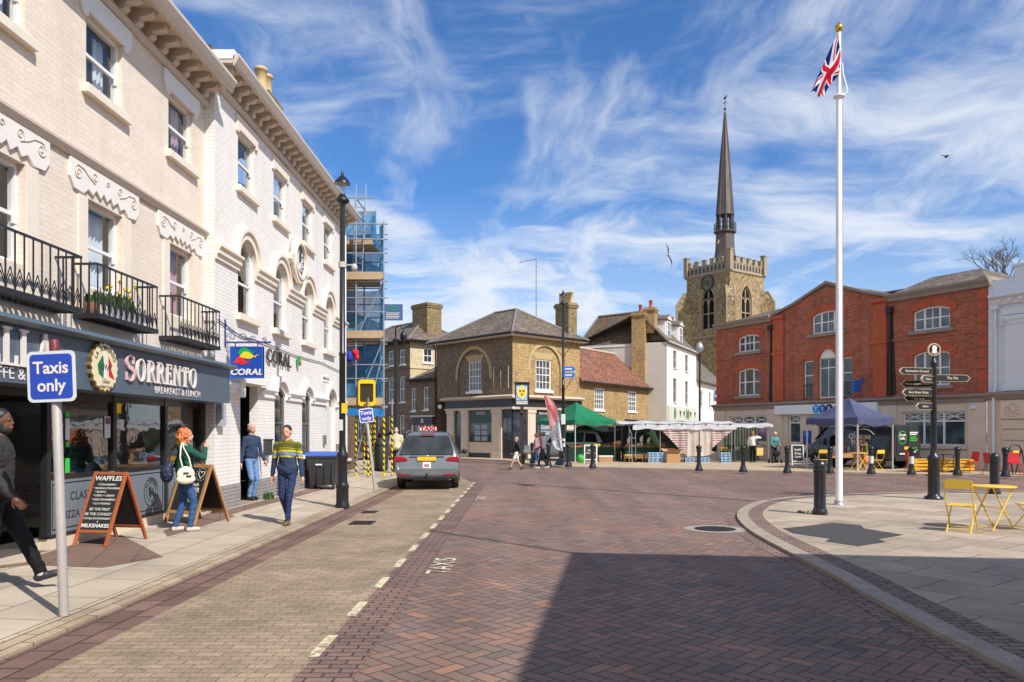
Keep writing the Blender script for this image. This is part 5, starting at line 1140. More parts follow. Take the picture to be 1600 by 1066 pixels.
for o in gw[:4]:
    n=3 if o['x1']-o['x0']>2 else 1; ms=tuple(k/n for k in range(1,n))
    w=window(bk,f2,o,.12,M_wtrim,M_blueg,rows=(.74,),mull=ms,fw=.08,mid=.07)
    m=MB(); x0,x1=o['x0']+.08,o['x1']-.08; W_=(x1-x0)/n
    for k in range(n):
        a=x0+k*W_+.04; b=x0+(k+1)*W_-.04; za=1.13+1.44*.74+.04; zb=2.57
        m.beam(f2(a,.15,za),f2(b,.15,zb),.035); m.beam(f2(a,.152,zb),f2(b,.152,za),.035); f2.box(m,a,b,.146,.16,(za+zb)/2-.012,(za+zb)/2+.012)
    m.build('lattice',M_wtrim,w)
    m=MB(); f2.box(m,o['x0']-.12,o['x1']+.12,-.12,.1,o['z0']-.14,o['z0']); m.build('sill',M_gstone,bk)
m=MB(); f2.box(m,7.8,9.1,.12,.16,.1,2.65); m.build('bank_door',M_fasc,bk)
m=MB(); f2.box(m,1.4,2.4,.1,.12,1.2,2.2); 
m=MB(); pts=[(3.25,2.2),(4.1,2.2),(4.1,1.6)]+[(3.95+.72*math.cos(a),2.1+.62*math.sin(a)) for a in [R(-90-10*k) for k in range(0,9)]]; f2.prism(m,pts,.10,.115); ds=m.build('window_sticker',P('mauve_sticker',hexc(170,110,170),.5,var=.05),bk)
m=MB()
for k in range(4): f2.box(m,3.55,4.0,.095,.1,2.08-k*.12,2.12-k*.12)
m.build('sticker_lines',M_letw,ds)
M_signw=P('sign_white',hexc(226,230,238),.35,var=.03); M_skyb=flat('logo_sky_blue',hexc(40,160,230),.4); M_midb=flat('logo_mid_blue',hexc(20,90,190),.4); M_navyb=flat('logo_navy',hexc(14,20,50),.4)
m=MB(); f2.box(m,4.95,11.0+.5,-.24,-.06,2.66,3.18); sb=m.build('bank_sign',M_signw,bk,bevel=.02)
for k,(ch_,mm) in enumerate((('T',M_skyb),('S',M_midb),('B',M_navyb))):
    m=MB(); disc(m,f2,7.86+k*.42,2.92,.235,-.252-.004*k,-.24); lg=m.build('logo_disc',mm,sb); text('lettering',ch_,.28,M_signw,lg,(7.86+k*.42,-.1-.262-.004*k,2.92),ext=.002,bold=.006)
m=MB(); f2.box(m,6.85,7.35,-.06,0,1.0,1.75); atm=m.build('cash_machine',M_cblu,bk); m=MB(); f2.box(m,6.95,7.25,-.07,-.06,1.45,1.68); m.build('screen',M_skyb,atm)
m=MB(); f.box(m,10.42,10.5,-.75,-.2,3.72,4.3); f.box(m,10.44,10.48,-.5,0,4.32,4.36); f.box(m,10.44,10.48,-.1,0,4.1,4.5); bs=m.build('bracket_sign',P('bank_bracket_blue',hexc(40,110,200),.4),bk); m=MB()
for k in range(3): m.box(10.40,10.42,-.66+k*.15,-.56+k*.15,3.95,4.1)
m.build('sign_marks',M_letw,bs)
m=MB(); f2.box(m,16.1,16.3,-.2,-.0,2.72,2.85); m.ball(f2(16.2,-.22,2.76),.07,0,8); m.build('security_camera',M_signw,bk)
# ---- pale grey classical neighbour
M_pale=P('pale_grey_paint',hexc(222,224,228),.7,var=.06,scale=1.5)
gn=thing('pale_grey_building','pale grey painted classical building with scrolled pilaster and parapet at right edge','building',(12.3,48,0),math.atan2(-14.5,8.2))
g0=BL+.02
og=[op(g0+3.6,g0+5.,4.2,6.2),op(g0+6.4,g0+7.8,4.2,6.2)]; og2=[op(g0+1.75,g0+3.4,.85,2.5),op(g0+4.6,g0+6.4,.85,2.5)]
m=MB(); wall_open(m,f,g0,g0+9,3.42,8.3,og,.14); m.poly([(g0,0,0),(g0,9,0),(g0,9,8.3),(g0,0,8.3)]); m.poly([(g0+9,0,0),(g0+9,9,0),(g0+9,9,8.3),(g0+9,0,8.3)]); m.poly([(g0,9,0),(g0+9,9,0),(g0+9,9,8.3),(g0,9,8.3)]); m.poly([(g0,0,8.3),(g0+9,0,8.3),(g0+9,9,8.3),(g0,9,8.3)]); m.build('wall',M_pale,gn)
m=MB(); wall_open(m,f2,g0+.0,g0+9,0,3.2,og2,.2); m.build('stone_wall',M_gstone,gn)
m=MB(); f2.sweep(m,[(0,3.1),(0,3.3),(.1,3.44),(-.3,3.4),(-.3,3.3),(-.12,3.1)],g0,g0+9); m.build('stone_cornice',M_gst2,gn)
for o in og: window(gn,f,o,.09,M_wtrim,M_dg,rows=(.5,),cols=(.5,),fw=.08,sill=(.1,.1,.1,M_pale))
for o in og2: window(gn,f2,o,.12,M_wtrim,M_dg2,rows=(.66,),mull=(.5,),fw=.1)
m=MB(); f.sweep(m,[(0,7.2),(0,7.62),(-.42,7.62),(-.42,7.52),(-.2,7.42),(-.14,7.2)],g0+.2,g0+9); f.sweep(m,[(0,6.72),(0,6.98),(-.12,6.98),(-.12,6.72)],g0+.6,g0+9); m.build('cornice',M_pale,gn)
m=MB(); f.box(m,g0+.25,g0+9,-.05,.4,7.62,8.05); f.box(m,g0+1.1,g0+9,-.05,.4,8.05,8.75); f.box(m,g0+1.05,g0+9,-.12,.45,8.75,8.85); m.build('parapet',M_pale,gn)
m=MB()
for k in range(18): f.box(m,g0+.5+k*.45,g0+.68+k*.45,-.3,-.14,7.3,7.44)
m.build('dentils',M_pale,gn)
m=MB(); f.box(m,g0+.75,g0+1.75,-.12,0,3.75,6.3); f.box(m,g0+.65,g0+1.85,-.18,0,3.45,3.75); f.box(m,g0+.62,g0+1.88,-.2,0,6.5,6.68)
for s in (.72,1.78): m.tube([f(g0+s+(.17*(1-k/22))*math.cos(k*.6),-.2,6.4+(.17*(1-k/22))*math.sin(k*.6)) for k in range(20)],.03,6)
f.box(m,g0+.7,g0+1.8,-.16,0,6.3,6.5); m.build('scrolled_pilaster',M_pale,gn)
m=MB()
for z0,z1 in ((.9,1.3),(1.34,1.78),(1.82,2.2)): f2.box(m,g0+.65,g0+1.6,-.06,0,z0,z1)
f2.box(m,g0+.6,g0+1.65,-.1,0,2.25,3.05); m.build('rusticated_pier',M_gstone,gn,bevel=.015)
m=MB()
for k in range(10):
    a=2*PI*k/10; m.ball(f2(g0+1.12+.26*math.cos(a),-.1,2.65+.26*math.sin(a)),(.08,.05,.08),0,6)
m.ball(f2(g0+1.12,-.1,2.65),(.15,.08,.15),0,8); m.build('carved_rosette',M_gstone,gn)
m=MB(); m.tube([f(g0+.35,-.25,0),f(g0+.35,-.25,3.3),f(g0+.35,-.1,3.6),f(g0+.35,-.1,7.1)],.06,8); f.box(m,g0+.2,g0+.5,-.22,0,7.0,7.2); m.build('drainpipe',M_pale,gn)
chimney(gn,g0+1.9,g0+2.6,1.5,2.2,8.3,9.9,1,M_ppot,M_ybrick,.5,.13)
# ---- bare winter tree behind
M_bark=P('bare_bark',hexc(92,78,70),.9,var=.2)
tr=thing('bare_tree','bare leafless tree standing behind the pale grey building','tree',(37.6,60,0))
rb=random.Random(5); m=MB()
def limb(p,d,L,r,lv):
    q=p+d*L; mid=p+d*(L*.5)+Vector((rb.uniform(-1,1),rb.uniform(-1,1),rb.uniform(-.3,.6)))*L*.09
    m.tube([p,mid,q],[r,r*.82,r*.62],5 if lv>2 else 8,0,caps=False)
    if lv==0: return
    for k in range(rb.choice((2,3,3)) if lv>1 else 3):
        a=rb.uniform(0,2*PI); sp_=rb.uniform(.35,.75); o=d.orthogonal().normalized(); o2=d.cross(o)
        nd=(d+(o*math.cos(a)+o2*math.sin(a))*sp_+Vector((0,0,.12))).normalized(); s=rb.uniform(.55,1.)
        limb(p+(q-p)*s,nd,L*rb.uniform(.6,.8),r*.6,lv-1)
mm=m; limb(Vector((0,0,6.8)),Vector((-.05,0,1)).normalized(),3.7,.2,6); m.build('crown',M_bark,tr)
m=MB(); m.tube([(0,0,0),(.05,0,3.5),(0,0,6.9)],[.34,.27,.21],10); m.build('trunk',M_bark,tr)
# ---- the building beside the camera whose shadow falls across the road
sbd=thing('corner_block','brown brick corner block standing to the right of the road','building',(6.22,5.04,0),-math.atan2(.8,5.9))
so=[op(1+2.2*k,2.1+2.2*k,z0,z1) for k in range(5) for z0,z1 in ((4.,5.8),(.8,2.9))]
m=MB(); wl_=Fr((0,0),(0,-1),(1,0)); wf=Fr((0,0),(1,0),(0,-1)); wall_open(m,wl_,0,14,0,8,so,.15); wall_open(m,wf,0,14,0,8,so,.15); m.poly([(14,0,0),(14,-14,0),(14,-14,8),(14,0,8)]); m.poly([(0,-14,0),(14,-14,0),(14,-14,8),(0,-14,8)]); m.build('wall',M_nb,sbd)
for o in so: window(sbd,wl_,o,.1,M_sash,M_dg,cols=(.5,)); window(sbd,wf,o,.1,M_sash,M_dg,cols=(.5,))
m=MB(); m.poly([(0,0,8.0),(14,0,8.0),(14,-14,8.0),(0,-14,8.0)]); m.build('roof',M_slate,sbd)
m=MB(); m.tube([(.06,-.08,8),(.06,-.08,11.4)],.045,6); m.build('roof_mast',M_black,sbd)
# ------------------------------------------------------------------ street furniture
M_bpaint=P('gloss_black_paint',(.014,.014,.016),.32,var=.25,scale=6,coat=.15)
M_lglass=glass_mat('lantern_glass',(.85,.85,.85),1.)
M_galv=P('galvanised_tube',hexc(172,174,178),.4,.55,.5,var=.15,scale=6)
M_polegrey=P('grey_sign_pole',hexc(172,164,158),.55,.1,.5,var=.14,scale=5)
M_signblue=P('road_sign_blue',hexc(46,78,182),.4,var=.05,scale=3)
M_notice=P('notice_white',(.7,.7,.68),.6)
M_gold=P('gilded_metal',hexc(214,170,70),.25,.8,var=.1)
def lamp_post(loc,h,label,scale=1.):
    l=thing('street_lamp',label,'street lamp',loc); m=MB(); s=scale
    m.lathe([(.15*s,0),(.15*s,.06),(.13*s,.1),(.13*s,.42),(.145*s,.46),(.12*s,.52),(.105*s,.58),(.1*s,1.05),(.125*s,1.1),(.125*s,1.16),(.085*s,1.24),(.068*s,1.4),(.066*s,h*.45),(.075*s,h*.45+.02),(.075*s,h*.45+.08),(.06*s,h*.45+.1),(.055*s,h-.75),(.06*s,h-.72)],n=16); m.build('column',M_bpaint,l)
    m=MB(); m.lathe([(.055*s,h-.73),(.15*s,h-.66),(.15*s,h-.63),(.08*s,h-.55),(.06*s,h-.5)],n=16); m.build('collar',M_bpaint,l)
    m=MB(); m.lathe([(.075*s,h-.5),(.10*s,h-.26)],n=14); m.build('lantern_glass',M_lglass,l)
    m=MB(); m.lathe([(.17*s,h-.27),(.165*s,h-.24),(.1*s,h-.15),(.04*s,h-.09),(.03*s,h-.06),(.035*s,h-.03),(.02*s,h)],n=16); m.build('lantern_hood',M_bpaint,l)
    return l
g=G(535,793,.036); L1=lamp_post((g[0],g[1],.036),7.42,'tall black street lamp with lantern top on pavement in front of white building',1.05)
m=MB(); m.box(.0,.13,-.09,-.075,2.08,2.3); m.build('yellow_notice',P('notice_yellow',hexc(240,196,40),.5),L1); m=MB(); m.box(-.05,.03,-.088,-.072,1.7,1.94); m.build('paper_notice',M_notice,L1)
m=MB(); m.lathe([(.09,5.3),(.09,5.42)],n=12); m.beam((.08,0,5.36),(.25,-.02,5.36),.03); m.ball((.27,-.02,5.3),(.07,.08,.09),0,8); m.build('camera_bracket',P('pale_fitting',hexc(190,184,176),.5),L1)
g=G(880,727,.06); L3=lamp_post((g[0],g[1],.06),8.55,'tall black street lamp by the market stalls with two blue finger signs on its column',1.1)
m=MB(); m.lathe([(.42,0),(.42,.12),(.3,.2),(.2,.36)],n=12); m.build('stone_foot',M_bpaint,L3)
for z,s_ in ((4.7,1),(4.4,-.0)):
    m=MB(); m.prism([(-.02,z-.11),(.5,z-.11),(.6,z),(.5,z+.11),(-.02,z+.11)],-.13,-.11,'y'); fs=m.build('finger_sign',P('finger_blue',hexc(40,110,200),.45),L3); m=MB(); m.box(.08,.42,-.135,-.13,z-.03,z+.03); m.build('sign_marks',M_letw,fs)
m=MB()
for zz in (5.6,3.9):
    m.tube([(0,0,zz-.3),(.3,-.05,zz+.1),(.5,-.08,zz+.45)],.015,5); m.tube([(0,0,zz-.3),(-.3,-.05,zz)],.015,5)
m.build('basket_brackets',M_bpaint,L3)
m=MB(); m.box(-.1,.1,-.12,-.105,2.0,2.5); m.box(-.09,.09,-.12,-.105,.9,1.3); m.build('paper_notice',M_notice,L3)
# lamp with a crook
g=(-5.5,33.2,.12); L2=thing('street_lamp','black street lamp with crook neck and hanging lamp head by the scaffold','street lamp',g)
m=MB(); m.lathe([(.16,0),(.16,.5),(.1,.6),(.1,1.2),(.075,1.3),(.06,5.6)],n=14); m.build('column',M_bpaint,L2)
m=MB(); m.tube([(0,0,5.5),(0,0,6.0)]+[(.17-.17*math.cos(a),-.02,6.0+.2*math.sin(a)) for a in [PI*k/10 for k in range(11)]],.03,8); m.ball((0,0,5.6),.09,0,10); m.ball((.1,0,5.6),.05,0,8); m.ball((-.1,0,5.6),.05,0,8); m.build('crook_neck',M_bpaint,L2)
m=MB(); m.lathe([(.04,5.98),(.12,5.9),(.15,5.78),(.15,5.68),(.1,5.6),(.07,5.52)],(.34,-.02,0),12); m.build('lamp_head',M_bpaint,L2)
# plain lamp behind the striped stall
L4=thing('street_lamp','slim dark street lamp with small grey head behind the striped stall','street lamp',(10.35,44.2,.06))
m=MB(); m.lathe([(.1,0),(.1,1.2),(.07,1.3),(.055,6.2)],n=10); m.build('column',M_bpaint,L4); m=MB(); m.lathe([(.06,6.2),(.2,6.3),(.24,6.55),(.12,6.8),(.03,6.85)],n=12); m.build('lamp_head',M_galv,L4)
# bollards
def bollard(loc,kind,label,grp):
    b=thing('bollard',label,'bollard',loc,0,grp); m=MB()
    if kind==0:
        m.lathe([(.15,0),(.15,.05),(.135,.09),(.115,.14),(.115,.84)],n=20); m.build('post',M_bpaint,b); m=MB(); m.lathe([(.115,.84),(.128,.86),(.128,.9),(.118,.92),(.124,.95),(.124,.99),(.1,1.05),(.05,1.09),(.01,1.1)],n=20); m.build('cap',M_bpaint,b)
    else:
        m.lathe([(.17,0),(.165,.06),(.125,.16),(.1,.24),(.085,.32),(.082,.8)],n=16); m.build('post',M_bpaint,b); m=MB(); m.lathe([(.082,.8),(.11,.82),(.11,.86),(.085,.89),(.12,.95),(.125,1.0),(.09,1.06),(.02,1.08)],n=16); m.build('cap',M_bpaint,b)
    return b
g=G(1281,804,PZ); b0=bollard((g[0],g[1],PZ),0,'stout black domed bollard on the plaza kerb just left of the flagpole','stout bollards on the plaza')
g=G(1554,772,PZ); dup(b0,(g[0],g[1],PZ),0,'stout black domed bollard behind the yellow round table')
rowb=[(832,724,'black bollard hidden partly behind the two walking women'),(857,729,'black bollard just left of the feather flag foot'),(888,730,'black bollard close to the foot of the lamp by the green gazebo'),(926,732,'black bollard in front of the small white framed chalkboard'),(1092,736,'black bollard in front of the white stall curtain'),(1161,738,'black bollard in front of the green striped stall'),(1230,739.5,'black bollard in front of the person with the walking frame'),(1297,740,'black bollard beside the flagpole in front of yellow chairs'),(1361,741,'black bollard with a white notice in front of the dark van'),(1424,742,'black bollard with a white notice right of the dark van'),(1496,743,'black bollard in front of the yellow pallet table'),(1571,745,'black bollard in front of the red chairs at right edge')]
b1=None
for px,py,lab in rowb:
    g=G(px,py,.06)
    if b1 is None: b1=bollard((g[0],g[1],.06),1,lab,'slim bollards along the market kerb'); b=b1
    else: b=dup(b1,(g[0],g[1],.06),0,lab)
    if 'notice' in lab: m=MB(); m.lathe([(.09,.42),(.09,.7)],n=14); m.build('notice',M_notice,b)
# flagpole and flag
g=G(1311,789,PZ); FX,FY=g[0],g[1]
fp=thing('flagpole','tall white flagpole with gold finial standing on the plaza','flagpole',(FX,FY,PZ))
M_fpw=P('flagpole_white',hexc(240,240,242),.35,var=.05,scale=3)
m=MB(); m.lathe([(.078,0),(.072,3.),(.062,9.25),(.052,9.3),(.045,10.72)],n=18); m.build('pole',M_fpw,fp)
m=MB(); m.lathe([(.13,0),(.13,.02),(.1,.03),(.1,.1)],n=18); m.build('base_plate',M_galv,fp)
m=MB(); m.lathe([(.02,10.72),(.06,10.74),(.09,10.8),(.085,10.87),(.03,10.92),(.01,10.97)],n=14); m.build('finial',M_gold,fp)
m=MB(); m.lathe([(.075,9.23),(.13,9.25),(.13,9.28),(.06,9.3)],n=14); m.tube([(.05,-.06,9.28),(.16,-.08,9.33),(.13,-.07,9.5),(.07,-.05,9.75),(.05,-.05,10.0)],.018,6); m.build('halyard_ring',M_fpw,fp)
m=MB(); m.tube([(.06,-.085,1.2),(.055,-.075,5.),(.05,-.06,10.6)],.006,4); m.build('halyard',M_galv,fp)
def ujack(u,v):
    x,y=u*60,v*30; dx,dy=abs(x-30),abs(y-15)
    if dx<3 or dy<3: return 1
    if dx<5 or dy<5: return 2
    # saltires
    d1=(y-x*.5)*.894; d2=(y-(30-x*.5))*.894
    for d,sg in ((d1,1),(d2,-1)):
        pass
    left=x<30; top=y>15
    if abs(d1)<1.9*1 and ((left and -2<d1<0) or ((not left) and 0<d1<2)): return 1
    if abs(d2)<1.9 and ((left and -2<d2<0) or ((not left) and 0<d2<2)): return 1
    if abs(d1)<3 or abs(d2)<3: return 2
    return 0
fg=MB(); NU,NV=88,44
def fpos(s,t):
    # s along the fly, t down the hoist: a limp flag hanging in folds
    top=Vector((-.05-.60*s**.8, 0, -1.28*s)); bot=Vector((-.02-.40*s, 0, -.82-.62*s))
    p=top.lerp(bot,t)
    fold=math.sin(t*9.5+s*2.2)*.10*(.25+s)*.7+math.sin(t*17-s*5)*.035*s
    bulge=.10*math.sin(PI*min(1,s*1.6+.1))*math.sin(PI*t*.9)
    return Vector((p.x+bulge+.05*math.sin(t*9.5+s*2.2+1)*s, p.y+fold-.03, p.z+10.62))
vs=[fpos(i/NU,j/NV) for j in range(NV+1) for i in range(NU+1)]
for j in range(NV):
    for i in range(NU):
        a=j*(NU+1)+i; fg.f.append([a,a+1,a+NU+2,a+NU+1]); fg.m.append(ujack((i+.5)/NU,1-(j+.5)/NV)); fg.s.append(True)
fg.v=[tuple(v) for v in vs]
def cloth(name,col):
    if name in MC: return MC[name]
    t=NT(name); d=t.n('ShaderNodeBsdfDiffuse',{0:(*col,1)}); tl=t.n('ShaderNodeBsdfTranslucent',{0:(*col,1)}); mx=t.n('ShaderNodeMixShader',{0:.35,1:d.outputs[0],2:tl.outputs[0]}); o=t.n('ShaderNodeOutputMaterial'); t.t.links.new(mx.outputs[0],o.inputs[0]); MC[name]=t.mat; return t.mat
o=fg.build('union_flag',[cloth('flag_blue',hexc(30,44,110)),cloth('flag_red',hexc(216,40,56)),cloth('flag_white',hexc(238,238,244))],None,(FX,FY-.05,PZ)); tag(o,'red, white and blue union flag hanging limp from the white flagpole','flag')
# finger post
g=G(1459,780,PZ); fz=thing('finger_post','black cast iron finger post with gold edged direction arms on the plaza','signpost',(g[0],g[1],PZ)); k_=g[1]/F
m=MB(); m.lathe([(.22,0),(.22,.05),(.15,.09),(.135,.14),(.13,.95),(.15,.98),(.15,1.04),(.09,1.1),(.075,1.2),(.065,3.3),(.09,3.33),(.09,3.37),(.05,3.4),(.04,3.52)],n=18); m.build('post',M_bpaint,fz)
m=MB(); disc(m,Fr(),0,3.68,.155,-.03,.03,28); fd=m.build('roundel',P('arm_edge',hexc(216,186,150),.45),fz); m=MB(); disc(m,Fr(),0,3.68,.13,-.034,-.03,28); m.build('roundel_face',M_bpaint,fd)
m=MB(); m.prism([(-.05,3.66),(-.06,3.75),(0,3.79),(.06,3.75),(.05,3.66),(.07,3.6),(0,3.57),(-.07,3.6)],-.038,-.034,'y'); m.build('roundel_emblem',M_letw,fd)
arms=[(3.14,-1,.83,-14,'Recreation Ground',.085),(2.98,1,.80,8,'The Mix',.09),(2.94,-1,.5,-35,'Museum',.07),(2.84,-1,.62,10,'Public Conveniences',.068),(2.62,-1,.78,-16,'Bury Street Shops',.08),(2.5,-1,.6,2,'Meadow Centre\nCar Park',.07),(2.28,-1,.5,-22,'Station',.07)]
for z,s,L,ang,txt,ts in arms:
    L*=1.22
    m=MB(); M_=Matrix.Rotation(R(ang*s),4,'Z'); hh=.085
    poly=[(s*.06,z-hh),(s*(L-.09),z-hh),(s*L,z),(s*(L-.09),z+hh),(s*.06,z+hh)]
    m.prism(poly,-.02,.02,'y',0,M_); a_=m.build('direction_arm',P('arm_edge',hexc(216,186,150),.45),fz)
    L*=1; m=MB(); i=.009; poly=[(s*.07,z-hh+i),(s*(L-.1),z-hh+i),(s*(L-.022),z),(s*(L-.1),z+hh-i),(s*.07,z+hh-i)]
    m.prism(poly,-.024,.024,'y',0,M_); m.build('arm_face',M_bpaint,a_)
    p_=M_@Vector((s*(L*.5),-.027,z)); text('lettering',txt,ts,P('arm_letter',hexc(232,220,190),.5),a_,p_,(PI/2,0,R(ang*s)),.001)
# "taxis only" signs
def taxisign(px,py,h,lean,label,rz=0,side=.40):
    g=G(px,py,.07); t_=thing('taxi_sign',label,'road sign',(g[0],g[1],.045),rz); t_.rotation_euler=(0,lean,rz)
    m=MB(); m.lathe([(.041,0),(.041,h+.1),(.02,h+.12)],n=14); m.build('pole',M_polegrey,t_)
    m=MB(); m.lathe([(.043,h+.02),(.043,h+.13),(.03,h+.15)],n=14); m.build('pole_cap',P('maroon_cap',hexc(110,40,48),.5),t_)
    a=side/2; r=.05
    def rr(a,b,r): return [(a-r+r*math.cos(t),b-r+r*math.sin(t)) for t in [PI/2*k/5 for k in range(6)]]+[(-a+r+r*math.cos(t),b-r+r*math.sin(t)) for t in [PI/2+PI/2*k/5 for k in range(6)]]+[(-a+r+r*math.cos(t),-b+r+r*math.sin(t)) for t in [PI+PI/2*k/5 for k in range(6)]]+[(a-r+r*math.cos(t),-b+r+r*math.sin(t)) for t in [3*PI/2+PI/2*k/5 for k in range(6)]]
    zc=h-.19
    m=MB(); m.prism([(x,zc+z) for x,z in rr(a,a*1.02,r)],-.058,-.05,'y'); pl=m.build('sign_plate',P('sign_white_edge',hexc(220,220,222),.4),t_)
    m=MB(); m.prism([(x,zc+z) for x,z in rr(a-.028,a*1.02-.028,r-.012)],-.061,-.058,'y'); m.build('sign_face',M_signblue,pl)
    text('lettering','Taxis',.155,M_letw,pl,(0,-.0635,zc+.075),ext=.001,bold=.003); text('lettering','only',.155,M_letw,pl,(0,-.0635,zc-.085),ext=.001,bold=.003)
    m=MB(); m.box(-.06,.06,-.05,-.03,zc+.09,zc+.11); m.box(-.06,.06,-.05,-.03,zc-.11,zc-.09); m.build('clip',M_galv,pl)
    return t_
t1=taxisign(100,958,2.36,R(-2.1),'blue Taxis only sign on a grey leaning pole in front of the restaurant',R(-3),.45)
t2=taxisign(586,764,2.33,R(-6.5),'blue Taxis only sign on a leaning pole behind the silver taxi near the scaffold',R(8),.40)
# chalkboards
M_chalk=P('chalkboard',(.02,.02,.021),.75,var=.35,scale=5); M_orange=P('orange_stained_wood',hexc(172,92,52),.5,var=.2,scale=14); M_pine=P('weathered_pine',hexc(176,132,84),.6,var=.22,scale=12); M_whw=P('white_board_frame',hexc(220,218,212),.6)
M_chw=flat('chalk_white',hexc(236,232,224),.8)
def aboard(loc,rz,w,h,wood,label,lines,bw=.045,spread=.42):
    a=thing('chalkboard_sign',label,'chalkboard',loc,rz); tilt=math.atan2(spread,h)
    for side in (-1,1):
        M_=Matrix.Translation((0,0,h))@Matrix.Rotation(tilt*side,4,'X')@Matrix.Translation((0,0,-h/math.cos(tilt)))
        H_=h/math.cos(tilt); nm='front_frame' if side<0 else 'rear_frame'
        M_=Matrix.Translation((0,0,h))@Matrix.Rotation(-tilt if side<0 else tilt,4,'X')@Matrix.Translation((0,0,-H_)) if True else M_
        M_=Matrix.Translation((0,0,h))@Matrix.Rotation(tilt*(-1 if side<0 else 1),4,'X')@Matrix.Translation((0,0,-H_))
        m=MB()
        for s in (-1,1): m.box(s*w/2-bw/2,s*w/2+bw/2,-.018,.018,0,H_,0,M_)
        m.box(-w/2+bw/2,w/2-bw/2,-.016,.016,H_-bw*1.1,H_-.004,0,M_); m.box(-w/2+bw/2,w/2-bw/2,-.016,.016,H_*.17,H_*.17+bw,0,M_); fr_=m.build(nm,wood,a,bevel=.005)
        m=MB(); m.box(-w/2+bw/2,w/2-bw/2,-.008,.008,H_*.17+bw,H_-bw*1.1,0,M_); m.build('panel',M_chalk,fr_)
        if side<0:
            for txt,x,z,sz,sx in lines:
                p=M_@Vector((x,-.0125,z*H_)); text('chalk_writing',txt,sz,M_chw,fr_,p,(PI/2-tilt,0,0),.001,sx=sx,bold=0 if sz<.07 else .0015)
            a['tilt']=tilt; fr0=fr_; M0=M_
    m=MB(); m.box(-.03,.03,-.02,.03,h-.02,h+.012); m.build('hinge',M_galv,a)
    return a,fr0,M0,H_
WL_=[('WAFFLES',0,.905,.098,1.1),('* STRAWBERRY',.0,.82,.04,1.1),('* BANANA STRAWBERRY',.03,.77,.04,1.),('* BUENO',-.07,.72,.04,1.1),('* OREO + CREAM',.0,.67,.042,1.05),('* KIDS STRAWBERRY',.02,.615,.042,1.0),('* D.I.Y WAFFLE',.0,.56,.042,1.05),('BE THE FIRST',-.0,.485,.055,1.05),('BE THE COOLEST',.0,.42,.055,1.0),('TOTALLYSTOWMARKET',.0,.36,.042,.95),('&',.02,.32,.035,1.),('MILKSHAKES',.0,.265,.075,1.05)]
aboard((-5.98,11.08,.106),R(-11),.50,1.02,M_orange,'orange framed chalkboard listing waffles and milkshakes outside the restaurant',WL_)
OF=[('Lunch',.1,.66,.09,1.),('OFFER',.08,.565,.12,1.05),('PIZZA',.1,.475,.1,1.05),('+CAN',.12,.40,.1,1.05)]
a_,f0,M0,H0=aboard((-5.78,13.55,.10),R(-27),.72,1.03,M_pine,'pine framed chalkboard with a heart and lunch pizza offer behind the woman in green',OF,.06,.38)
m=MB(); hp=[(.2+.075*(16*math.sin(t)**3)/16,(.83*H0)+.075*(13*math.cos(t)-5*math.cos(2*t)-2*math.cos(3*t)-math.cos(4*t))/16) for t in [2*PI*k/30 for k in range(31)]]
m.tube([M0@Vector((x,-.014,z)) for x,z in hp],.006,5)
for k in range(14): a=2*PI*k/14; m.ball(M0@Vector((.2+.13*math.cos(a),-.014,.83*H0+.11*math.sin(a))),.008,0,5)
m.tube([M0@Vector((.0+.05*math.cos(t),-.014,.27*H0+.05*math.sin(t))) for t in [2*PI*k/16 for k in range(17)]],.005,4); m.build('chalk_drawing',M_chw,f0)
g=G(923,724,.06); aboard((g[0],g[1],.06),R(-8),.62,.95,M_whw,'small white framed chalkboard under the edge of the green gazebo',[('FRESH',0,.7,.11,1.),('FRUIT & VEG',0,.55,.08,1.)],.06,.25)
g=G(1246,727,.06); aboard((g[0],g[1],.06),R(-14),.52,1.0,M_whw,'white framed chalkboard beside the front of the dark van',[('Refill',0,.75,.15,1.),('Shop',0,.58,.15,1.),('Local',0,.42,.14,1.)],.05,.25)
# bins
M_bing=P('bin_dark_plastic',(.035,.036,.04),.5,var=.2,scale=4); M_binb=P('bin_blue_lid',hexc(52,92,180),.45,var=.08)
wb=thing('wheelie_bin','large dark wheelie bin with blue lid against the white building','wheelie bin',(-5.6,21.6,.094),R(4))
m=MB(); m.add([(-.34,-.36,.12),(.34,-.36,.12),(.34,.36,.12),(-.34,.36,.12),(-.42,-.46,.92),(.42,-.46,.92),(.42,.46,.92),(-.42,.46,.92)],[(0,3,2,1),(4,5,6,7),(0,1,5,4),(1,2,6,5),(2,3,7,6),(3,0,4,7)])
for k in range(4): x=-.3+.2*k; m.box(x-.02,x+.02,-.47,-.36,.15,.8)
m.box(-.44,.44,-.49,.49,.88,.93); m.build('body',M_bing,wb,bevel=.02)
m=MB(); m.prism([(-.5,.935),(.5,.935),(.47,1.0),(.2,1.05),(-.2,1.05),(-.47,1.0)],-.46,.46,'x'); m.build('lid',M_binb,wb,bevel=.012)
m=MB(); m.box(-.16,.02,-.478,-.47,.68,.72); m.build('sticker',M_letw,wb)
for x in (-.3,.3):
    for y in (-.3,.3): m=MB(); m.lathe([(.075,-.03),(.075,.03)],n=12,M=Matrix.Translation((x,y,.075))@Matrix.Rotation(PI/2,4,'Y')); m.build('wheel',M_black,wb)
lb=thing('litter_bin','black litter bin standing behind the man in the cream jacket','litter bin',(-5.75,31.2,.11))
m=MB(); m.lathe([(.24,0),(.27,.05),(.27,1.0),(.25,1.05)],n=18); m.build('body',M_bing,lb); m=MB(); m.lathe([(.29,1.05),(.29,1.1),(.2,1.32),(.05,1.36)],n=18); m.build('hood',M_bing,lb)
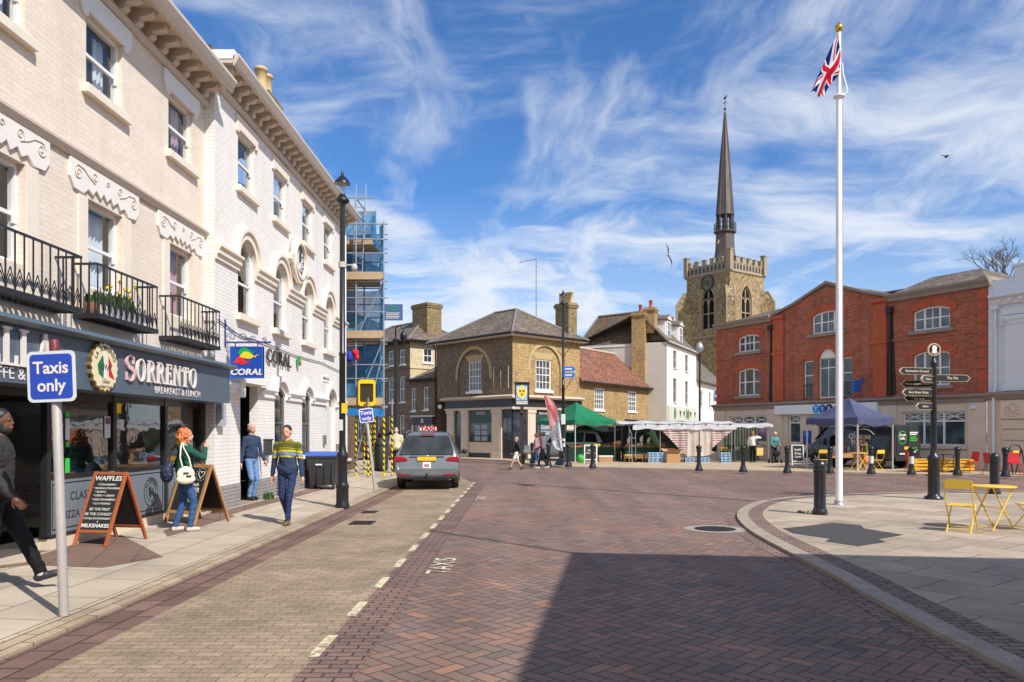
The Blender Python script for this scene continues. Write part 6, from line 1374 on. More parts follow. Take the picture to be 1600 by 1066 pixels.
# ---- scaffold
M_net0=NT('blue_debris_net'); c_=M_net0.co(); wv=M_net0.noise(c_,2.2,4,.6)
_d=M_net0.n('ShaderNodeBsdfDiffuse',{0:M_net0.ramp(wv,[(.3,hexc(66,138,190)),(.7,hexc(120,190,226))])}); _tl=M_net0.n('ShaderNodeBsdfTranslucent',{0:(*hexc(70,150,205),1)}); _m1=M_net0.n('ShaderNodeMixShader',{0:.45,1:_d.outputs[0],2:_tl.outputs[0]}); _tr=M_net0.n('ShaderNodeBsdfTransparent'); _m2=M_net0.n('ShaderNodeMixShader',{0:M_net0.rng(wv,.3,.7,.66,.92),1:_tr.outputs[0],2:_m1.outputs[0]}); _o=M_net0.n('ShaderNodeOutputMaterial'); M_net0.t.links.new(_m2.outputs[0],_o.inputs[0]); M_net=M_net0.mat
t_=NT('hazard_tape'); x,y,z=t_.sep(t_.co())[:3]; s_=t_.ma('FRACT',t_.ma('MULTIPLY_ADD',z,4.6,t_.ma('MULTIPLY',t_.ma('ARCTAN2',y,x),.159)))
M_tape=t_.bsdf(t_.mix(t_.ma('GREATER_THAN',s_,.52),hexc(236,208,20),(.02,.02,.02)),.45)
M_plank=P('scaffold_plank',hexc(186,160,128),.8,var=.3,scale=6)
sf=thing('scaffolding','tube scaffolding with blue debris netting and plank decks beside the white building','scaffolding',(0,0,0))
XO,XI=-5.0,-7.6; YS=[27.3,28.75]; LV=[2.55,4.95,7.05]
XR={27.3:-4.95,28.75:-5.22}
for y in YS:
    for x,top in ((XR[y],9.25),(-5.95,10.2),(-6.9,9.6)):
        m=MB(); m.tube([(x,y,.1),(x,y,top)],.03,8); m.build('upright',M_galv,sf)
        m=MB(); m.box(-.08,.08,-.08,.08,0,.02); bp=m.build('base_plate',P('yellow_plate',hexc(230,200,40),.6),sf,(x,y,.1))
        m=MB(); m.lathe([(.034,.02),(.031,.6),(.036,1.1),(.032,1.6),(.034,2.2)],n=10); m.build('tape_wrap',M_tape,sf,(x,y,.1))
for x,y in ((-4.72,27.7),(-5.45,27.0),(-5.6,28.2),(-5.9,30.2),(-5.35,29.6),(-6.1,31.6)):
    m=MB(); m.tube([(x,y,.1),(x,y,2.9)],.03,8); m.build('upright',M_galv,sf); m=MB(); m.lathe([(.034,0),(.031,.6),(.036,1.1),(.032,1.6),(.034,2.2)],n=10); m.build('tape_wrap',M_tape,sf,(x,y,.1))
m=MB()
for z in LV+[3.55,4.05,5.95,6.45,8.05,8.55,9.1]:
    m.tube([(-4.93,YS[0]-.3,z),(-5.25,YS[-1]+.2,z)],.025,6)
    for y in YS: m.tube([(XI-.15,y,z+.06),(XR[y]+.15,y,z+.06)],.025,6)
for z in (9.6,10.1): m.tube([(-5.95,YS[0],z),(-5.95,YS[-1],z)],.025,6); m.tube([(XI-.2,YS[0],z),(-5.3,YS[0],z)],.025,6)
m.build('ledgers',M_galv,sf)
m=MB()
for z0,z1 in ((2.6,4.9),(5.,7.)):
    m.tube([(-5.95,YS[0]-.06,z0),(XO,YS[0]-.06,z1)],.025,6)
m.tube([(-5.95,YS[0]-.06,.6),(XO,YS[0]-.06,4.4)],.025,6); m.build('braces',M_galv,sf)
for z in LV:
    m=MB(); 
    for k in range(6): y=YS[0]-.08+k*.25; m.box(XI,XO-.12-.18*k/5,y,y+.23,z+.1,z+.14)
    d_=m.build('plank_deck',M_plank,sf)
    m=MB(); m.beam((-4.98,YS[0]-.1,z+.26),(-5.26,YS[-1]+.1,z+.26),.035,.22); m.box(XI-.1,XO,YS[0]-.14,YS[0]-.1,z+.1,z+.37); m.build('toe_board',M_plank,d_)
m=MB(); m.box(XI-.1,-5.4,YS[0]+.3,YS[1],8.5,8.55); m.box(XI-.1,-5.4,YS[0]+.26,YS[0]+.3,8.5,8.72); m.build('plank_deck',M_plank,sf)
def net(p,q,z0,z1,tri=0):
    m=MB(); n=14; k=8; vs=[]
    for j in range(k+1):
        for i in range(n+1):
            s=i/n; t=j/k; x=p[0]+(q[0]-p[0])*s; y=p[1]+(q[1]-p[1])*s
            w_=.05*math.sin(s*13+t*4)+.03*math.sin(s*29-t*7); z=z0+(z1-z0)*t
            if tri: z=z0+(z1-z0)*t*(1-.75*(s if tri>0 else 1-s))
            dx,dy=q[0]-p[0],q[1]-p[1]; l=math.hypot(dx,dy); vs.append((x-dy/l*w_,y+dx/l*w_,z))
    m.add(vs,[(j*(n+1)+i,j*(n+1)+i+1,(j+1)*(n+1)+i+1,(j+1)*(n+1)+i) for j in range(k) for i in range(n)],0,True); return m.build('debris_net',M_net,sf)
for z0,z1 in ((3.0,4.95),(5.35,7.05),(7.4,9.2)):
    net((-5.04,YS[0]),(-5.3,YS[-1]),z0,z1); net((XI,YS[-1]+.1),(-5.27,YS[-1]+.1),z0,z1); net((XI,YS[-1]-.5),(-5.25,YS[-1]-.5),z0,z1-.25,1 if z0>5 else -1)
net((-7,YS[1]+.04),(-5.5,YS[1]+.04),8.7,10.0); net((-5.45,YS[0]+.3),(-5.55,YS[1]),8.7,10.1,-1)
m=MB(); m.tube([(-6.1,YS[0]+.1,7.2),(-6.,YS[0]+.3,10.7)],.02,6); m.tube([(-5.75,YS[0]+.1,7.2),(-5.65,YS[0]+.3,10.7)],.02,6)
for k in range(12): t=k/12; m.tube([(-6.1+.1*t,YS[0]+.1+.2*t,7.2+3.5*t),(-5.75+.1*t,YS[0]+.1+.2*t,7.2+3.5*t)],.013,5)
m.build('ladder',M_galv,sf)
m=MB(); M_y=P('bright_yellow_plastic',hexc(246,206,24),.4,var=.05)
yg=thing('yellow_guard','bright yellow rounded guard panel with black mesh fixed to the scaffold front','guard panel',(-5.52,27.12,2.62))
def rrect(a,b,r,cx=0,cz=0,n=5):
    return [(cx+sx*(a-r)+r*math.cos(t),cz+sz*(b-r)+r*math.sin(t)) for sx,sz,t0 in ((1,1,0),(-1,1,PI/2),(-1,-1,PI),(1,-1,3*PI/2)) for t in [t0+PI/2*k/n for k in range(n+1)]]
ring(m,Fr(),rrect(.3,.47,.1,0,.47),rrect(.24,.33,.06,0,.47),-.05,.05); m.build('frame',M_y,yg)
m=MB()
for k in range(8): x=-.22+k*.063; m.box(x-.006,x+.006,-.02,-.008,.15,.79)
for k in range(10): z=.16+k*.068; m.box(-.24,.24,-.007,.005,z-.006,z+.006)
m.build('mesh',M_black,yg); m=MB(); m.prism(rrect(.245,.335,.06,0,.47),.01,.03,'y'); m.build('backing',P('dull_bronze',hexc(120,104,60),.5,var=.3),yg)
m=MB(); m.poly([(-6.4,27.15,2.3),(XO+.1,27.15,2.25),(XO+.1,27.16,2.52),(-6.4,27.16,2.55)]); m.build('blue_sheet',P('blue_tarpaulin',hexc(40,120,190),.45,var=.2,scale=6),sf)
bu_=thing('bundle','red and blue bundle hanging on the scaffold below the deck','bundle',(-6.0,27.0,4.25))
m=MB(); m.ball((-.12,0,.12),(.17,.12,.2),0,10); m.build('blue_sack',P('blue_cloth',hexc(40,60,170),.8,var=.2),bu_); m=MB(); m.ball((.1,-.03,.26),(.13,.1,.13),0,10); m.ball((.16,-.03,.1),(.08,.08,.12),0,8); m.build('red_sack',P('red_cloth',hexc(220,30,50),.8,var=.2),bu_)
ns=thing('scaffold_sign','dark blue company notice board fixed on the outer side of the scaffold','sign',(-4.62,27.3,6.0))
m=MB(); m.box(-.32,.35,-.02,.02,-.3,.28); m.build('board',P('dark_blue_board',hexc(70,96,140),.5),ns); m=MB(); ring(m,Fr(),[(.0+.2*math.cos(2*PI*k/20),.13+.08*math.sin(2*PI*k/20)) for k in range(20)],[(.0+.17*math.cos(2*PI*k/20),.13+.055*math.sin(2*PI*k/20)) for k in range(20)],-.026,-.02); m.build('oval_mark',M_cgre,ns)
m=MB()
for k in range(4): m.box(-.25,.25-.04*(k%2),-.026,-.02,-.05-k*.06,-.03-k*.06)
m.build('text_lines',M_letw,ns)
# ---- bistro tables and chairs
M_yw=P('mustard_yellow_paint',hexc(240,200,70),.4,var=.08,scale=8); M_redc=P('red_plastic',hexc(205,45,50),.45,var=.08)
def bistro_chair(loc,rz,label,grp,mat,s=1.):
    c=thing('folding_chair',label,'chair',loc,rz,grp); w=.2
    m=MB(); n=8; pts=[]
    m.prism([(-.19,.425),(.19,.425),(.2,.44),(.19,.45),(-.19,.45),(-.2,.44)],-.19,.19,'x'); m.build('seat',mat,c,bevel=.006)
    m=MB(); poly=rrect(.2,.075,.05,0,.80); m.prism(poly,.275,.29,'y'); m.build('backrest',mat,c)
    for sx in (-1,1):
        m=MB(); m.tube([(sx*w,.285,.84),(sx*w,.24,.6),(sx*w,.16,.44),(sx*w,-.24,.0)],.011,7); m.build('leg',mat,c)
        m=MB(); m.tube([(sx*(w-.025),-.16,.43),(sx*(w-.025),.27,.0)],.011,7); m.build('leg',mat,c)
    m=MB(); m.tube([(-w,-.19,.055),(w,-.19,.055)],.008,6); m.tube([(-w+.025,.22,.05),(w-.025,.22,.05)],.008,6); m.build('stretcher',mat,c)
    return c
def bistro_table(loc,rz,label,grp,mat,r=.36,h=.74):
    t=thing('bistro_table',label,'table',loc,rz,grp); m=MB(); m.lathe([(r-.01,h-.025),(r,h-.015),(r,h-.003),(r-.01,h)],n=32); m.build('tabletop',mat,t)
    for sx in (-1,1):
        m=MB(); m.tube([(-.30,sx*.2,0),(.24,sx*.2,h-.03)],.013,7); m.build('leg',mat,t); m=MB(); m.tube([(.30,sx*.17,0),(-.24,sx*.17,h-.03)],.013,7); m.build('leg',mat,t)
    m=MB()
    for x in (-.27,.27): m.tube([(x,-.2,.05),(x,.2,.05)],.009,6)
    m.tube([(0,-.2,h*.5),(0,.2,h*.5)],.009,6); m.build('stretcher',mat,t); return t
ta=bistro_table((8.05,13.0,PZ),R(25),'round yellow metal folding table on the plaza at right edge','',M_yw)
ta['group']='yellow bistro tables'
c1=bistro_chair((7.35,12.7,PZ),R(140),'yellow metal folding chair on the left side of the round table','yellow folding chairs',M_yw)
c2=dup(c1,(8.62,12.8,PZ),R(-88),'yellow metal folding chair at right edge of the picture')
# ------------------------------------------------------------------ people
def mskin(n,c): return P(n,c,.55,var=.1,scale=12)
M_sk=mskin('skin_light',hexc(214,160,134)); M_sk2=mskin('skin_dark',hexc(104,66,48)); M_eye=flat('eye_dark',(.03,.025,.02),.3); M_lip=flat('lips',hexc(180,100,90),.5)
def cl(name,c,var=.14,sc=9,bump=.35):
    if name in MC: return MC[name]
    t=NT(name); co=t.co(); n=t.noise(co,sc,4,.6); n2=t.noise(co,160,2,.6); k=t.ma('MULTIPLY_ADD',t.ma('ADD',n,t.ma('MULTIPLY',n2,.4)),var*2,1-var*1.4)
    MC[name]=t.bsdf(t.mix(1.,(*c,1),t.comb(k,k,k),'MULTIPLY'),.85,0,.25,t.ma('ADD',t.noise(co,14,3,.6),t.ma('MULTIPLY',n2,.2)),.02,bump); return MC[name]
def ik(a,b,l1,l2,pole):
    a,b=Vector(a),Vector(b); d=b-a; L=min(d.length,(l1+l2)*.999); u=d.normalized(); x=(l1*l1-l2*l2+L*L)/(2*L); h=math.sqrt(max(0,l1*l1-x*x))
    p=Vector(pole); p=(p-u*p.dot(u)); p=p.normalized() if p.length>1e-5 else Vector((0,-1,0)); return a+u*x+p*h, a+u*L
class Fig:
    """union of tapered capsules and ellipsoids, fused by a voxel remesh into one skin; every primitive carries its material"""
    def __init__(s): s.p=[]
    def cap(s,a,b,ra,rb,m,k=1.): s.p.append(('c',Vector(a),Vector(b),ra,rb,m)); return s
    def ell(s,c,r,m,rot=None): s.p.append(('e',Vector(c),Vector(r),rot or Matrix.Identity(3),0,m)); return s
    def dist(s,q,p):
        if p[0]=='c':
            d=p[2]-p[1]; L2=d.length_squared; t=max(0,min(1,(q-p[1]).dot(d)/L2)) if L2>1e-9 else 0; return (q-p[1]-d*t).length-(p[3]+(p[4]-p[3])*t)
        v=p[3].transposed()@(q-p[1]); r=p[2]; k=Vector((v.x/r.x,v.y/r.y,v.z/r.z)).length; return (k-1)*min(r)
    def raw(s):
        mb=MB()
        for p in s.p:
            if p[0]=='c':
                d=p[2]-p[1]; L=d.length; u=d.normalized() if L>1e-6 else Vector((0,0,1)); pts=[];rs=[]
                for k in (0.1,.5,.85): pts.append(p[1]-u*p[3]*math.cos(k*PI/2)); rs.append(p[3]*math.sin(k*PI/2))
                for k in range(5): t=k/4; pts.append(p[1]+d*t); rs.append(p[3]+(p[4]-p[3])*t)
                for k in (.85,.5,.1): pts.append(p[2]+u*p[4]*math.cos(k*PI/2)); rs.append(p[4]*math.sin(k*PI/2))
                mb.tube(pts,rs,14)
            else: mb.ball(p[1],tuple(p[2]),0,18,p[3].to_4x4())
        return mb
    def build(s,name,mats,voxel,parent=None,loc=(0,0,0),rz=0.,smooth=2,folds=0.):
        me=s.raw().mesh(name,mats); o=bpy.data.objects.new(name,me); COL.objects.link(o)
        rm=o.modifiers.new('r','REMESH'); rm.mode='VOXEL'; rm.voxel_size=voxel
        if smooth: sm=o.modifiers.new('s','SMOOTH'); sm.factor=.5; sm.iterations=smooth
        dg=bpy.context.evaluated_depsgraph_get(); m2=bpy.data.meshes.new_from_object(o.evaluated_get(dg)); o.modifiers.clear(); o.data=m2; bpy.data.meshes.remove(me)
        m2.name=name; m2.materials.clear()
        for mt in mats: m2.materials.append(mt)
        from mathutils import noise as nz
        boxes=[]
        for p in s.p:
            if p[0]=='c': r=max(p[3],p[4]); lo_=Vector([min(p[1][i],p[2][i])-r for i in range(3)]); hi=Vector([max(p[1][i],p[2][i])+r for i in range(3)])
            else: r=max(p[2]); lo_=p[1]-Vector((r,r,r)); hi=p[1]+Vector((r,r,r))
            boxes.append((lo_-Vector((.04,)*3),hi+Vector((.04,)*3)))
        mi=[]
        for f in m2.polygons:
            q=f.center; best=1e9; bm=0
            for p,(a,b) in zip(s.p,boxes):
                if a.x<q.x<b.x and a.y<q.y<b.y and a.z<q.z<b.z:
                    d=s.dist(q,p)
                    if d<best: best=d; bm=p[5]
            mi.append(bm)
        if folds:
            vm={}
            for pg,k in zip(m2.polygons,mi):
                for vi in pg.vertices: vm[vi]=vm.get(vi,1) and (k in (1,2))
            nn=[v.normal.copy() for v in m2.vertices]
            for v in m2.vertices:
                if vm.get(v.index):
                    q=v.co; d=nz.noise(Vector((q.x*9,q.y*9,q.z*15+q.x*6)))*.55+nz.noise(Vector((q.x*21+5,q.y*21,q.z*30)))*.3-abs(nz.noise(Vector((q.x*6,q.y*6+3,q.z*19))))*.5
                    v.co=q+nn[v.index]*d*folds
        m2.polygons.foreach_set('material_index',mi); m2.polygons.foreach_set('use_smooth',[True]*len(mi)); m2.update()
        o.location=loc; o.rotation_euler=(0,0,rz)
        if parent is not None: o.parent=parent
        return o
def hand(f,w,d,pn,sc,m,curl=.5,side=1,point=False):
    """w wrist, d direction of the hand, pn palm normal"""
    w=Vector(w); d=Vector(d).normalized(); pn=Vector(pn); pn=(pn-d*pn.dot(d)).normalized(); a=d.cross(pn)*side
    f.cap(w,w+d*.05*sc,.026*sc,.03*sc,m); f.cap(w+d*.04*sc+a*.018*sc,w+d*.085*sc+a*.024*sc,.02*sc,.016*sc,m); f.cap(w+d*.04*sc-a*.018*sc,w+d*.08*sc-a*.026*sc,.02*sc,.015*sc,m)
    for k,(o,L) in enumerate(((.032,.068),(.011,.076),(-.011,.071),(-.031,.055))):
        b=w+d*.09*sc+a*o*sc; c=curl if not(point and k==0) else .05
        k1=b+(d*math.cos(c*.7)+pn*math.sin(c*.7))*L*.5*sc; k2=k1+(d*math.cos(c*1.8)+pn*math.sin(c*1.8))*L*.5*sc
        f.cap(b-d*.012*sc,k1,.0105*sc,.0095*sc,m); f.cap(k1,k2,.0095*sc,.0075*sc,m)
    b=w+d*.03*sc+a*.03*sc; k1=b+(d*.6+a*.6+pn*.3).normalized()*.045*sc; k2=k1+(d*.85+a*.1+pn*.35).normalized()*.033*sc
    f.cap(b,k1,.014*sc,.011*sc,m); f.cap(k1,k2,.011*sc,.008*sc,m)
def person(label,loc,rz,h,mats,lf,rf,lh,rh,lean=0.,head=0.,top=1.,leg=1.,voxel=.012,hips=.0,hem=0.,bottom='trousers',detail=True,lpole=(.3,1,0),rpole=(-.3,1,0),ltoe=0.,rtoe=0.,twist=0.,pn=None,curl=.5,collar=.02,fold=.014,group=None,skin=0,shortleg=False,point=None,female=False,lpitch=0,rpitch=0,nod=0.,hood=False,wide=1.):
    """faces local -y; mats: skin, top, trousers, shoes, [sole]; feet and hands given as ankle / wrist points for a 1.75 m body"""
    SK,TP,TR,SH,EY,LP,SO=0,1,2,3,4,5,6
    s=h/1.75; f=Fig(); V=lambda x,y,z: Vector((x*s,y*s,z*s))
    pel=V(0,hips,.93); sp=V(0,hips-math.sin(lean)*.2,1.12); chs=V(0,hips-math.sin(lean)*.42,1.32); nk=V(0,hips-math.sin(lean)*.55,1.49)
    rot=Matrix.Rotation(twist,3,'Z'); sw=(.17 if female else .19)*wide
    sl,sr=chs+rot@V(sw,.0,.095),chs+rot@V(-sw,.0,.095)
    t=top
    f.ell(pel+V(0,0,.02),(.165*s*leg*wide,.118*s*leg,.13*s),TR); f.ell(pel+V(0,0,.10+.0),(.168*s*t*wide,.122*s*t,.14*s),TP)
    if hem: f.ell(pel+V(0,0,.10-hem*.5),(.18*s*t*wide,.13*s*t,.12*s+hem*s*.6),TP)
    f.ell(sp,(.155*s*t*wide*(.93 if female else 1),.112*s*t,.17*s),TP); f.ell(chs,(.178*s*(1+(t-1)*.7)*wide*(.92 if female else 1),.122*s*(1+(t-1)*.45),.19*s),TP,rot); f.cap(pel+V(0,.0,.16),chs-V(0,-.005,.02),.135*s*(1+(t-1)*.8),.128*s*(1+(t-1)*.6),TP)
    f.cap(chs+V(0,0,.1)+rot@V(.07,0,0),sl-V(0,0,.03),.08*s*t,.06*s*t,TP); f.cap(chs+V(0,0,.1)+rot@V(-.07,0,0),sr-V(0,0,.03),.08*s*t,.06*s*t,TP)
    f.cap(chs+V(0,.01,.12),nk+V(0,.005,-.005),.085*s,.058*s,TP)
    if collar:
        cp=[nk+V(.062*math.cos(a),.066*math.sin(a)+.004,.012+.02*math.sin(a)) for a in [2*PI*k/9 for k in range(10)]]
        for a_,b_ in zip(cp,cp[1:]): f.cap(a_,b_,collar*s,collar*s,TP)
    if hood: f.ell(nk+V(0,.085,-.03),(.12*s,.075*s,.075*s),TP); f.cap(nk+V(.07,.03,-.03),nk+V(.03,-.07,-.06),.04*s,.03*s,TP); f.cap(nk+V(-.07,.03,-.03),nk+V(-.03,-.07,-.06),.04*s,.03*s,TP)
    hr=Matrix.Rotation(head,3,'Z')@Matrix.Rotation(nod,3,'X'); hc=nk+V(0,-.012-math.sin(lean)*.08,.165)
    f.cap(nk-V(0,0,.04),hc-V(0,-.01,.06),.055*s,.05*s,SK)
    f.ell(hc+hr@V(0,.012,.02),(.075*s,.095*s,.10*s),SK,hr); f.ell(hc+hr@V(0,-.022,-.045),(.058*s,.068*s,.075*s),SK,hr)
    if detail:
        f.cap(hc+hr@V(0,-.085,.01),hc+hr@V(0,-.096,-.025),.009*s,.0125*s,SK)
        for x in (-1,1): f.ell(hc+hr@V(x*.077,.012,-.012),(.012*s,.022*s,.032*s),SK,hr); f.ell(hc+hr@V(x*.031,-.078,.012),(.013*s,.012*s,.0085*s),EY,hr)
        f.cap(hc+hr@V(-.018,-.085,-.062),hc+hr@V(.018,-.085,-.062),.0095*s,.0095*s,LP)
    for side,sh,hd,pole in ((1,sl,lh,lpole),(-1,sr,rh,rpole)):
        w=V(*hd); e,w=ik(sh,w,.285*s,.255*s,pole); 
        f.cap(sh,e,.062*s*t,.05*s*t,TP); f.cap(e,w,.05*s*t,.036*s*t,TP); d=(w-e).normalized(); f.cap(w,w+d*.03*s,.027*s,.026*s,SK)
        hand(f,w+d*.02*s,d,pn or (-side,0,0),s*1.02,SK,curl,side,point==side)
    for side,ft,toe,pit in ((1,lf,ltoe,lpitch),(-1,rf,rtoe,rpitch)):
        hp=pel+V(side*.092,0,-.01); an=V(*ft); k,an=ik(hp,an,.43*s,.42*s,(side*.05,-1,0))
        lower=SK if shortleg else TR
        if shortleg: f.cap(hp,hp.lerp(k,.75),.098*s*leg,.085*s*leg,TR); f.cap(hp.lerp(k,.6),k,.068*s,.052*s,SK); f.cap(k,an,.054*s,.036*s,SK)
        else: f.cap(hp,k,.092*s*leg,.066*s*leg,TR); f.cap(k,an+V(0,0,.02),.064*s*leg,.05*s*leg,TR)
        td=Matrix.Rotation(toe,3,'Z')@Matrix.Rotation(pit,3,'X')@Vector((0,-1,0)); up=Matrix.Rotation(toe,3,'Z')@Matrix.Rotation(pit,3,'X')@Vector((0,0,1))
        b=an-up*.045*s
        f.cap(an+up*.02*s,b-td*.01*s,.042*s,.043*s,SH); f.cap(b-td*.03*s,b+td*.13*s,.042*s,.036*s,SH); f.cap(b-td*.035*s-up*.026*s,b+td*.15*s-up*.022*s,.02*s,.018*s,SO); f.cap(b+up*.01*s,b+td*.08*s,.042*s,.034*s,SH)
    o=f.build('person',mats,voxel*s,None,loc,rz,folds=fold); tag(o,label,'person',group); o['_']=0; del o['_']
    return o,hc,hr,s,nk,chs,pel
def hair(o,hc,hr,s,mat,style='short',voxel=.009):
    f=Fig(); V=lambda x,y,z: hr@Vector((x*s,y*s,z*s))
    if style=='short': f.ell(hc+V(0,.022,.042),(.08*s,.093*s,.088*s),0,hr); f.ell(hc+V(0,.055,-.01),(.073*s,.058*s,.07*s),0,hr)
    elif style=='grey': f.ell(hc+V(0,.03,.045),(.081*s,.09*s,.082*s),0,hr); f.ell(hc+V(0,.06,-.015),(.074*s,.052*s,.075*s),0,hr)
    elif style=='bald': f.ell(hc+V(0,.055,-.02),(.08*s,.058*s,.055*s),0,hr)
    elif style=='cap': f.ell(hc+V(0,.015,.045),(.079*s,.099*s,.086*s),0,hr); f.ell(hc+V(0,.05,-.0),(.078*s,.07*s,.07*s),0,hr)
    elif style=='bun': f.ell(hc+V(0,.03,.03),(.083*s,.09*s,.095*s),0,hr); f.ell(hc+V(0,.11,.06),(.05*s,.05*s,.05*s),0,hr); f.ell(hc+V(0,.06,-.04),(.07*s,.05*s,.08*s),0,hr)
    elif style=='long': f.ell(hc+V(0,.03,.03),(.088*s,.095*s,.1*s),0,hr); f.ell(hc+V(0,.06,-.08),(.09*s,.06*s,.13*s),0,hr)
    elif style=='curly':
        rr=random.Random(3); f.ell(hc+V(0,.035,.02),(.098*s,.1*s,.105*s),0,hr); f.ell(hc+V(0,.06,-.11),(.14*s,.09*s,.14*s),0,hr)
        for _ in range(230):
            v=Vector((rr.gauss(0,1),rr.gauss(0,1),rr.gauss(0,1))).normalized()
            if v.y<-.45 and v.z<.55: continue
            c=hc+V(v.x*(.15 if v.z<.2 else .118),.045+v.y*.125,-.06+v.z*.185); q=rr.uniform(.011,.027)*s; f.ell(c,(q,q,q),0)
    return f.build('hair',[mat],voxel*s,o,smooth=1)
SHB=P('black_shoe',(.02,.02,.02),.5); SHW=P('white_sole',hexc(225,222,218),.6)
# man in the patterned jumper (walks towards us)
t=NT('fair_isle_jumper'); co=t.co(); x,y,z=t.sep(co)[:3]
zz=t.ma('ADD',z,t.ma('MULTIPLY',t.ma('ABSOLUTE',x),.12))
zig=t.ma('ADD',zz,t.ma('MULTIPLY',t.ma('PINGPONG',t.ma('ADD',x,y),.012),.9))
nb_=hexc(54,70,94); ye=hexc(226,200,36); ol=hexc(112,116,40); lb_=hexc(132,160,190)
rp=t.n('ShaderNodeValToRGB',{0:t.rng(zig,1.20,1.52,0,1)}); rp.color_ramp.interpolation='CONSTANT'
st=[(0,nb_),(.12,ye),(.20,hexc(96,124,150)),(.26,lb_),(.36,hexc(96,124,150)),(.42,ye),(.52,ol),(.60,hexc(150,150,40)),(.66,hexc(92,90,38)),(.9,ol)]
while len(rp.color_ramp.elements)<len(st): rp.color_ramp.elements.new(.5)
for e,(p,c) in zip(rp.color_ramp.elements,st): e.position=p; e.color=(*c,1)
kn=t.noise(co,120,2); kk=t.rng(kn,.3,.7,.8,1.15); M_jump=t.bsdf(t.mix(1.,rp.outputs[0],t.comb(kk,kk,kk),'MULTIPLY'),.9,0,.2,t.ma('ADD',t.noise(co,13,3,.6),t.ma('MULTIPLY',kn,.3)),.02,.4)
M_jean=cl('dark_blue_trousers',hexc(44,58,92)); M_jean2=cl('mid_blue_jeans',hexc(58,88,132)); M_jean3=cl('pale_blue_jeans',hexc(112,144,186))
g=G(447,819,.06)
o,hc,hr,s,nk,ch_,pe=person('man in a navy jumper with yellow and green yoke walking towards the viewer',(g[0],g[1]+.1,.034),R(-4),1.77,[M_sk,M_jump,M_jean,P('olive_boot',hexc(110,92,50),.6),M_eye,M_lip,P('brown_sole',(.05,.035,.02),.7)],(.05,-.13,.09),(-.06,.16,.13),(.29,-.05,.84),(-.3,.04,.86),lean=.05,top=1.1,leg=.92,hem=.05,voxel=.0085,rpitch=.35,nod=.1,curl=.65)
hair(o,hc,hr,s,P('dark_brown_hair',(.03,.022,.018),.7,var=.3,scale=40),'short')
# woman with curly red hair, seen from behind, arm raised
M_gho=cl('bottle_green_hoodie',hexc(36,84,72)); M_red=P('copper_curly_hair',hexc(196,116,66),.6,var=.35,scale=60)
g=G(289,829,.1)
o,hc,hr,s,nk,ch_,pe=person('woman with curly copper hair in green hoodie and jeans holding a white tote bag',(g[0],g[1],.083),R(128),1.66,[M_sk,M_gho,M_jean2,P('cream_trainer',hexc(206,192,176),.6),M_eye,M_lip,SHW],(.1,.13,.09),(-.1,-.06,.09),(.21,.02,.9),(-.1,-.31,1.42),lean=.03,top=1.12,leg=1.0,voxel=.0085,hood=True,female=True,head=R(-14),curl=.5,lpole=(.4,1,0),rpole=(-.8,.2,-.7),point=-1)
wm=o; hair(o,hc,hr,s,M_red,'curly',.008)
f=Fig(); f.ell(pe+Vector((0,0,.02)),(.185*s,.135*s,.085*s),0); f.ell(pe+Vector((0,0,-.02)),(.178*s,.13*s,.08*s),0); f.build('tied_cardigan',[cl('mauve_grey_cardigan',hexc(168,142,132))],.011,wm)
bg=thing('tote_bag','cream canvas tote bag with small dark print on the curly haired woman\'s shoulder','bag',(g[0],g[1],.1),R(128)); M_tote=cl('cream_canvas',hexc(232,222,200),.08)
f=Fig(); f.ell((-.25,.05,.93),(.05,.14,.13),0); f.ell((-.25,.05,.85),(.055,.15,.08),0); f.build('bag_body',[M_tote],.012,bg)
m=MB(); 
for y0 in (-.03,.1): m.tube([(-.27,y0,1.02),(-.265,y0+.04,1.2),(-.225,.09+y0*.3,1.36),(-.16,.07+y0*.2,1.43),(-.12,.0,1.38)],.013,6)
m.build('strap',M_tote,bg); m=MB(); m.beam((-.303,.02,.95),(-.303,.10,.95),.01,.03); m.beam((-.305,-.02,.90),(-.305,.06,.90),.01,.03); m.build('print',M_dtext,bg)
bb=thing('shoulder_bag','dark navy patterned bag hanging at the curly haired woman\'s back','bag',(g[0],g[1],.1),R(128)); f=Fig(); f.ell((.16,.24,.93),(.14,.10,.16),0); f.ell((.16,.22,1.03),(.1,.08,.1),0)
t=NT('navy_print_cloth'); vo=t.n('ShaderNodeTexVoronoi',{'Vector':t.co(),'Scale':26.}); M_nav=t.bsdf(t.mix(t.rng(vo.outputs[0],.16,.22,1,0),(.02,.025,.06),hexc(150,165,200)),.8)
f.build('bag_body',[M_nav],.012,bb); m=MB(); m.tube([(.16,.22,1.08),(.17,.17,1.3),(.14,.07,1.43)],.014,6); m.build('strap',M_nav,bb)
# man stepping out of the doorway
g=(-6.2,17.45,.14)
o,hc,hr,s,nk,ch_,pe=person('grey haired man in navy gilet and pale jeans stepping out of the white doorway',g,R(62),1.74,[M_sk,cl('navy_jacket',hexc(52,66,92)),M_jean3,SHB,M_eye,M_lip,SHB],(.09,.04,.09),(-.09,-.03,.09),(.28,-.12,.92),(-.3,-.0,.88),top=1.12,leg=1.,voxel=.010,curl=.5)
hair(o,hc,hr,s,P('grey_hair',hexc(186,180,172),.7,var=.25,scale=40),'grey')
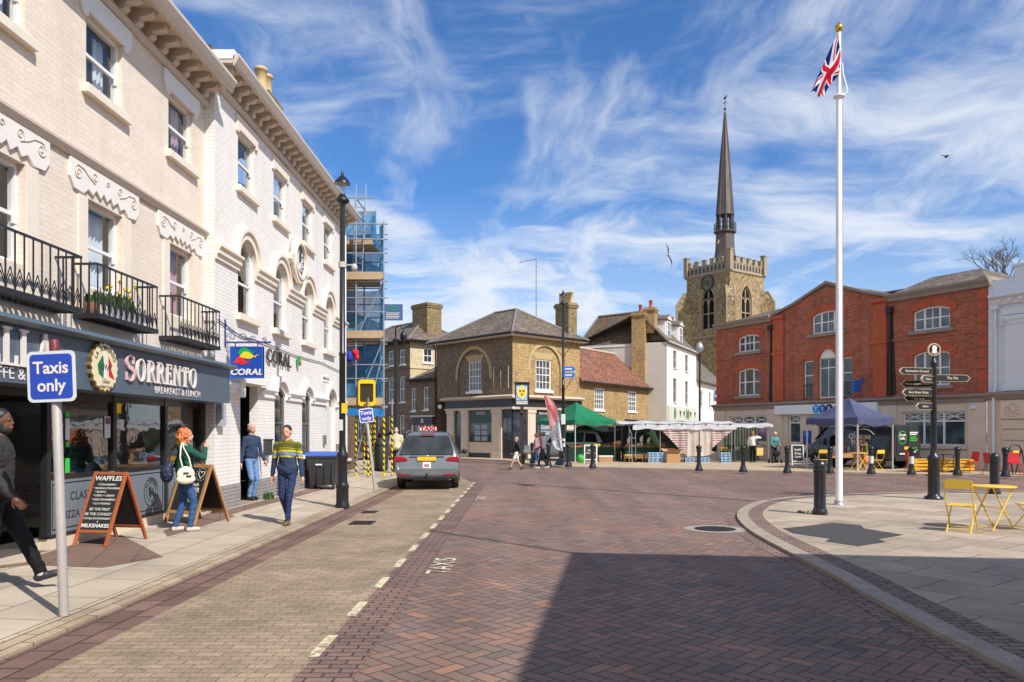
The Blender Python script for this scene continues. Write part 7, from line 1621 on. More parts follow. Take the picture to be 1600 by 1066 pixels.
# man at the left edge walking right
g=(-5.36,7.74,.085)
M_gj=cl('charcoal_bomber_jacket',hexc(58,55,54),.16,6,.6); M_bl=cl('black_track_trousers',hexc(26,26,28),.2,6,.5)
o,hc,hr,s,nk,ch_,pe=person('bearded man in dark grey jacket and black tracksuit bottoms walking past the taxi sign',g,R(112),1.84,[M_sk2,M_gj,M_bl,P('black_trainer',(.025,.025,.03),.5),M_eye,M_lip,SHW],(.10,-.36,.14),(-.08,.30,.17),(.31,.02,.86),(-.3,-.2,.95),lean=.07,top=1.22,leg=1.22,voxel=.0085,head=R(-8),curl=.7,lpitch=-.22,rpitch=.55,hood=False,hem=.05)
hair(o,hc,hr,s,P('black_wavy_hair',(.012,.012,.013),.5,var=.4,scale=30,bump=.6,bscale=60),'short')
V=lambda x,y,z: hc+hr@Vector((x*s,y*s,z*s)); f=Fig(); f.ell(V(0,-.02,-.085),(.066*s,.07*s,.052*s),0,hr); f.ell(V(.055,.005,-.05),(.022*s,.04*s,.05*s),0,hr); f.ell(V(-.055,.005,-.05),(.022*s,.04*s,.05*s),0,hr); f.build('beard',[P('black_beard',(.02,.017,.015),.8)],.009,o)
m=MB(); m.ball(V(.09,.0,-.012),.013*s,0,8); m.build('earphone',M_letw,o)
f=Fig()
for side,ft,pt in ((1,(.10,-.36,.14),-.22),):
    a=Vector(ft)*s; f.cap(a+Vector((0,0,.0)),a+Vector((0,.01,.06*s)),.05*s,.046*s,0)
f.build('sock',[cl('grey_sock',hexc(200,190,186))],.01,o)
# old man in the cream jacket
g=G(619,738,.11)
o,hc,hr,s,nk,ch_,pe=person('balding man in cream jacket and dark trousers with walking stick, seen from behind',(g[0],g[1],.11),R(170),1.74,[M_sk,cl('cream_jacket',hexc(218,204,170)),cl('black_trousers',hexc(36,34,36)),SHB,M_eye,M_lip,SHB],(.09,.03,.09),(-.09,-.05,.09),(.26,-.1,.9),(-.28,-.08,.88),top=1.22,voxel=.014,hem=.06,wide=1.08)
hair(o,hc,hr,s,P('white_hair',hexc(214,206,198),.7),'bald',.012)
m=MB(); wk=Vector((g[0]-.32,g[1]+.16,.11)); m.tube([(0,0,0),(0,0,.8),(.0,-.04,.86),(0,-.1,.85)],.013,7); o=m.build('walking_stick',P('pale_cane',hexc(190,180,160),.5),None,wk); tag(o,'pale walking stick held by the man in the cream jacket','walking stick')
# boy and two women crossing towards the corner shop
g=G(807,735,0)
o,hc,hr,s,nk,ch_,pe=person('boy in dark jacket and white shorts striding left across the road',(g[0],g[1],0),R(-78),1.45,[M_sk,cl('dark_boy_jacket',hexc(44,42,46)),cl('white_shorts',hexc(222,220,216)),SHB,M_eye,M_lip,SHW],(.07,-.36,.1),(-.08,.33,.16),(.2,.12,.9),(-.22,-.16,.95),top=1.05,leg=1.05,shortleg=True,voxel=.014,rpitch=.5)
hair(o,hc,hr,s,P('fair_hair',hexc(196,150,110),.7),'short',.012)
g=G(848,733,0)
o,hc,hr,s,nk,ch_,pe=person('woman in mauve top and black leggings with hair in a bun, walking left',(g[0],g[1],0),R(-100),1.68,[mskin('skin_mid',hexc(150,104,80)),cl('mauve_top',hexc(128,104,112)),cl('black_leggings',hexc(30,30,34)),P('white_trainer',hexc(220,218,214),.6),M_eye,M_lip,SHW],(.07,-.2,.09),(-.08,.22,.13),(.2,-.2,1.02),(-.2,-.22,1.0),top=1.02,leg=.9,female=True,voxel=.014,rpitch=.3)
hair(o,hc,hr,s,P('dark_hair_tied',(.03,.022,.018),.6),'bun',.012)
g=G(838,731,0)
o,hc,hr,s,nk,ch_,pe=person('woman in pink hooded top and blue jeans just behind the woman in mauve',(g[0],g[1]+.3,0),R(-100),1.62,[M_sk,cl('dusty_pink_top',hexc(178,130,140)),M_jean2,SHB,M_eye,M_lip,SHW],(.07,.2,.13),(-.08,-.22,.09),(.22,-.1,.9),(-.22,.1,.9),top=1.08,female=True,hood=True,voxel=.014,lpitch=.4)
hair(o,hc,hr,s,P('brown_hair_long',hexc(92,62,44),.6),'long',.012)
# two shoppers by the bank
g=(12.2,40.2,.06)
o,hc,hr,s,nk,ch_,pe=person('shopper in white jacket and black trousers reaching up to the green striped stall',g,R(150),1.63,[M_sk,cl('white_jacket',hexc(226,222,214)),M_bl,SHB,M_eye,M_lip,SHB],(.08,.04,.09),(-.08,-.04,.09),(.24,-.12,.92),(-.2,-.22,1.5),top=1.12,voxel=.016,female=True,rpole=(-.6,.6,-.4))
hair(o,hc,hr,s,P('auburn_hair',hexc(150,100,70),.7),'long',.014)
hb=thing('shopping_bag','yellow paper shopping bag held by the shopper in white','bag',(12.52,39.98,.06)); m=MB(); m.box(-.17,.17,-.06,.06,.38,.78); m.build('bag_body',P('yellow_paper',hexc(226,194,110),.7),hb,bevel=.01); m=MB(); m.tube([(-.08,0,.78),(-.06,0,.9),(.06,0,.9),(.08,0,.78)],.008,5); m.build('handle',MC['yellow_paper'],hb)
g=(13.25,39.9,.06)
o,hc,hr,s,nk,ch_,pe=person('person in teal coat and cream hat leaning on a walking frame before the bank',g,R(10),1.6,[M_sk,cl('teal_coat',hexc(90,150,150)),M_bl,SHB,M_eye,M_lip,SHB],(.09,.06,.09),(-.09,.06,.09),(.2,-.3,1.0),(-.2,-.3,1.0),lean=.3,top=1.18,voxel=.016,hips=.05)
hair(o,hc,hr,s,cl('cream_knit_hat',hexc(224,214,196)),'cap',.014)
rl=thing('rollator','black wheeled walking frame with bag in front of the person in teal','walking frame',(13.22,39.5,.06),R(10))
for sx in (-.24,.24):
    m=MB(); m.tube([(sx,.12,.92),(sx,-.05,.86),(sx,-.12,.1)],.014,6); m.tube([(sx,-.05,.8),(sx,.3,.1)],.014,6); m.build('side_frame',M_black,rl)
    for y in (-.12,.3): m=MB(); m.lathe([(.1,-.02),(.1,.02)],n=14,M=Matrix.Translation((sx,y,.1))@Matrix.Rotation(PI/2,4,'Y')); m.build('wheel',M_black,rl)
f=Fig(); f.ell((0,-.02,.5),(.22,.14,.17),0); f.build('basket_bag',[cl('black_nylon',hexc(34,34,38))],.018,rl)
# stall holder under the navy gazebo, and a figure by the scaffold
g=(14.15,34.6,.06)
o,hc,hr,s,nk,ch_,pe=person('stall holder in black jacket bending over the table under the navy gazebo',g,R(20),1.72,[M_sk,cl('black_fleece',hexc(30,30,32)),M_bl,SHB,M_eye,M_lip,SHB],(.09,.03,.09),(-.09,-.03,.09),(.18,-.32,.98),(-.2,-.3,.98),lean=.35,top=1.12,voxel=.016)
hair(o,hc,hr,s,MC['grey_hair'],'short',.014)
g=(7.2,42.3,.06)
o,hc,hr,s,nk,ch_,pe=person('market trader in dark clothes standing in the shade inside the produce stall',g,R(0),1.74,[M_sk,cl('dark_green_fleece',hexc(44,54,46)),M_bl,SHB,M_eye,M_lip,SHB],(.09,.03,.09),(-.09,-.03,.09),(.24,-.2,1.02),(-.24,-.2,1.02),top=1.12,voxel=.016)
hair(o,hc,hr,s,MC['dark_brown_hair'],'short',.014)
g=(-6.3,34.4,.12)
o,hc,hr,s,nk,ch_,pe=person('dark clothed workman with raised arm standing under the scaffold by the parked car',g,R(60),1.76,[M_sk2,cl('black_work_jacket',hexc(26,26,28)),M_bl,SHB,M_eye,M_lip,SHB],(.09,.03,.09),(-.09,-.03,.09),(.3,-.25,1.62),(-.26,-.05,.9),top=1.15,voxel=.016,lpole=(1,.3,-.3))
hair(o,hc,hr,s,MC['black_wavy_hair'],'short',.014)
# weeds by the doorstep
for x,y,lab in ((-6.0,18.05,'small green weed growing beside the white doorstep'),(-6.02,15.0,'tiny weed at the foot of the brown pilaster'),(5.85,15.5,'sparse weeds in the paving joints at the foot of the stout bollard')):
    m=MB(); leafy(m,(0,0,0),60 if y>17 else 16,(.1,.16) if x<0 else (.22,.12),.2 if x<0 else .07,0,.1); o=m.build('weed',M_leaf,None,(x,y,.11 if x<0 else PZ)); tag(o,lab,'plant')
# ------------------------------------------------------------------ vehicles
def paint(n,c,met=.55): 
    t=NT(n); nn=t.noise(t.co(),2.,3); k=t.rng(nn,.3,.7,.88,1.08); return t.bsdf(t.mix(1.,(*c,1),t.comb(k,k,k),'MULTIPLY'),t.rng(nn,.3,.7,.24,.36),met,.5,coat=.6)
M_tyre=P('tyre_rubber',(.022,.022,.023),.85,var=.2); M_rim=P('alloy_rim',hexc(176,178,182),.3,.8); M_cglass=darkglass('car_window_glass',(.012,.014,.016)); M_tail=flat('tail_lamp_red',hexc(160,18,32),.15,.8); M_cplast=P('black_trim_plastic',(.02,.02,.022),.6); M_pl=flat('plate_yellow',hexc(246,196,40),.4); M_hl=flat('headlamp_glass',hexc(200,205,210),.1,.8)
CARS=[(-2.42,.45,.60,.62,.84,.80),(-2.40,.34,.66,.72,.90,.86),(-2.34,.30,.93,1.02,.93,.84),(-2.22,.28,.98,1.26,.935,.77),(-2.05,.28,.98,1.56,.94,.67),(-1.88,.28,.98,1.66,.94,.645),(-1.2,.25,.98,1.71,.94,.655),(0,.22,.97,1.71,.94,.655),(.6,.22,.96,1.64,.94,.64),(1.1,.24,.95,1.36,.93,.68),(1.5,.25,.94,1.08,.92,.78),(1.9,.26,.88,.95,.90,.76),(2.2,.3,.75,.80,.84,.7),(2.38,.38,.58,.6,.7,.6)]
VANS=[(-2.43,.45,1.0,1.88,.92,.83),(-2.38,.38,1.0,1.92,.96,.85),(-2.2,.33,1.0,1.96,.975,.86),(.6,.3,1.0,1.98,.975,.86),(1.05,.3,1.0,1.93,.975,.84),(1.35,.3,1.0,1.66,.97,.83),(1.75,.3,1.0,1.28,.95,.84),(1.95,.32,.98,1.1,.93,.84),(2.2,.35,.9,.98,.9,.82),(2.38,.4,.8,.85,.86,.78),(2.45,.46,.66,.68,.78,.7)]
def sec(ST,y):
    for a,b in zip(ST,ST[1:]):
        if a[0]<=y<=b[0]:
            t=(y-a[0])/(b[0]-a[0]); return [a[i]+(b[i]-a[i])*t for i in range(1,6)]
    return list(ST[0][1:]) if y<ST[0][0] else list(ST[-1][1:])
def side(ST,y,f,e=.006):
    zb,zl,zt,w,wt=sec(ST,y); return (w*.97+(wt-w*.97)*f+e, y, zl+.02+(zt-.05-zl-.02)*f)
def vbody(parent,ST,mat,name='body'):
    mb=MB(); n=len(ST); half=lambda zb,zl,zt,w,wt:[(w*.84,zb),(w*.97,zb+.08),(w,(zb+zl)*.5),(w*.995,zl-.03),(w*.97,zl+.02),(wt+(w*.97-wt)*.5,(zl+.02+zt-.05)/2),(wt,zt-.05),(wt*.85,zt-.012),(wt*.45,zt)]
    rows=[]
    for y,*q in ST:
        h=half(*q); rows.append([(x,y,z) for x,z in h]+[(-x,y,z) for x,z in reversed(h)])
    k=len(rows[0]); vs=[v for r in rows for v in r]
    fs=[(i*k+j,i*k+(j+1)%k,(i+1)*k+(j+1)%k,(i+1)*k+j) for i in range(n-1) for j in range(k)]
    mb.add(vs,fs,0,True); mb.add(rows[0],[list(range(k-1,-1,-1))]); mb.add(rows[-1],[list(range(k))])
    o=mb.build(name,mat,parent); s=o.modifiers.new('Subdivision','SUBSURF'); s.levels=1; s.render_levels=1; return o
def glassq(parent,ST,sg,y0,y1,f0,f1,n=6,name='side_window',yt0=None,yt1=None):
    mb=MB()
    for i in range(n):
        a,b=i/n,(i+1)/n; lo0=y0+(y1-y0)*a; lo1=y0+(y1-y0)*b; t0=yt0 if yt0 is not None else y0; t1=yt1 if yt1 is not None else y1; u0=t0+(t1-t0)*a; u1=t0+(t1-t0)*b
        q=[side(ST,lo0,f0),side(ST,lo1,f0),side(ST,u1,f1),side(ST,u0,f1)]; mb.poly([(sg*x,y,z) for x,y,z in q])
    return mb.build(name,M_cglass,parent)
def wheel(parent,x,y,r,w=.2):
    M=Matrix.Translation((x,y,r))@Matrix.Rotation(PI/2,4,'Y'); sg=1 if x>0 else -1
    m=MB(); m.lathe([(r*.62,-w/2),(r*.92,-w/2),(r,-w*.35),(r,w*.35),(r*.92,w/2),(r*.62,w/2)],n=24,M=M); wo=m.build('wheel',M_tyre,parent)
    m=MB(); m.lathe([(r*.63,sg*w*.42),(r*.6,sg*w*.5),(r*.5,sg*w*.38),(r*.16,sg*w*.44),(r*.15,sg*w*.5)],n=20,M=M)
    for k in range(5):
        a=2*PI*k/5; c,s=math.cos(a),math.sin(a); m.beam(M@Vector((r*.12*c,r*.12*s,sg*w*.5)),M@Vector((r*.6*c,r*.6*s,sg*w*.49)),r*.16,.02,0,(1,0,0))
    m.build('rim',M_rim,wo)
    m=MB(); M2=Matrix.Translation((x,y,r+.01)); n=18
    pts=[(y+(r+.07)*math.cos(PI*k/n),r+(r+.07)*math.sin(PI*k/n)) for k in range(n+1)]
    m.prism(pts+[(y-r-.07,.2),(y+r+.07,.2)],x-sg*.03,x+sg*(w/2-.0),'x'); m.build('wheel_arch',M_cplast,parent)
    return wo
def car(loc,rz,label,cat,pmat,name,group=None):
    c=thing(name,label,cat,loc,rz,group); b=vbody(c,CARS,pmat)
    for x in (-.80,.80):
        for y in (-1.45,1.42): wheel(c,x,y,.335,.22)
    m=MB(); z0,z1=1.04,1.56
    q=[]; n=5
    def rear(f,x,e=.012):
        y=-2.335+.31*f; z=1.035+.55*f; return (x*(.80-.17*f),y-e,z+e*.3)
    for i in range(n): 
        for j in range(8): m.poly([rear(i/n,-1+j/4),rear(i/n,-1+(j+1)/4),rear((i+1)/n,-1+(j+1)/4),rear((i+1)/n,-1+j/4)])
    rw=m.build('rear_window',M_cglass,c)
    for sg in (-1,1):
        glassq(c,CARS,sg,-2.05,-1.3,.06,.86,yt0=-1.85,yt1=-1.3); glassq(c,CARS,sg,-1.22,-.15,.06,.9); glassq(c,CARS,sg,-.07,1.0,.06,.9,yt1=.5)
        m=MB(); m.prism([(sg*.935,.985),(sg*.945,.82),(sg*.58,.85),(sg*.54,.9),(sg*.66,.97)],-2.40,-2.2,'y'); m.build('tail_lamp',M_tail,c,bevel=.02)
        m=MB(); m.box(sg*.5,sg*.85,-2.435,-2.38,.43,.47); m.build('reflector',M_tail,c)
        m=MB(); m.beam((sg*.92,.75,1.0),(sg*1.04,.72,1.02),.05); m.ball((sg*1.08,.72,1.05),(.1,.07,.085),0,10); m.build('wing_mirror',pmat if 0 else M_cplast,c)
        m=MB(); m.prism([(sg*.84,.84),(sg*.86,.66),(sg*.5,.62),(sg*.52,.74)],2.0,2.3,'y'); m.build('headlamp',M_hl,c)
        m=MB()
        for y in (-.6,.42): m.box(sg*.94,sg*.965,y-.09,y+.09,.86,.89)
        m.build('door_handle',pmat,c)
        m=MB(); m.tube([(sg*.64,-1.8,1.67),(sg*.64,-.8,1.735),(sg*.63,.3,1.725)],.018,6); m.build('roof_rail',M_rim,c)
    m=MB(); m.box(-.86,.86,-2.44,-2.2,.33,.42); m.build('lower_bumper',M_cplast,c,bevel=.02)
    m=MB(); m.box(-.27,.27,-2.42,-2.38,.86,.97); m.build('number_plate',M_pl,c)
    m=MB(); m.box(-.5,.5,-2.39,-2.35,.98,1.01); m.ball((0,-2.385,.995),(.06,.02,.03),0,8); m.build('hatch_trim',M_rim,c)
    m=MB(); m.box(-.2,.2,-2.1,-2.06,1.6,1.63); m.build('brake_lamp',M_tail,c)
    return c
tx=car((-2.93,24.55,.004),R(4),'silver grey taxi with red and white roof sign parked in the tan bay','taxi',paint('silver_grey_car_paint',hexc(132,135,141),.5),'taxi')
m=MB(); m.box(-.25,.25,-1.75,-1.6,1.72,1.85); ts=m.build('roof_sign',P('taxi_sign_pale',hexc(248,216,208),.4),tx,bevel=.025); text('lettering','TAXI',.15,flat('taxi_red',hexc(190,30,40),.5),ts,(0,-1.755,1.795),ext=.002,sx=1.35,bold=.008)
m=MB(); m.box(-.12,.12,-2.43,-2.40,.64,.82); lp=m.build('licence_plate',P('licence_white',hexc(232,228,232),.5),tx); m=MB(); m.box(-.07,.07,-2.434,-2.43,.68,.76); m.build('plate_print',P('licence_print',hexc(190,120,130),.5),lp)
m=MB(); m.beam((0,-2.3,.36),(0,-2.5,.36),.06); m.tube([(0,-2.5,.36),(0,-2.53,.46)],.022,8); m.ball((0,-2.53,.48),.032,0,8); m.build('tow_bar',M_cplast,tx)
car((-8.6,46.5,0),R(10),'dark blue grey car parked beyond the scaffold on the side street','car',paint('dark_blue_car_paint',hexc(54,60,72),.5),'parked_car')
car((2.6,44.6,.06),R(74),'white car parked behind the feather flag and green gazebo','car',paint('white_car_paint',hexc(228,230,232),.05),'parked_car')
# dark van with the refill lettering
M_vp=paint('black_van_paint',hexc(52,57,62),.2)
vn=thing('delivery_van','black van with white Choose Refills lettering and green leaf parked behind the navy gazebo','van',(0,0,.06),R(30))
vn.location=(16.2+.433*1.95/1+(-.5)*2.43-.0,33.1+.25*1.95+.866*2.43,.06)
vbody(vn,VANS,M_vp)
for x in (-.84,.84):
    for y in (-1.55,1.6): wheel(vn,x,y,.33,.22)
for sg in (-1,1):
    glassq(vn,VANS,sg,.62,1.5,.05,.85,yt1=1.1,name='door_window')
    m=MB(); m.box(sg*.97,sg*1.2,1.2,1.28,1.05,1.35); m.build('wing_mirror',M_cplast,vn,bevel=.03)
    m=MB(); m.box(sg*.90,sg*.955,-2.44,-2.38,.95,1.25); m.build('tail_lamp',P('dull_tail_lamp',hexc(110,24,28),.35),vn)
    m=MB(); m.prism([(sg*.86,.86),(sg*.88,.68),(sg*.55,.66),(sg*.58,.8)],2.2,2.44,'y'); m.build('headlamp',M_hl,vn)
def wsl(f,x): y=1.13+.72*f; return (x*(.80+.05*f),y+.02,1.86-.62*f)
m=MB(); m.poly([wsl(0.05,-1),wsl(.95,-1),wsl(.95,1),wsl(.05,1)]); m.build('windscreen',M_cglass,vn)
m=MB(); m.box(-.9,.9,-2.5,-2.36,.36,.52); m.build('bumper',M_cplast,vn,bevel=.02); m=MB(); m.box(-.93,.93,2.3,2.5,.36,.6); m.build('bumper',M_cplast,vn,bevel=.03)
for x0,x1 in ((-.78,-.04),(.04,.78)): m=MB(); m.box(x0,x1,-2.455,-2.42,.62,1.8); m.build('rear_door',M_vp,vn,bevel=.01)
M_vg=flat('van_green',hexc(70,170,60),.5)
ty=-2.44-.02
xs=-.995
text('lettering','Choose',.36,M_letw,vn,(xs,-.75,1.42),(PI/2,0,-PI/2),.004,bold=.006); text('lettering','Refills',.36,M_letw,vn,(xs,-.78,1.12),(PI/2,0,-PI/2),.004,bold=.006)
m=MB(); m.tube([(xs-.002,-.95+.62*math.cos(a),1.24+.52*math.sin(a)) for a in [R(-150+12*k) for k in range(26)]],.014,5); m.build('ring_mark',M_letw,vn)
m=MB(); m.prism([(-1.45,1.03),(-1.25,1.05),(-1.02,.93),(-.95,.8),(-1.15,.76),(-1.38,.84)],xs-.012,xs,'x'); m.tube([(xs-.004,-.95,.8),(xs-.004,-.7,.72)],.015,5); m.build('leaf_mark',M_vg,vn)
m=MB(); ring(m,Fr((0,ty)),[(-.42+.3*math.cos(2*PI*k/24),1.38+.3*math.sin(2*PI*k/24)) for k in range(24)],[(-.42+.265*math.cos(2*PI*k/24),1.38+.265*math.sin(2*PI*k/24)) for k in range(24)],-.01,0); m.build('ring_mark',M_vg,vn)
text('lettering','Choose\nRefills',.16,M_letw,vn,(-.42,ty-.006,1.42),ext=.003,bold=.004)
m=MB()
for k,(z,mm) in enumerate(((1.58,0),(1.5,0),(1.38,1),(1.3,1),(1.22,1),(.72,0),(.80,1),(.9,1))): m.box(.12,.7-.07*(k%3),ty-.008,ty,z,z+.05,mm)
m.box(-.6,.2,ty-.008,ty,.64,.7,0); m.build('text_lines',[M_letw,M_vg],vn)
m=MB(); m.box(-.3,.22,ty-.03,ty,.86,.98); m.build('number_plate',M_pl,vn)
# ------------------------------------------------------------------ market
def tarp(n,c,sc=3.): 
    if n in MC: return MC[n]
    t=NT(n); co=t.co(); nn=t.noise(co,sc,4,.6); k=t.rng(nn,.3,.7,.82,1.12); cc=t.mix(1.,(*c,1),t.comb(k,k,k),'MULTIPLY')
    d=t.n('ShaderNodeBsdfPrincipled',{'Base Color':cc,'Roughness':.6}); b=t.n('ShaderNodeBump',{'Height':t.noise(co,5.,3),'Distance':.05,'Strength':.4}); t.t.links.new(b.outputs[0],d.inputs['Normal'])
    tl=t.n('ShaderNodeBsdfTranslucent',{0:cc}); mx=t.n('ShaderNodeMixShader',{0:.3,1:d.outputs[0],2:tl.outputs[0]}); o=t.n('ShaderNodeOutputMaterial'); t.t.links.new(mx.outputs[0],o.inputs[0]); MC[n]=t.mat; return t.mat
def stripes(n,c1,c2,axis,freq,ratio):
    t=NT(n); co=t.co(); x,y,z=t.sep(co)[:3]; v={'x':x,'y':y,'z':z}[axis]; s=t.ma('FRACT',t.ma('MULTIPLY',t.ma('ADD',v,t.ma('MULTIPLY',t.noise(co,2.,2),.06)),freq))
    c=t.mix(t.ma('GREATER_THAN',s,ratio),c1,c2); nn=t.noise(co,4.,3); k=t.rng(nn,.3,.7,.85,1.08); c=t.mix(1.,c,t.comb(k,k,k),'MULTIPLY')
    d=t.n('ShaderNodeBsdfDiffuse',{0:c}); tl=t.n('ShaderNodeBsdfTranslucent',{0:c}); mx=t.n('ShaderNodeMixShader',{0:.3,1:d.outputs[0],2:tl.outputs[0]}); o=t.n('ShaderNodeOutputMaterial'); t.t.links.new(mx.outputs[0],o.inputs[0]); return t.mat
M_gcan=tarp('green_gazebo_cloth',hexc(36,138,96)); M_ncan=tarp('navy_gazebo_cloth',hexc(92,98,132)); M_wcan=tarp('white_tarpaulin',hexc(226,226,230)); M_dkt=tarp('dark_green_tarpaulin',hexc(44,54,46)); M_skirt=tarp('dark_green_skirt',hexc(14,64,40)); M_creamc=tarp('cream_canvas_panel',hexc(228,212,200))
M_rws=stripes('red_white_stripe',hexc(232,222,214),hexc(160,66,70),'z',8.2,.66); M_gws=stripes('green_white_stripe',hexc(216,220,206),hexc(92,128,96),'x',6.5,.5)
M_steel=P('white_steel_leg',hexc(206,206,210),.4,.3)
def gazebo(loc,rz,a,b,ze,zap,mat,name,label,val=.28,legm=None,text_=None):
    g=thing(name,label,'gazebo',loc,rz); n=10
    m=MB(); cs=[(0,0),(a,0),(a,b),(0,b)]; ap=(a/2,b/2,zap)
    for (x0,y0),(x1,y1) in zip(cs,cs[1:]+cs[:1]):
        vs=[]
        for j in range(n+1):
            t=j/n; 
            for i in range(n+1):
                u=i/n; ex=x0+(x1-x0)*u; ey=y0+(y1-y0)*u; ez=ze-.04*math.sin(PI*u)
                h=(1-t); zz=zap+(ez-zap)*h; sag=-.13*math.sin(PI*h)*(1-.75*abs(2*u-1)**2*0-.0)*(.6+.4*math.sin(PI*u))
                vs.append((ap[0]+(ex-ap[0])*h,ap[1]+(ey-ap[1])*h,zz+sag))
        m.add(vs,[(j*(n+1)+i,j*(n+1)+i+1,(j+1)*(n+1)+i+1,(j+1)*(n+1)+i) for j in range(n) for i in range(n)],0,True)
        for i in range(n):
            u0,u1=i/n,(i+1)/n; f=lambda u,dz,o:(x0+(x1-x0)*u+o*(y1-y0)/3,y0+(y1-y0)*u-o*(x1-x0)/3,ze-.04*math.sin(PI*u)-dz)
            m.poly([f(u0,0,0),f(u1,0,0),f(u1,val*(1-.12*math.sin(u1*9)),.03*math.sin(u1*14)),f(u0,val*(1-.12*math.sin(u0*9)),.03*math.sin(u0*14))])
    m.build('canopy',mat,g)
    for x,y in cs:
        m=MB(); ix=x+(.03 if x==0 else -.03); iy=y+(.03 if y==0 else -.03); m.box(ix-.022,ix+.022,iy-.022,iy+.022,.02,ze-.02); m.box(ix-.06,ix+.06,iy-.06,iy+.06,0,.02); m.build('leg',legm or M_steel,g)
    m=MB()
    for (x0,y0),(x1,y1) in zip(cs,cs[1:]+cs[:1]):
        for k in range(2):
            p=lambda u,z:(x0+(x1-x0)*u+(a/2-(x0+x1)/2)*.06,y0+(y1-y0)*u+(b/2-(y0+y1)/2)*.06,z); u=k*.5
            m.beam(p(u,ze-.1),p(u+.5,ze-.4),.025); m.beam(p(u,ze-.4),p(u+.5,ze-.1),.025)
    m.build('truss',legm or M_steel,g)
    return g
gz=gazebo((2.84,40.4,.06),math.atan2(.53,.85),2.75,3.6,2.28,3.3,M_gcan,'green_gazebo','green pop up gazebo sheltering a fruit and vegetable stall beside the lamp',.27)
ng=gazebo((14.1,31.9,.06),math.atan2(.45,.89),2.25,2.75,2.25,3.15,M_ncan,'navy_gazebo','navy blue pop up gazebo in front of the black van and bank',.3)
# produce tables
def trestle(loc,rz,L,W,label,mat=M_skirt,h=.78,name='market_table'):
    t=thing(name,label,'market table',loc,rz); m=MB(); m.box(0,L,0,W,h-.04,h); m.build('tabletop',M_pine,t)
    m=MB(); n=40; vs=[]
    for j in (0,1):
        for i in range(n+1): x=L*i/n; vs.append((x,-.012-.018*abs(math.sin(i*1.3))*(1-j),.06+(h-.05)*j))
    m.add(vs,[(i,i+1,n+2+i,n+1+i) for i in range(n)],0,True); m.poly([(0,0,.06),(0,W,.06),(0,W,h-.05),(0,0,h-.05)]); m.poly([(L,0,.06),(L,W,.06),(L,W,h-.05),(L,0,h-.05)]); m.build('skirt',mat,t)
    for x in (.1,L-.1):
        for y in (.1,W-.1): m=MB(); m.box(x-.02,x+.02,y-.02,y+.02,0,h-.041); m.build('leg',M_galv,t)
    return t
trestle((2.2,41.6,.06),R(6),3.3,1.0,'long trestle table with dark green skirt under the green gazebo')
trestle((5.6,41.2,.06),R(0),2.4,1.1,'trestle table with dark green skirt in front of the dark produce stall')
FR=[('oranges',hexc(226,128,40)),('red apples',hexc(190,44,40)),('green apples',hexc(130,170,60)),('lemons',hexc(236,206,70)),('potatoes',hexc(170,130,90)),('tomatoes',hexc(206,50,36)),('carrots',hexc(228,120,48)),('cauliflowers',hexc(226,220,196)),('cabbages',hexc(90,130,70)),('onions',hexc(190,140,90)),('beetroots',hexc(96,36,56)),('peppers',hexc(220,176,40))]
rp=random.Random(11)
def crate(loc,rz,k,where):
    nm,c=FR[k%len(FR)]; t=thing('produce_crate','wooden crate of '+nm+' '+where,'crate',loc,rz,'produce crates on the market tables'); m=MB(); w,d,h=.46,.34,.13
    for y in (-d/2,d/2-.012): m.box(-w/2,w/2,y,y+.012,.0,h)
    for x in (-w/2,w/2-.012): m.box(x,x+.012,-d/2+.012,d/2-.012,0,h)
    m.box(-w/2+.012,w/2-.012,-d/2+.012,d/2-.012,0,.015); m.build('box',M_pine,t)
    m=MB(); r=.05 if nm not in('cauliflowers','cabbages') else .085
    nx=int(.42/(2*r)); ny=int(.3/(2*r))
    for l in range(2):
        for i in range(nx):
            for j in range(ny): m.ball(((i-(nx-1)/2)*2*r+rp.uniform(-.01,.01),(j-(ny-1)/2)*2*r+rp.uniform(-.01,.01),.07+l*r*1.2),r*rp.uniform(.85,1.05),0,7)
    t.rotation_euler=(R(17),0,rz)
    o=m.build('produce',P(nm.replace(' ','_'),c,.5,var=.2,scale=14),t); tag(o,kind='stuff' if 0 else None); return t
for i in range(6): crate((2.55+i*.53,41.85+.055*i,.842),R(6),i,'under the green gazebo, '+['leftmost','second from left','third from left','third from right','second from right','rightmost'][i]); 
for i in range(4): crate((5.9+i*.56,41.55,.842),0,6+i,'in the dark produce stall, '+['leftmost','second from left','second from right','rightmost'][i])
for i in range(5): crate((5.75+i*.55,40.95,.30),0,i+3,'on a low stand before the stall, '+['leftmost','second from left','middle','second from right','rightmost'][i])
for i in range(5): t_=thing('crate_stand','low wooden crate stand in front of the produce stall, '+['leftmost','second from left','middle','second from right','rightmost'][i],'stand',(5.75+i*.55,40.95,.06)); m=MB(); m.box(-.24,.24,-.16,.2,.2,.23); m.build('stand_top',M_pine,t_); m=MB(); m.box(-.22,-.18,-.14,.18,0,.2); m.box(.18,.22,-.14,.18,0,.2); m.build('stand_legs',M_pine,t_)
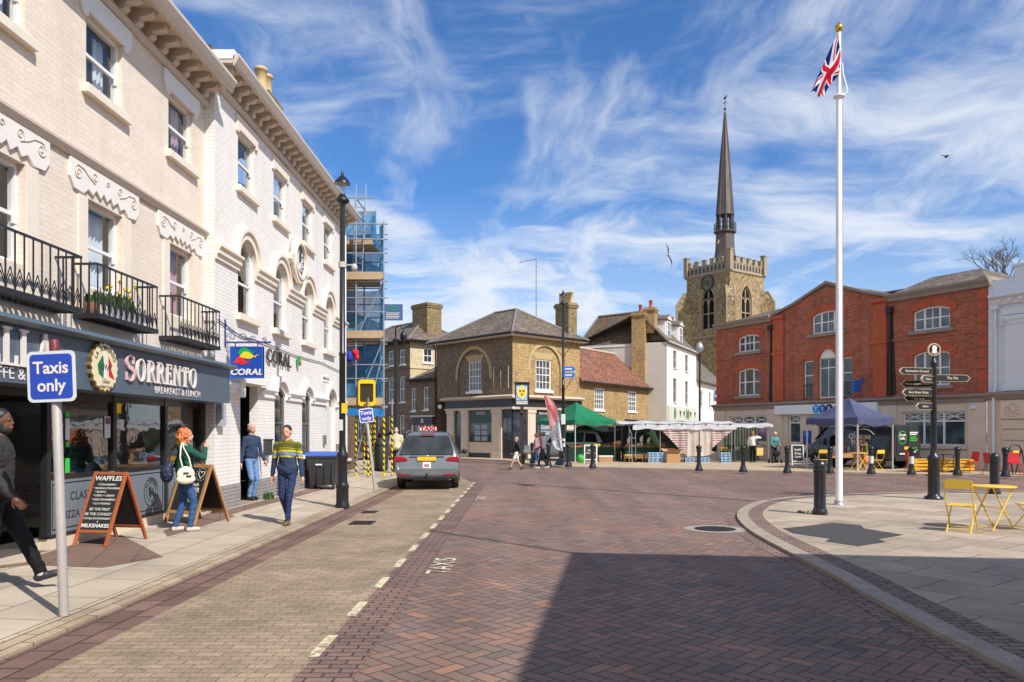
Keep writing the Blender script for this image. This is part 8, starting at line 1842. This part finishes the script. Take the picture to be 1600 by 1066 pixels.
# bigger heaps: covers and sacks on and below the tables
def lump(name,cat,label,loc,pts,mat,vox=.03):
    f=Fig()
    for c,r in pts: f.ell(c,r,0)
    o=f.build(name,[mat],vox,None,loc); return tag(o,label,cat)
lump('produce_cover','cover','black bin bag cover heaped on the left produce table',(4.55,42.2,.84),[((0,0,.12),(.45,.25,.16)),((.3,.05,.2),(.25,.2,.14)),((-.3,0,.1),(.2,.2,.12))],P('black_plastic_sheet',(.02,.022,.022),.35,var=.3))
lump('produce_sack','sack','tan paper sack lying on the produce table under the green gazebo',(5.25,42.3,.84),[((0,0,.16),(.28,.18,.15)),((.15,0,.26),(.16,.14,.1))],P('tan_paper',hexc(206,166,104),.8,var=.15))
lump('bright_green_sack','sack','bright green bag on the ground beside the small chalkboard',(3.15,40.75,.06),[((0,0,.2),(.22,.2,.24)),((.18,.05,.14),(.2,.18,.17))],P('lime_bag',hexc(60,170,50),.5,var=.15))
M_kraft=P('brown_cardboard',hexc(176,136,98),.85,var=.15,scale=4); M_bcr=P('blue_white_crate',hexc(150,180,210),.5,var=.12)
bx=thing('cardboard_box','open brown cardboard box on the ground in front of the produce stall','box',(7.95,40.3,.06),R(12)); m=MB(); m.box(-.38,.38,-.28,.28,0,.6); m.build('box_body',M_kraft,bx); m=MB(); m.poly([(-.38,-.285,.6),(.38,-.285,.6),(.42,-.5,.72),(-.42,-.5,.72)]); m.poly([(-.38,.28,.6),(.38,.28,.6),(.4,.5,.75),(-.4,.5,.75)]); m.poly([(.385,-.28,.6),(.385,.28,.6),(.6,.28,.68),(.6,-.28,.68)]); m.build('flaps',M_kraft,bx)
bx2=thing('cardboard_box','low brown cardboard tray under the green skirted table','box',(4.55,41.3,.06),R(5)); m=MB(); m.box(-.38,.38,-.2,.2,0,.34); m.build('box_body',M_kraft,bx2); m=MB(); m.box(-.39,.39,-.21,.21,.27,.345); m.build('lid',M_whw,bx2)
def pcrate(loc,rz,label):
    c=thing('plastic_crate',label,'crate',loc,rz,'pale blue plastic crates'); m=MB(); w,d,h=.5,.36,.26
    for z in (.0,.11,.22):
        for y in (-d/2,d/2-.02): m.box(-w/2,w/2,y,y+.02,z,z+.05)
        for x in (-w/2,w/2-.02): m.box(x,x+.02,-d/2+.02,d/2-.02,z,z+.05)
    m.build('slats',M_bcr,c); m=MB()
    for x in (-w/2+.03,0,w/2-.03):
        for y in (-d/2+.01,d/2-.01): m.box(x-.025,x+.025,y-.014,y+.014,.001,.26)
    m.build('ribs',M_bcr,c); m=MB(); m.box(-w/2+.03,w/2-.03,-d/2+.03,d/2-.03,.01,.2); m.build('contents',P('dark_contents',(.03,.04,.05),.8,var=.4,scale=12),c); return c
pc=pcrate((6.95,40.35,.06),0,'pale blue plastic crate on the ground left of the cardboard box, lower of two')
dup(pc,(6.95,40.35,.325),R(4),'pale blue plastic crate left of the cardboard box, upper of two'); dup(pc,(7.45,40.4,.06),R(-5),'pale blue plastic crate touching the cardboard box, lower of two'); dup(pc,(7.45,40.4,.325),0,'pale blue plastic crate touching the cardboard box, upper of two')
dup(pc,(10.75,40.2,.06),R(3),'pale blue plastic crate right of the white stall curtain, lower of two'); dup(pc,(10.75,40.2,.325),R(-2),'pale blue plastic crate right of the white stall curtain, upper of two')
dup(pc,(8.95,40.6,.06),0,'pale blue plastic crate under the left hem of the white curtain'); dup(pc,(9.75,40.6,.06),0,'pale blue plastic crate under the right hem of the white curtain')
# long stall with red striped curtains
st=thing('market_stall','long market stall with white roof sheet and red striped curtains over dark produce','market stall',(0,0,.06))
for x in (5.75,7.4,9.45,11.2):
    for y in (40.6,43.6): m=MB(); m.tube([(x,y,0),(x,y,2.05)],.025,8); m.build('leg',M_galv,st)
m=MB()
for y in (40.6,43.6): m.tube([(5.4,y,2.05),(11.4,y,2.05)],.025,6)
for x in (5.75,7.4,9.45,11.2): m.tube([(x,40.4,2.05),(x,42.1,2.2),(x,43.8,2.05)],.022,6)
m.build('roof_frame',M_galv,st)
def sheet_(pf,nu,nv): 
    vs=[pf(i/nu,j/nv) for j in range(nv+1) for i in range(nu+1)]; return vs,[(j*(nu+1)+i,j*(nu+1)+i+1,(j+1)*(nu+1)+i+1,(j+1)*(nu+1)+i) for j in range(nv) for i in range(nu)]
def roofp(u,v): x=5.2+6.2*u; y=40.35+3.5*v; return (x,y,2.09+.16*math.sin(PI*v)-.05*abs(math.sin(x*1.9))-.02*math.sin(x*5+v*4))
m=MB(); m.add(*sheet_(roofp,48,12),0,True)
m.add(*sheet_(lambda u,v:(5.9+5.5*u,40.35-.02*v+.015*math.sin(u*40),2.05-.05*abs(math.sin((5.9+5.5*u)*1.9))-v*(.26+.02*math.sin(u*33))),60,3),0,True); m.build('roof_sheet',M_wcan,st)
for k in range(9): 
    m=MB(); x=5.95+k*.64; m.box(x-.02,x+.02,40.30,40.33,1.98,2.08); m.build('clip',M_black,st)
def curtain(x0,x1,z0f,mat,name='curtain',ph=0):
    def pf(u,v): x=x0+(x1-x0)*u; zb=z0f(u); z=1.82+(zb-1.82)*v; return (x,40.42+.05*math.sin(x*7+ph)*(.3+v)+.02*math.sin(x*19),z)
    m=MB(); m.add(*sheet_(pf,26,16),0,True); return m.build(name,mat,st)
curtain(7.4,8.78,lambda u:1.75-1.42*u,M_rws); curtain(8.8,9.43,lambda u:.3+.05*u,M_creamc,ph=1); curtain(9.47,10.1,lambda u:.33+.1*u*u,M_creamc,ph=2); curtain(10.12,11.25,lambda u:.75+1.0*u,M_rws,ph=3)
m=MB(); m.add(*sheet_(lambda u,v:(3.0+8.2*u,43.7+.06*math.sin(u*30),.5+1.5*v),40,4),0,True); m.build('back_sheet',M_dkt,st)
m=MB(); m.add(*sheet_(lambda u,v:(3.2+2.9*u,42.2+1.6*v,1.95-.35*math.sin(PI*u)*(1-v)-.15*v),20,6),0,True); m.build('side_sheet',M_dkt,st)
m=MB(); m.add(*sheet_(lambda u,v:(7.0+.4*u,40.6+3.*v,1.9-.9*u-.3*math.sin(PI*v)),8,10),0,True); m.build('side_sheet',tarp('striped_green_sheet',hexc(120,150,120)),st)
lump('produce_heap','produce','dark leafy heap of vegetables piled at the back of the produce stall',(7.1,42.6,.06),[((0,0,.5),(.9,.5,.55)),((.7,.1,.6),(.6,.4,.5)),((-.9,.1,.55),(.6,.4,.45)),((.2,-.3,.85),(.3,.25,.2))],P('dark_leaf_heap',(.035,.05,.028),.8,var=.5,scale=14,bump=.8,bscale=18),.05)
for i,(x,z,c) in enumerate(((5.9,1.25,0),(6.6,1.3,1),(7.0,1.2,0))):
    o=lump('hanging_bag','bag','white plastic bag hanging in the dark produce stall, '+('left','middle','right')[i]+' of three',(x,41.9,.1+z*.75),[((0,0,.15),(.1,.07,.2)),((.06,0,.32),(.05,.04,.12))],M_letw)
# sack truck at the corner of the stall
sk=thing('sack_truck','tall grey sack truck standing at the corner of the produce stall','sack truck',(5.95,40.35,.06)); m=MB()
for x in (-.1,.1): m.tube([(x,0,.1),(x,.05,1.5),(x*2,.1,1.75)],.018,6)
for z in (.4,.9,1.3): m.tube([(-.1,.03,z),(.1,.03,z)],.014,6)
m.build('frame',M_galv,sk); m=MB(); m.lathe([(.11,-.04),(.11,.04)],n=14,M=Matrix.Translation((.12,-.02,.11))@Matrix.Rotation(PI/2,4,'Y')); m.build('wheel',M_tyre,sk)
# green and white striped stall
s2=thing('market_stall','small market stall with green and white striped backcloth and white edged roof','market stall',(0,0,.06))
for x in (11.5,13.3):
    for y in (41.0,42.9): m=MB(); m.tube([(x,y,0),(x,y,2.0)],.022,8); m.build('leg',M_galv,s2)
m=MB(); m.add(*sheet_(lambda u,v:(11.3+2.2*u,40.8+2.3*v,2.02+.1*math.sin(PI*v)-.05*math.sin(PI*u)),20,8),0,True); m.add(*sheet_(lambda u,v:(11.3+2.2*u,40.8-.01*v,2.02-.05*math.sin(PI*u)-v*(.12+.03*math.sin(u*20))),20,2),0,True); m.build('roof_sheet',M_wcan,s2)
m=MB(); m.add(*sheet_(lambda u,v:(11.35+2.0*u,42.8+.05*math.sin(u*32),1.95-1.15*v),30,6),0,True); m.build('backcloth',M_gws,s2)
trestle((11.3,41.6,.06),0,1.7,.8,'dark low table under the green striped stall',M_dkt,.62)
for i,(x,c,lab) in enumerate(((11.5,M_leaf,'green potted plants on the left of the striped stall table'),(12.2,M_leafs,'bright green trays of seedlings on the striped stall table'))):
    pt=thing('plant_tray',lab,'plants',(x,41.75,.69)); m=MB(); m.box(-.24,.24,-.15,.15,0,.08); m.build('tray',M_black,pt); m=MB(); leafy(m,(0,0,.07),80,(.2,.12),.26,0,.14); m.build('foliage',c,pt)
pt=thing('flower_bucket','bucket of mixed flowers on the ground right of the white curtain','flowers',(10.95,41.0,.06)); m=MB(); m.lathe([(.16,0),(.2,.4)],n=14); m.build('bucket',M_black,pt); m=MB(); leafy(m,(0,0,.38),90,(.2,.15),.4,0,.16); m.build('foliage',M_leaf,pt); m=MB()
for k in range(16): m.ball((rp.uniform(-.25,.25),rp.uniform(-.2,.2),.6+rp.uniform(0,.2)),.035,k%2,6)
m.build('blooms',[M_yel,M_cred],pt)
# feather flag
YF=37.; fx=lambda c:xat(840+c/7.61,YF); fzz=lambda c:zat(600+c/7.61,YF)
ff=thing('feather_flag','tall pink and white feather flag with dark lettering in front of the green gazebo','flag',(xat(879,YF),YF,.06)); bx_=ff.location
Rr=[(75,140),(130,160),(190,215),(235,300),(262,450),(280,600),(300,805)]; Ll=[(75,140),(88,190),(104,270),(132,430),(150,570),(172,700),(215,770),(300,805)]
def resamp(P_,n):
    out=[]; 
    for i in range(n+1):
        t=i/n*(len(P_)-1); k=min(int(t),len(P_)-2); f=t-k; out.append((P_[k][0]+(P_[k+1][0]-P_[k][0])*f,P_[k][1]+(P_[k+1][1]-P_[k][1])*f))
    return out
rr_,ll_=resamp(Rr,28),resamp(Ll,28); L_=lambda c,y:(fx(c[0])-bx_[0],y,fzz(c[1])-.06)
m=MB()
for i in range(28):
    zavg=(rr_[i][1]+ll_[i][1])/2
    for j in range(6):
        a,b=j/6,(j+1)/6; q=lambda k,s:(ll_[k][0]+(rr_[k][0]-ll_[k][0])*s,ll_[k][1]+(rr_[k][1]-ll_[k][1])*s); w_=lambda k,s:.05*math.sin(s*5+k*.3)*math.sin(PI*s)
        m.add([L_(q(i,a),w_(i,a)),L_(q(i,b),w_(i,b)),L_(q(i+1,b),w_(i+1,b)),L_(q(i+1,a),w_(i+1,a))],[(0,1,2,3)],0 if zavg<440 else 1,True)
sail=m.build('sail',[cloth('flag_pink',hexc(238,160,162)),cloth('flag_pale',hexc(226,228,234))],ff)
m=MB(); m.tube([L_((c[0]+5,c[1]),.02) for c in Rr],[.012,.014,.016,.018,.02,.022,.024],6); m.tube([L_((300,805),.02),(.03,.02,0)],.024,6); m.build('pole',M_black,ff)
for txt,c,sz in (('Vintage',(180,585),.26),('Create',(205,570),.2),('Stowmarket',(245,590),.25)): 
    p=L_(c,-.075); text('lettering',txt,sz,M_dtext,sail,p,(PI/2,R(82),0),.002)
m=MB()
for k in range(5):
    c0=125+k*20; m.tube([L_((c0+3*math.sin(i*1.7)+i*7,230+k*14+i*16),-.07) for i in range(11)],.012,4)
m.build('script_marks',P('script_rose',hexc(190,80,96),.6),sail)
m=MB(); m.lathe([(.3,0),(.3,.06),(.04,.08),(.04,.2)],n=16); m.build('base_weight',M_black,ff)
# town sign on a post
ts=thing('town_sign','town sign with yellow crest on sky blue panel in black frame on dark post','sign',(.02,40.,.06)); zz0=zat(630,40)-.06; zz1=zat(599,40)-.06
m=MB(); m.box(-.09,.09,-.09,.09,0,zz0-.1); m.box(-.15,.15,-.15,.15,0,.4); m.lathe([(.1,zz0-.6),(.16,zz0-.55),(.16,zz0-.5),(.1,zz0-.45)],n=12); m.build('post',P('dark_oak_post',(.035,.028,.024),.7,var=.2),ts)
m=MB(); ring(m,Fr(),[(-.38,zz0-.1),(.38,zz0-.1),(.38,zz1),(-.38,zz1)],[(-.31,zz0+.14),(.31,zz0+.14),(.31,zz1-.07),(-.31,zz1-.07)],-.06,.06); m.box(-.42,.42,-.09,.09,zz1,zz1+.06); m.build('frame',M_black,ts)
m=MB(); m.box(-.31,.31,-.02,.02,zz0+.14,zz1-.07); pn=m.build('panel',P('sky_blue_panel',hexc(150,200,230),.5),ts); zc=(zz0+.14+zz1-.07)/2
m=MB(); m.prism([(-.2,zc+.22),(.2,zc+.22),(.23,zc+.02),(.16,zc-.2),(0,zc-.33),(-.16,zc-.2),(-.23,zc+.02)],-.04,-.02,'y'); m.prism([(-.12,zc+.24),(.12,zc+.24),(.07,zc+.36),(0,zc+.42),(-.07,zc+.36)],-.045,-.02,'y'); cr_=m.build('crest_shield',P('crest_yellow',hexc(240,210,70),.5,var=.2,scale=20),pn)
m=MB()
for x,z in ((-.09,zc+.08),(.09,zc+.08),(0,zc-.1)): m.prism([(x-.055,z+.02),(x-.03,z+.05),(x,z+.02),(x+.03,z+.05),(x+.055,z+.02),(x+.03,z-.05),(x-.03,z-.05)],-.05,-.04,'y')
m.build('crest_charges',P('crest_brown',hexc(84,62,34),.6),cr_); m=MB(); ring(m,Fr((0,-.046)),[(-.25,zc+.25),(.25,zc+.25),(.28,zc),(.18,zc-.24),(0,zc-.38),(-.18,zc-.24),(-.28,zc)],[(-.2,zc+.21),(.2,zc+.21),(.23,zc+.01),(.16,zc-.2),(0,zc-.33),(-.16,zc-.2),(-.23,zc+.01)],0,.012); m.build('crest_border',M_letw,cr_)
m=MB(); m.box(-.3,.3,-.07,-.06,zz0-.06,zz0+.1); npl=m.build('name_plate',M_letw,ts); text('lettering','STOWMARKET',.09,M_dtext,npl,(0,-.073,zz0+.02),ext=.002)
# tables and chairs by the van
t1=bistro_table((14.3,32.2,.06),R(20),'yellow folding table with crossed legs at the front of the navy gazebo','yellow bistro tables',M_yw,.34)
def ftable(loc,rz,L,W,label,mat):
    t=thing('folding_table',label,'table',loc,rz); m=MB(); m.box(-L/2,L/2,-W/2,W/2,.70,.74); m.build('tabletop',mat,t,bevel=.01)
    m=MB(); m.poly([(-L/2-.01,-W/2-.01,.50),(L/2+.01,-W/2-.01,.50),(L/2+.01,-W/2-.01,.746),(-L/2-.01,-W/2-.01,.746)]); m.build('cloth_edge',M_kraft,t)
    for x in (-L/2+.1,L/2-.1):
        m=MB(); m.beam((x,-W/2+.05,0),(x,W/2-.05,.70),.03); m.build('leg',mat,t); m=MB(); m.beam((x+.035,W/2-.05,0),(x+.035,-W/2+.05,.70),.03); m.build('leg',mat,t)
    return t
ftable((14.25,33.6,.06),R(10),1.6,.7,'brown topped folding table of goods under the navy gazebo',P('brown_table_wood',hexc(166,126,84),.6,var=.2))
for i,(x,y,c,lab) in enumerate(((13.8,33.5,hexc(220,214,200),'white'),(14.15,33.55,hexc(150,90,60),'brown'),(14.45,33.6,hexc(190,180,150),'beige'),(14.75,33.7,hexc(90,110,80),'green'))):
    o=MB().lathe([(.05,0),(.065,.04),(.065,.16),(.04,.2),(.045,.24)],n=10).build('refill_jar',P('jar_'+lab,c,.3),None,(x,y,.805)); tag(o,lab+' refill jar standing on the brown folding table','jar')
bc=bistro_chair((13.0,32.7,.06),R(160),'yellow folding chair standing left of the flagpole under the navy gazebo','yellow folding chairs',M_yw)
dup(bc,(15.0,32.2,.06),R(200),'yellow folding chair behind the bollard with white notice near the van')
sl=thing('display_ladder','wooden step ladder used as a display stand under the navy gazebo','ladder',(14.85,33.3,.06),R(15))
for sgn in (-1,1):
    m=MB()
    for x in (-.22,.22): m.beam((x*(1.1),sgn*.3,0),(x*.75,sgn*.03,1.45),.04)
    m.build('side_frame',M_pine,sl)
m=MB()
for z in (.35,.7,1.05): k=1-z/1.5; m.box(-.24,.24,-.32*k-.08,.32*k+.08,z,z+.025)
m.box(-.2,.2,-.06,.06,1.45,1.48); m.build('shelves',M_pine,sl)
ob=thing('orange_basket','orange cloth basket on the ground beside the yellow chair near the van','basket',(14.75,32.4,.06)); m=MB(); m.box(-.15,.15,-.12,.12,.25,.6); m.build('basket_body',P('orange_cloth',hexc(226,150,90),.8,var=.15),ob,bevel=.03); m=MB(); m.box(-.13,.13,-.1,.1,0,.249); m.build('stand',M_whw,ob)
lump('produce_tarp','cover','brown cloth heap over goods on the table under the navy gazebo',(14.0,33.85,.8),[((0,0,.1),(.4,.2,.18)),((.25,.05,.2),(.25,.18,.16))],M_kraft,.03)
# pallet tables and red chairs on the right
def pallet(loc,rz,label):
    M_y=P('ochre_pallet_paint',hexc(222,168,40),.6,var=.25)
    t=thing('pallet_bench',label,'pallet bench',loc,rz,'yellow pallet benches'); 
    for x in (-.5,0,.5): m=MB(); m.box(x-.05,x+.05,-.35,.35,.04,.5); m.build('bearer',M_y,t)
    m=MB()
    for k in range(5): y=-.35+.165*k; m.box(-.6,.6,y,y+.1,.501,.525)
    m.build('top_slats',M_y,t); m=MB()
    for z in (.1,.24,.38): m.box(-.6,.6,-.372,-.351,z,z+.09)
    m.build('front_slats',M_y,t); return t
p0=pallet((16.55,31.2,.06),R(-4),'yellow painted pallet bench left of the finger post'); dup(p0,(17.6,30.9,.06),R(-6),'yellow painted pallet bench right of the finger post')
bt_=bistro_table((17.15,30.55,.06),R(60),'small black folding table in front of the yellow pallet benches','black bistro tables',M_black,.33)
def rchair(loc,rz,label,src=None):
    if src: return dup(src,loc,rz,label)
    c=thing('red_chair',label,'chair',loc,rz,'red metal chairs on the market pavement'); m=MB(); m.prism(rrect(.2,.2,.05),.44,.46,'z'); m.build('seat',M_redc,c)
    m=MB(); m.prism([(.17,.46),(.2,.46),(.26,.84),(.235,.85)],-.2,.2,'x'); m.build('backrest',M_redc,c,bevel=.02)
    for sx in (-1,1):
        for sy in (-1,1): m=MB(); m.tube([(sx*.17,sy*.17,.44),(sx*.22,sy*.23,0)],.013,6); m.build('leg',M_redc,c)
    return c
r0=rchair((16.0,31.1,.06),R(80),'red chair partly hidden left of the yellow pallet benches')
for x,y,a,l in ((18.05,30.55,R(-80),'red chair right of the yellow pallet benches'),(17.9,28.9,R(95),'red chair behind the stout bollard'),(18.65,28.75,R(-20),'red chair with its back to us at right edge'),(19.25,28.6,R(-60),'red chair nearest the right edge of the picture')): rchair((x,y,.06),a,l,r0)
ez=thing('black_easel','black folding frame with a yellow sticker beside the red chairs at right edge','easel',(19.0,29.0,.06),R(10)); 
m=MB(); 
for x in (-.3,.3): m.tube([(x,0,0),(x*.9,.2,.95),(x*.6,.22,1.1),(0,.23,1.14)],.025,7)
m.build('front_frame',M_black,ez); m=MB()
for x in (-.28,.28): m.tube([(x,.5,0),(x*.9,.2,.95)],.022,7)
m.build('rear_frame',M_black,ez); m=MB(); m.box(-.15,.1,.14,.16,.68,.92); m.build('sticker',M_y,ez)
# gull in the air, and a small bird far off
gl=thing('gull','white and grey gull banking in the sky left of the church spire','bird',(4.82,25.,7.5),R(30)); gl.scale=(.7,.7,.7); gl.rotation_euler=(R(20),R(72),R(25))
f=Fig(); f.cap((0,-.16,0),(0,.14,0),.055,.04,0); f.ell((0,-.2,.015),(.045,.055,.042),0); f.cap((0,.12,0),(0,.27,0),.035,.012,0); f.build('bird_body',[P('gull_white',hexc(226,224,222),.7)],.012,gl)
for sx in (-1,1): m=MB(); m.add([(sx*.03,-.1,.02),(sx*.3,-.16,.07),(sx*.62,.0,.03),(sx*.32,.03,.06),(sx*.03,.1,.02)],[(0,1,3,4),(1,2,3)]); m.build('wing',P('gull_grey',hexc(150,146,142),.7,var=.15),gl)
m=MB(); m.tube([(0,-.245,.01),(0,-.29,.0)],[.014,.004],6); m.build('beak',M_yel,gl)
sb=thing('distant_bird','tiny dark bird far off in the sky to the right of the flagpole','bird',(38.,68.,26.3)); m=MB(); m.ball((0,0,0),(.12,.3,.1),0,8); m.add([(-.7,.1,.2),(0,-.1,.03),(.7,.05,.25),(0,.12,.03)],[(0,1,3),(1,2,3)]); m.build('bird_body',M_dtext,sb)
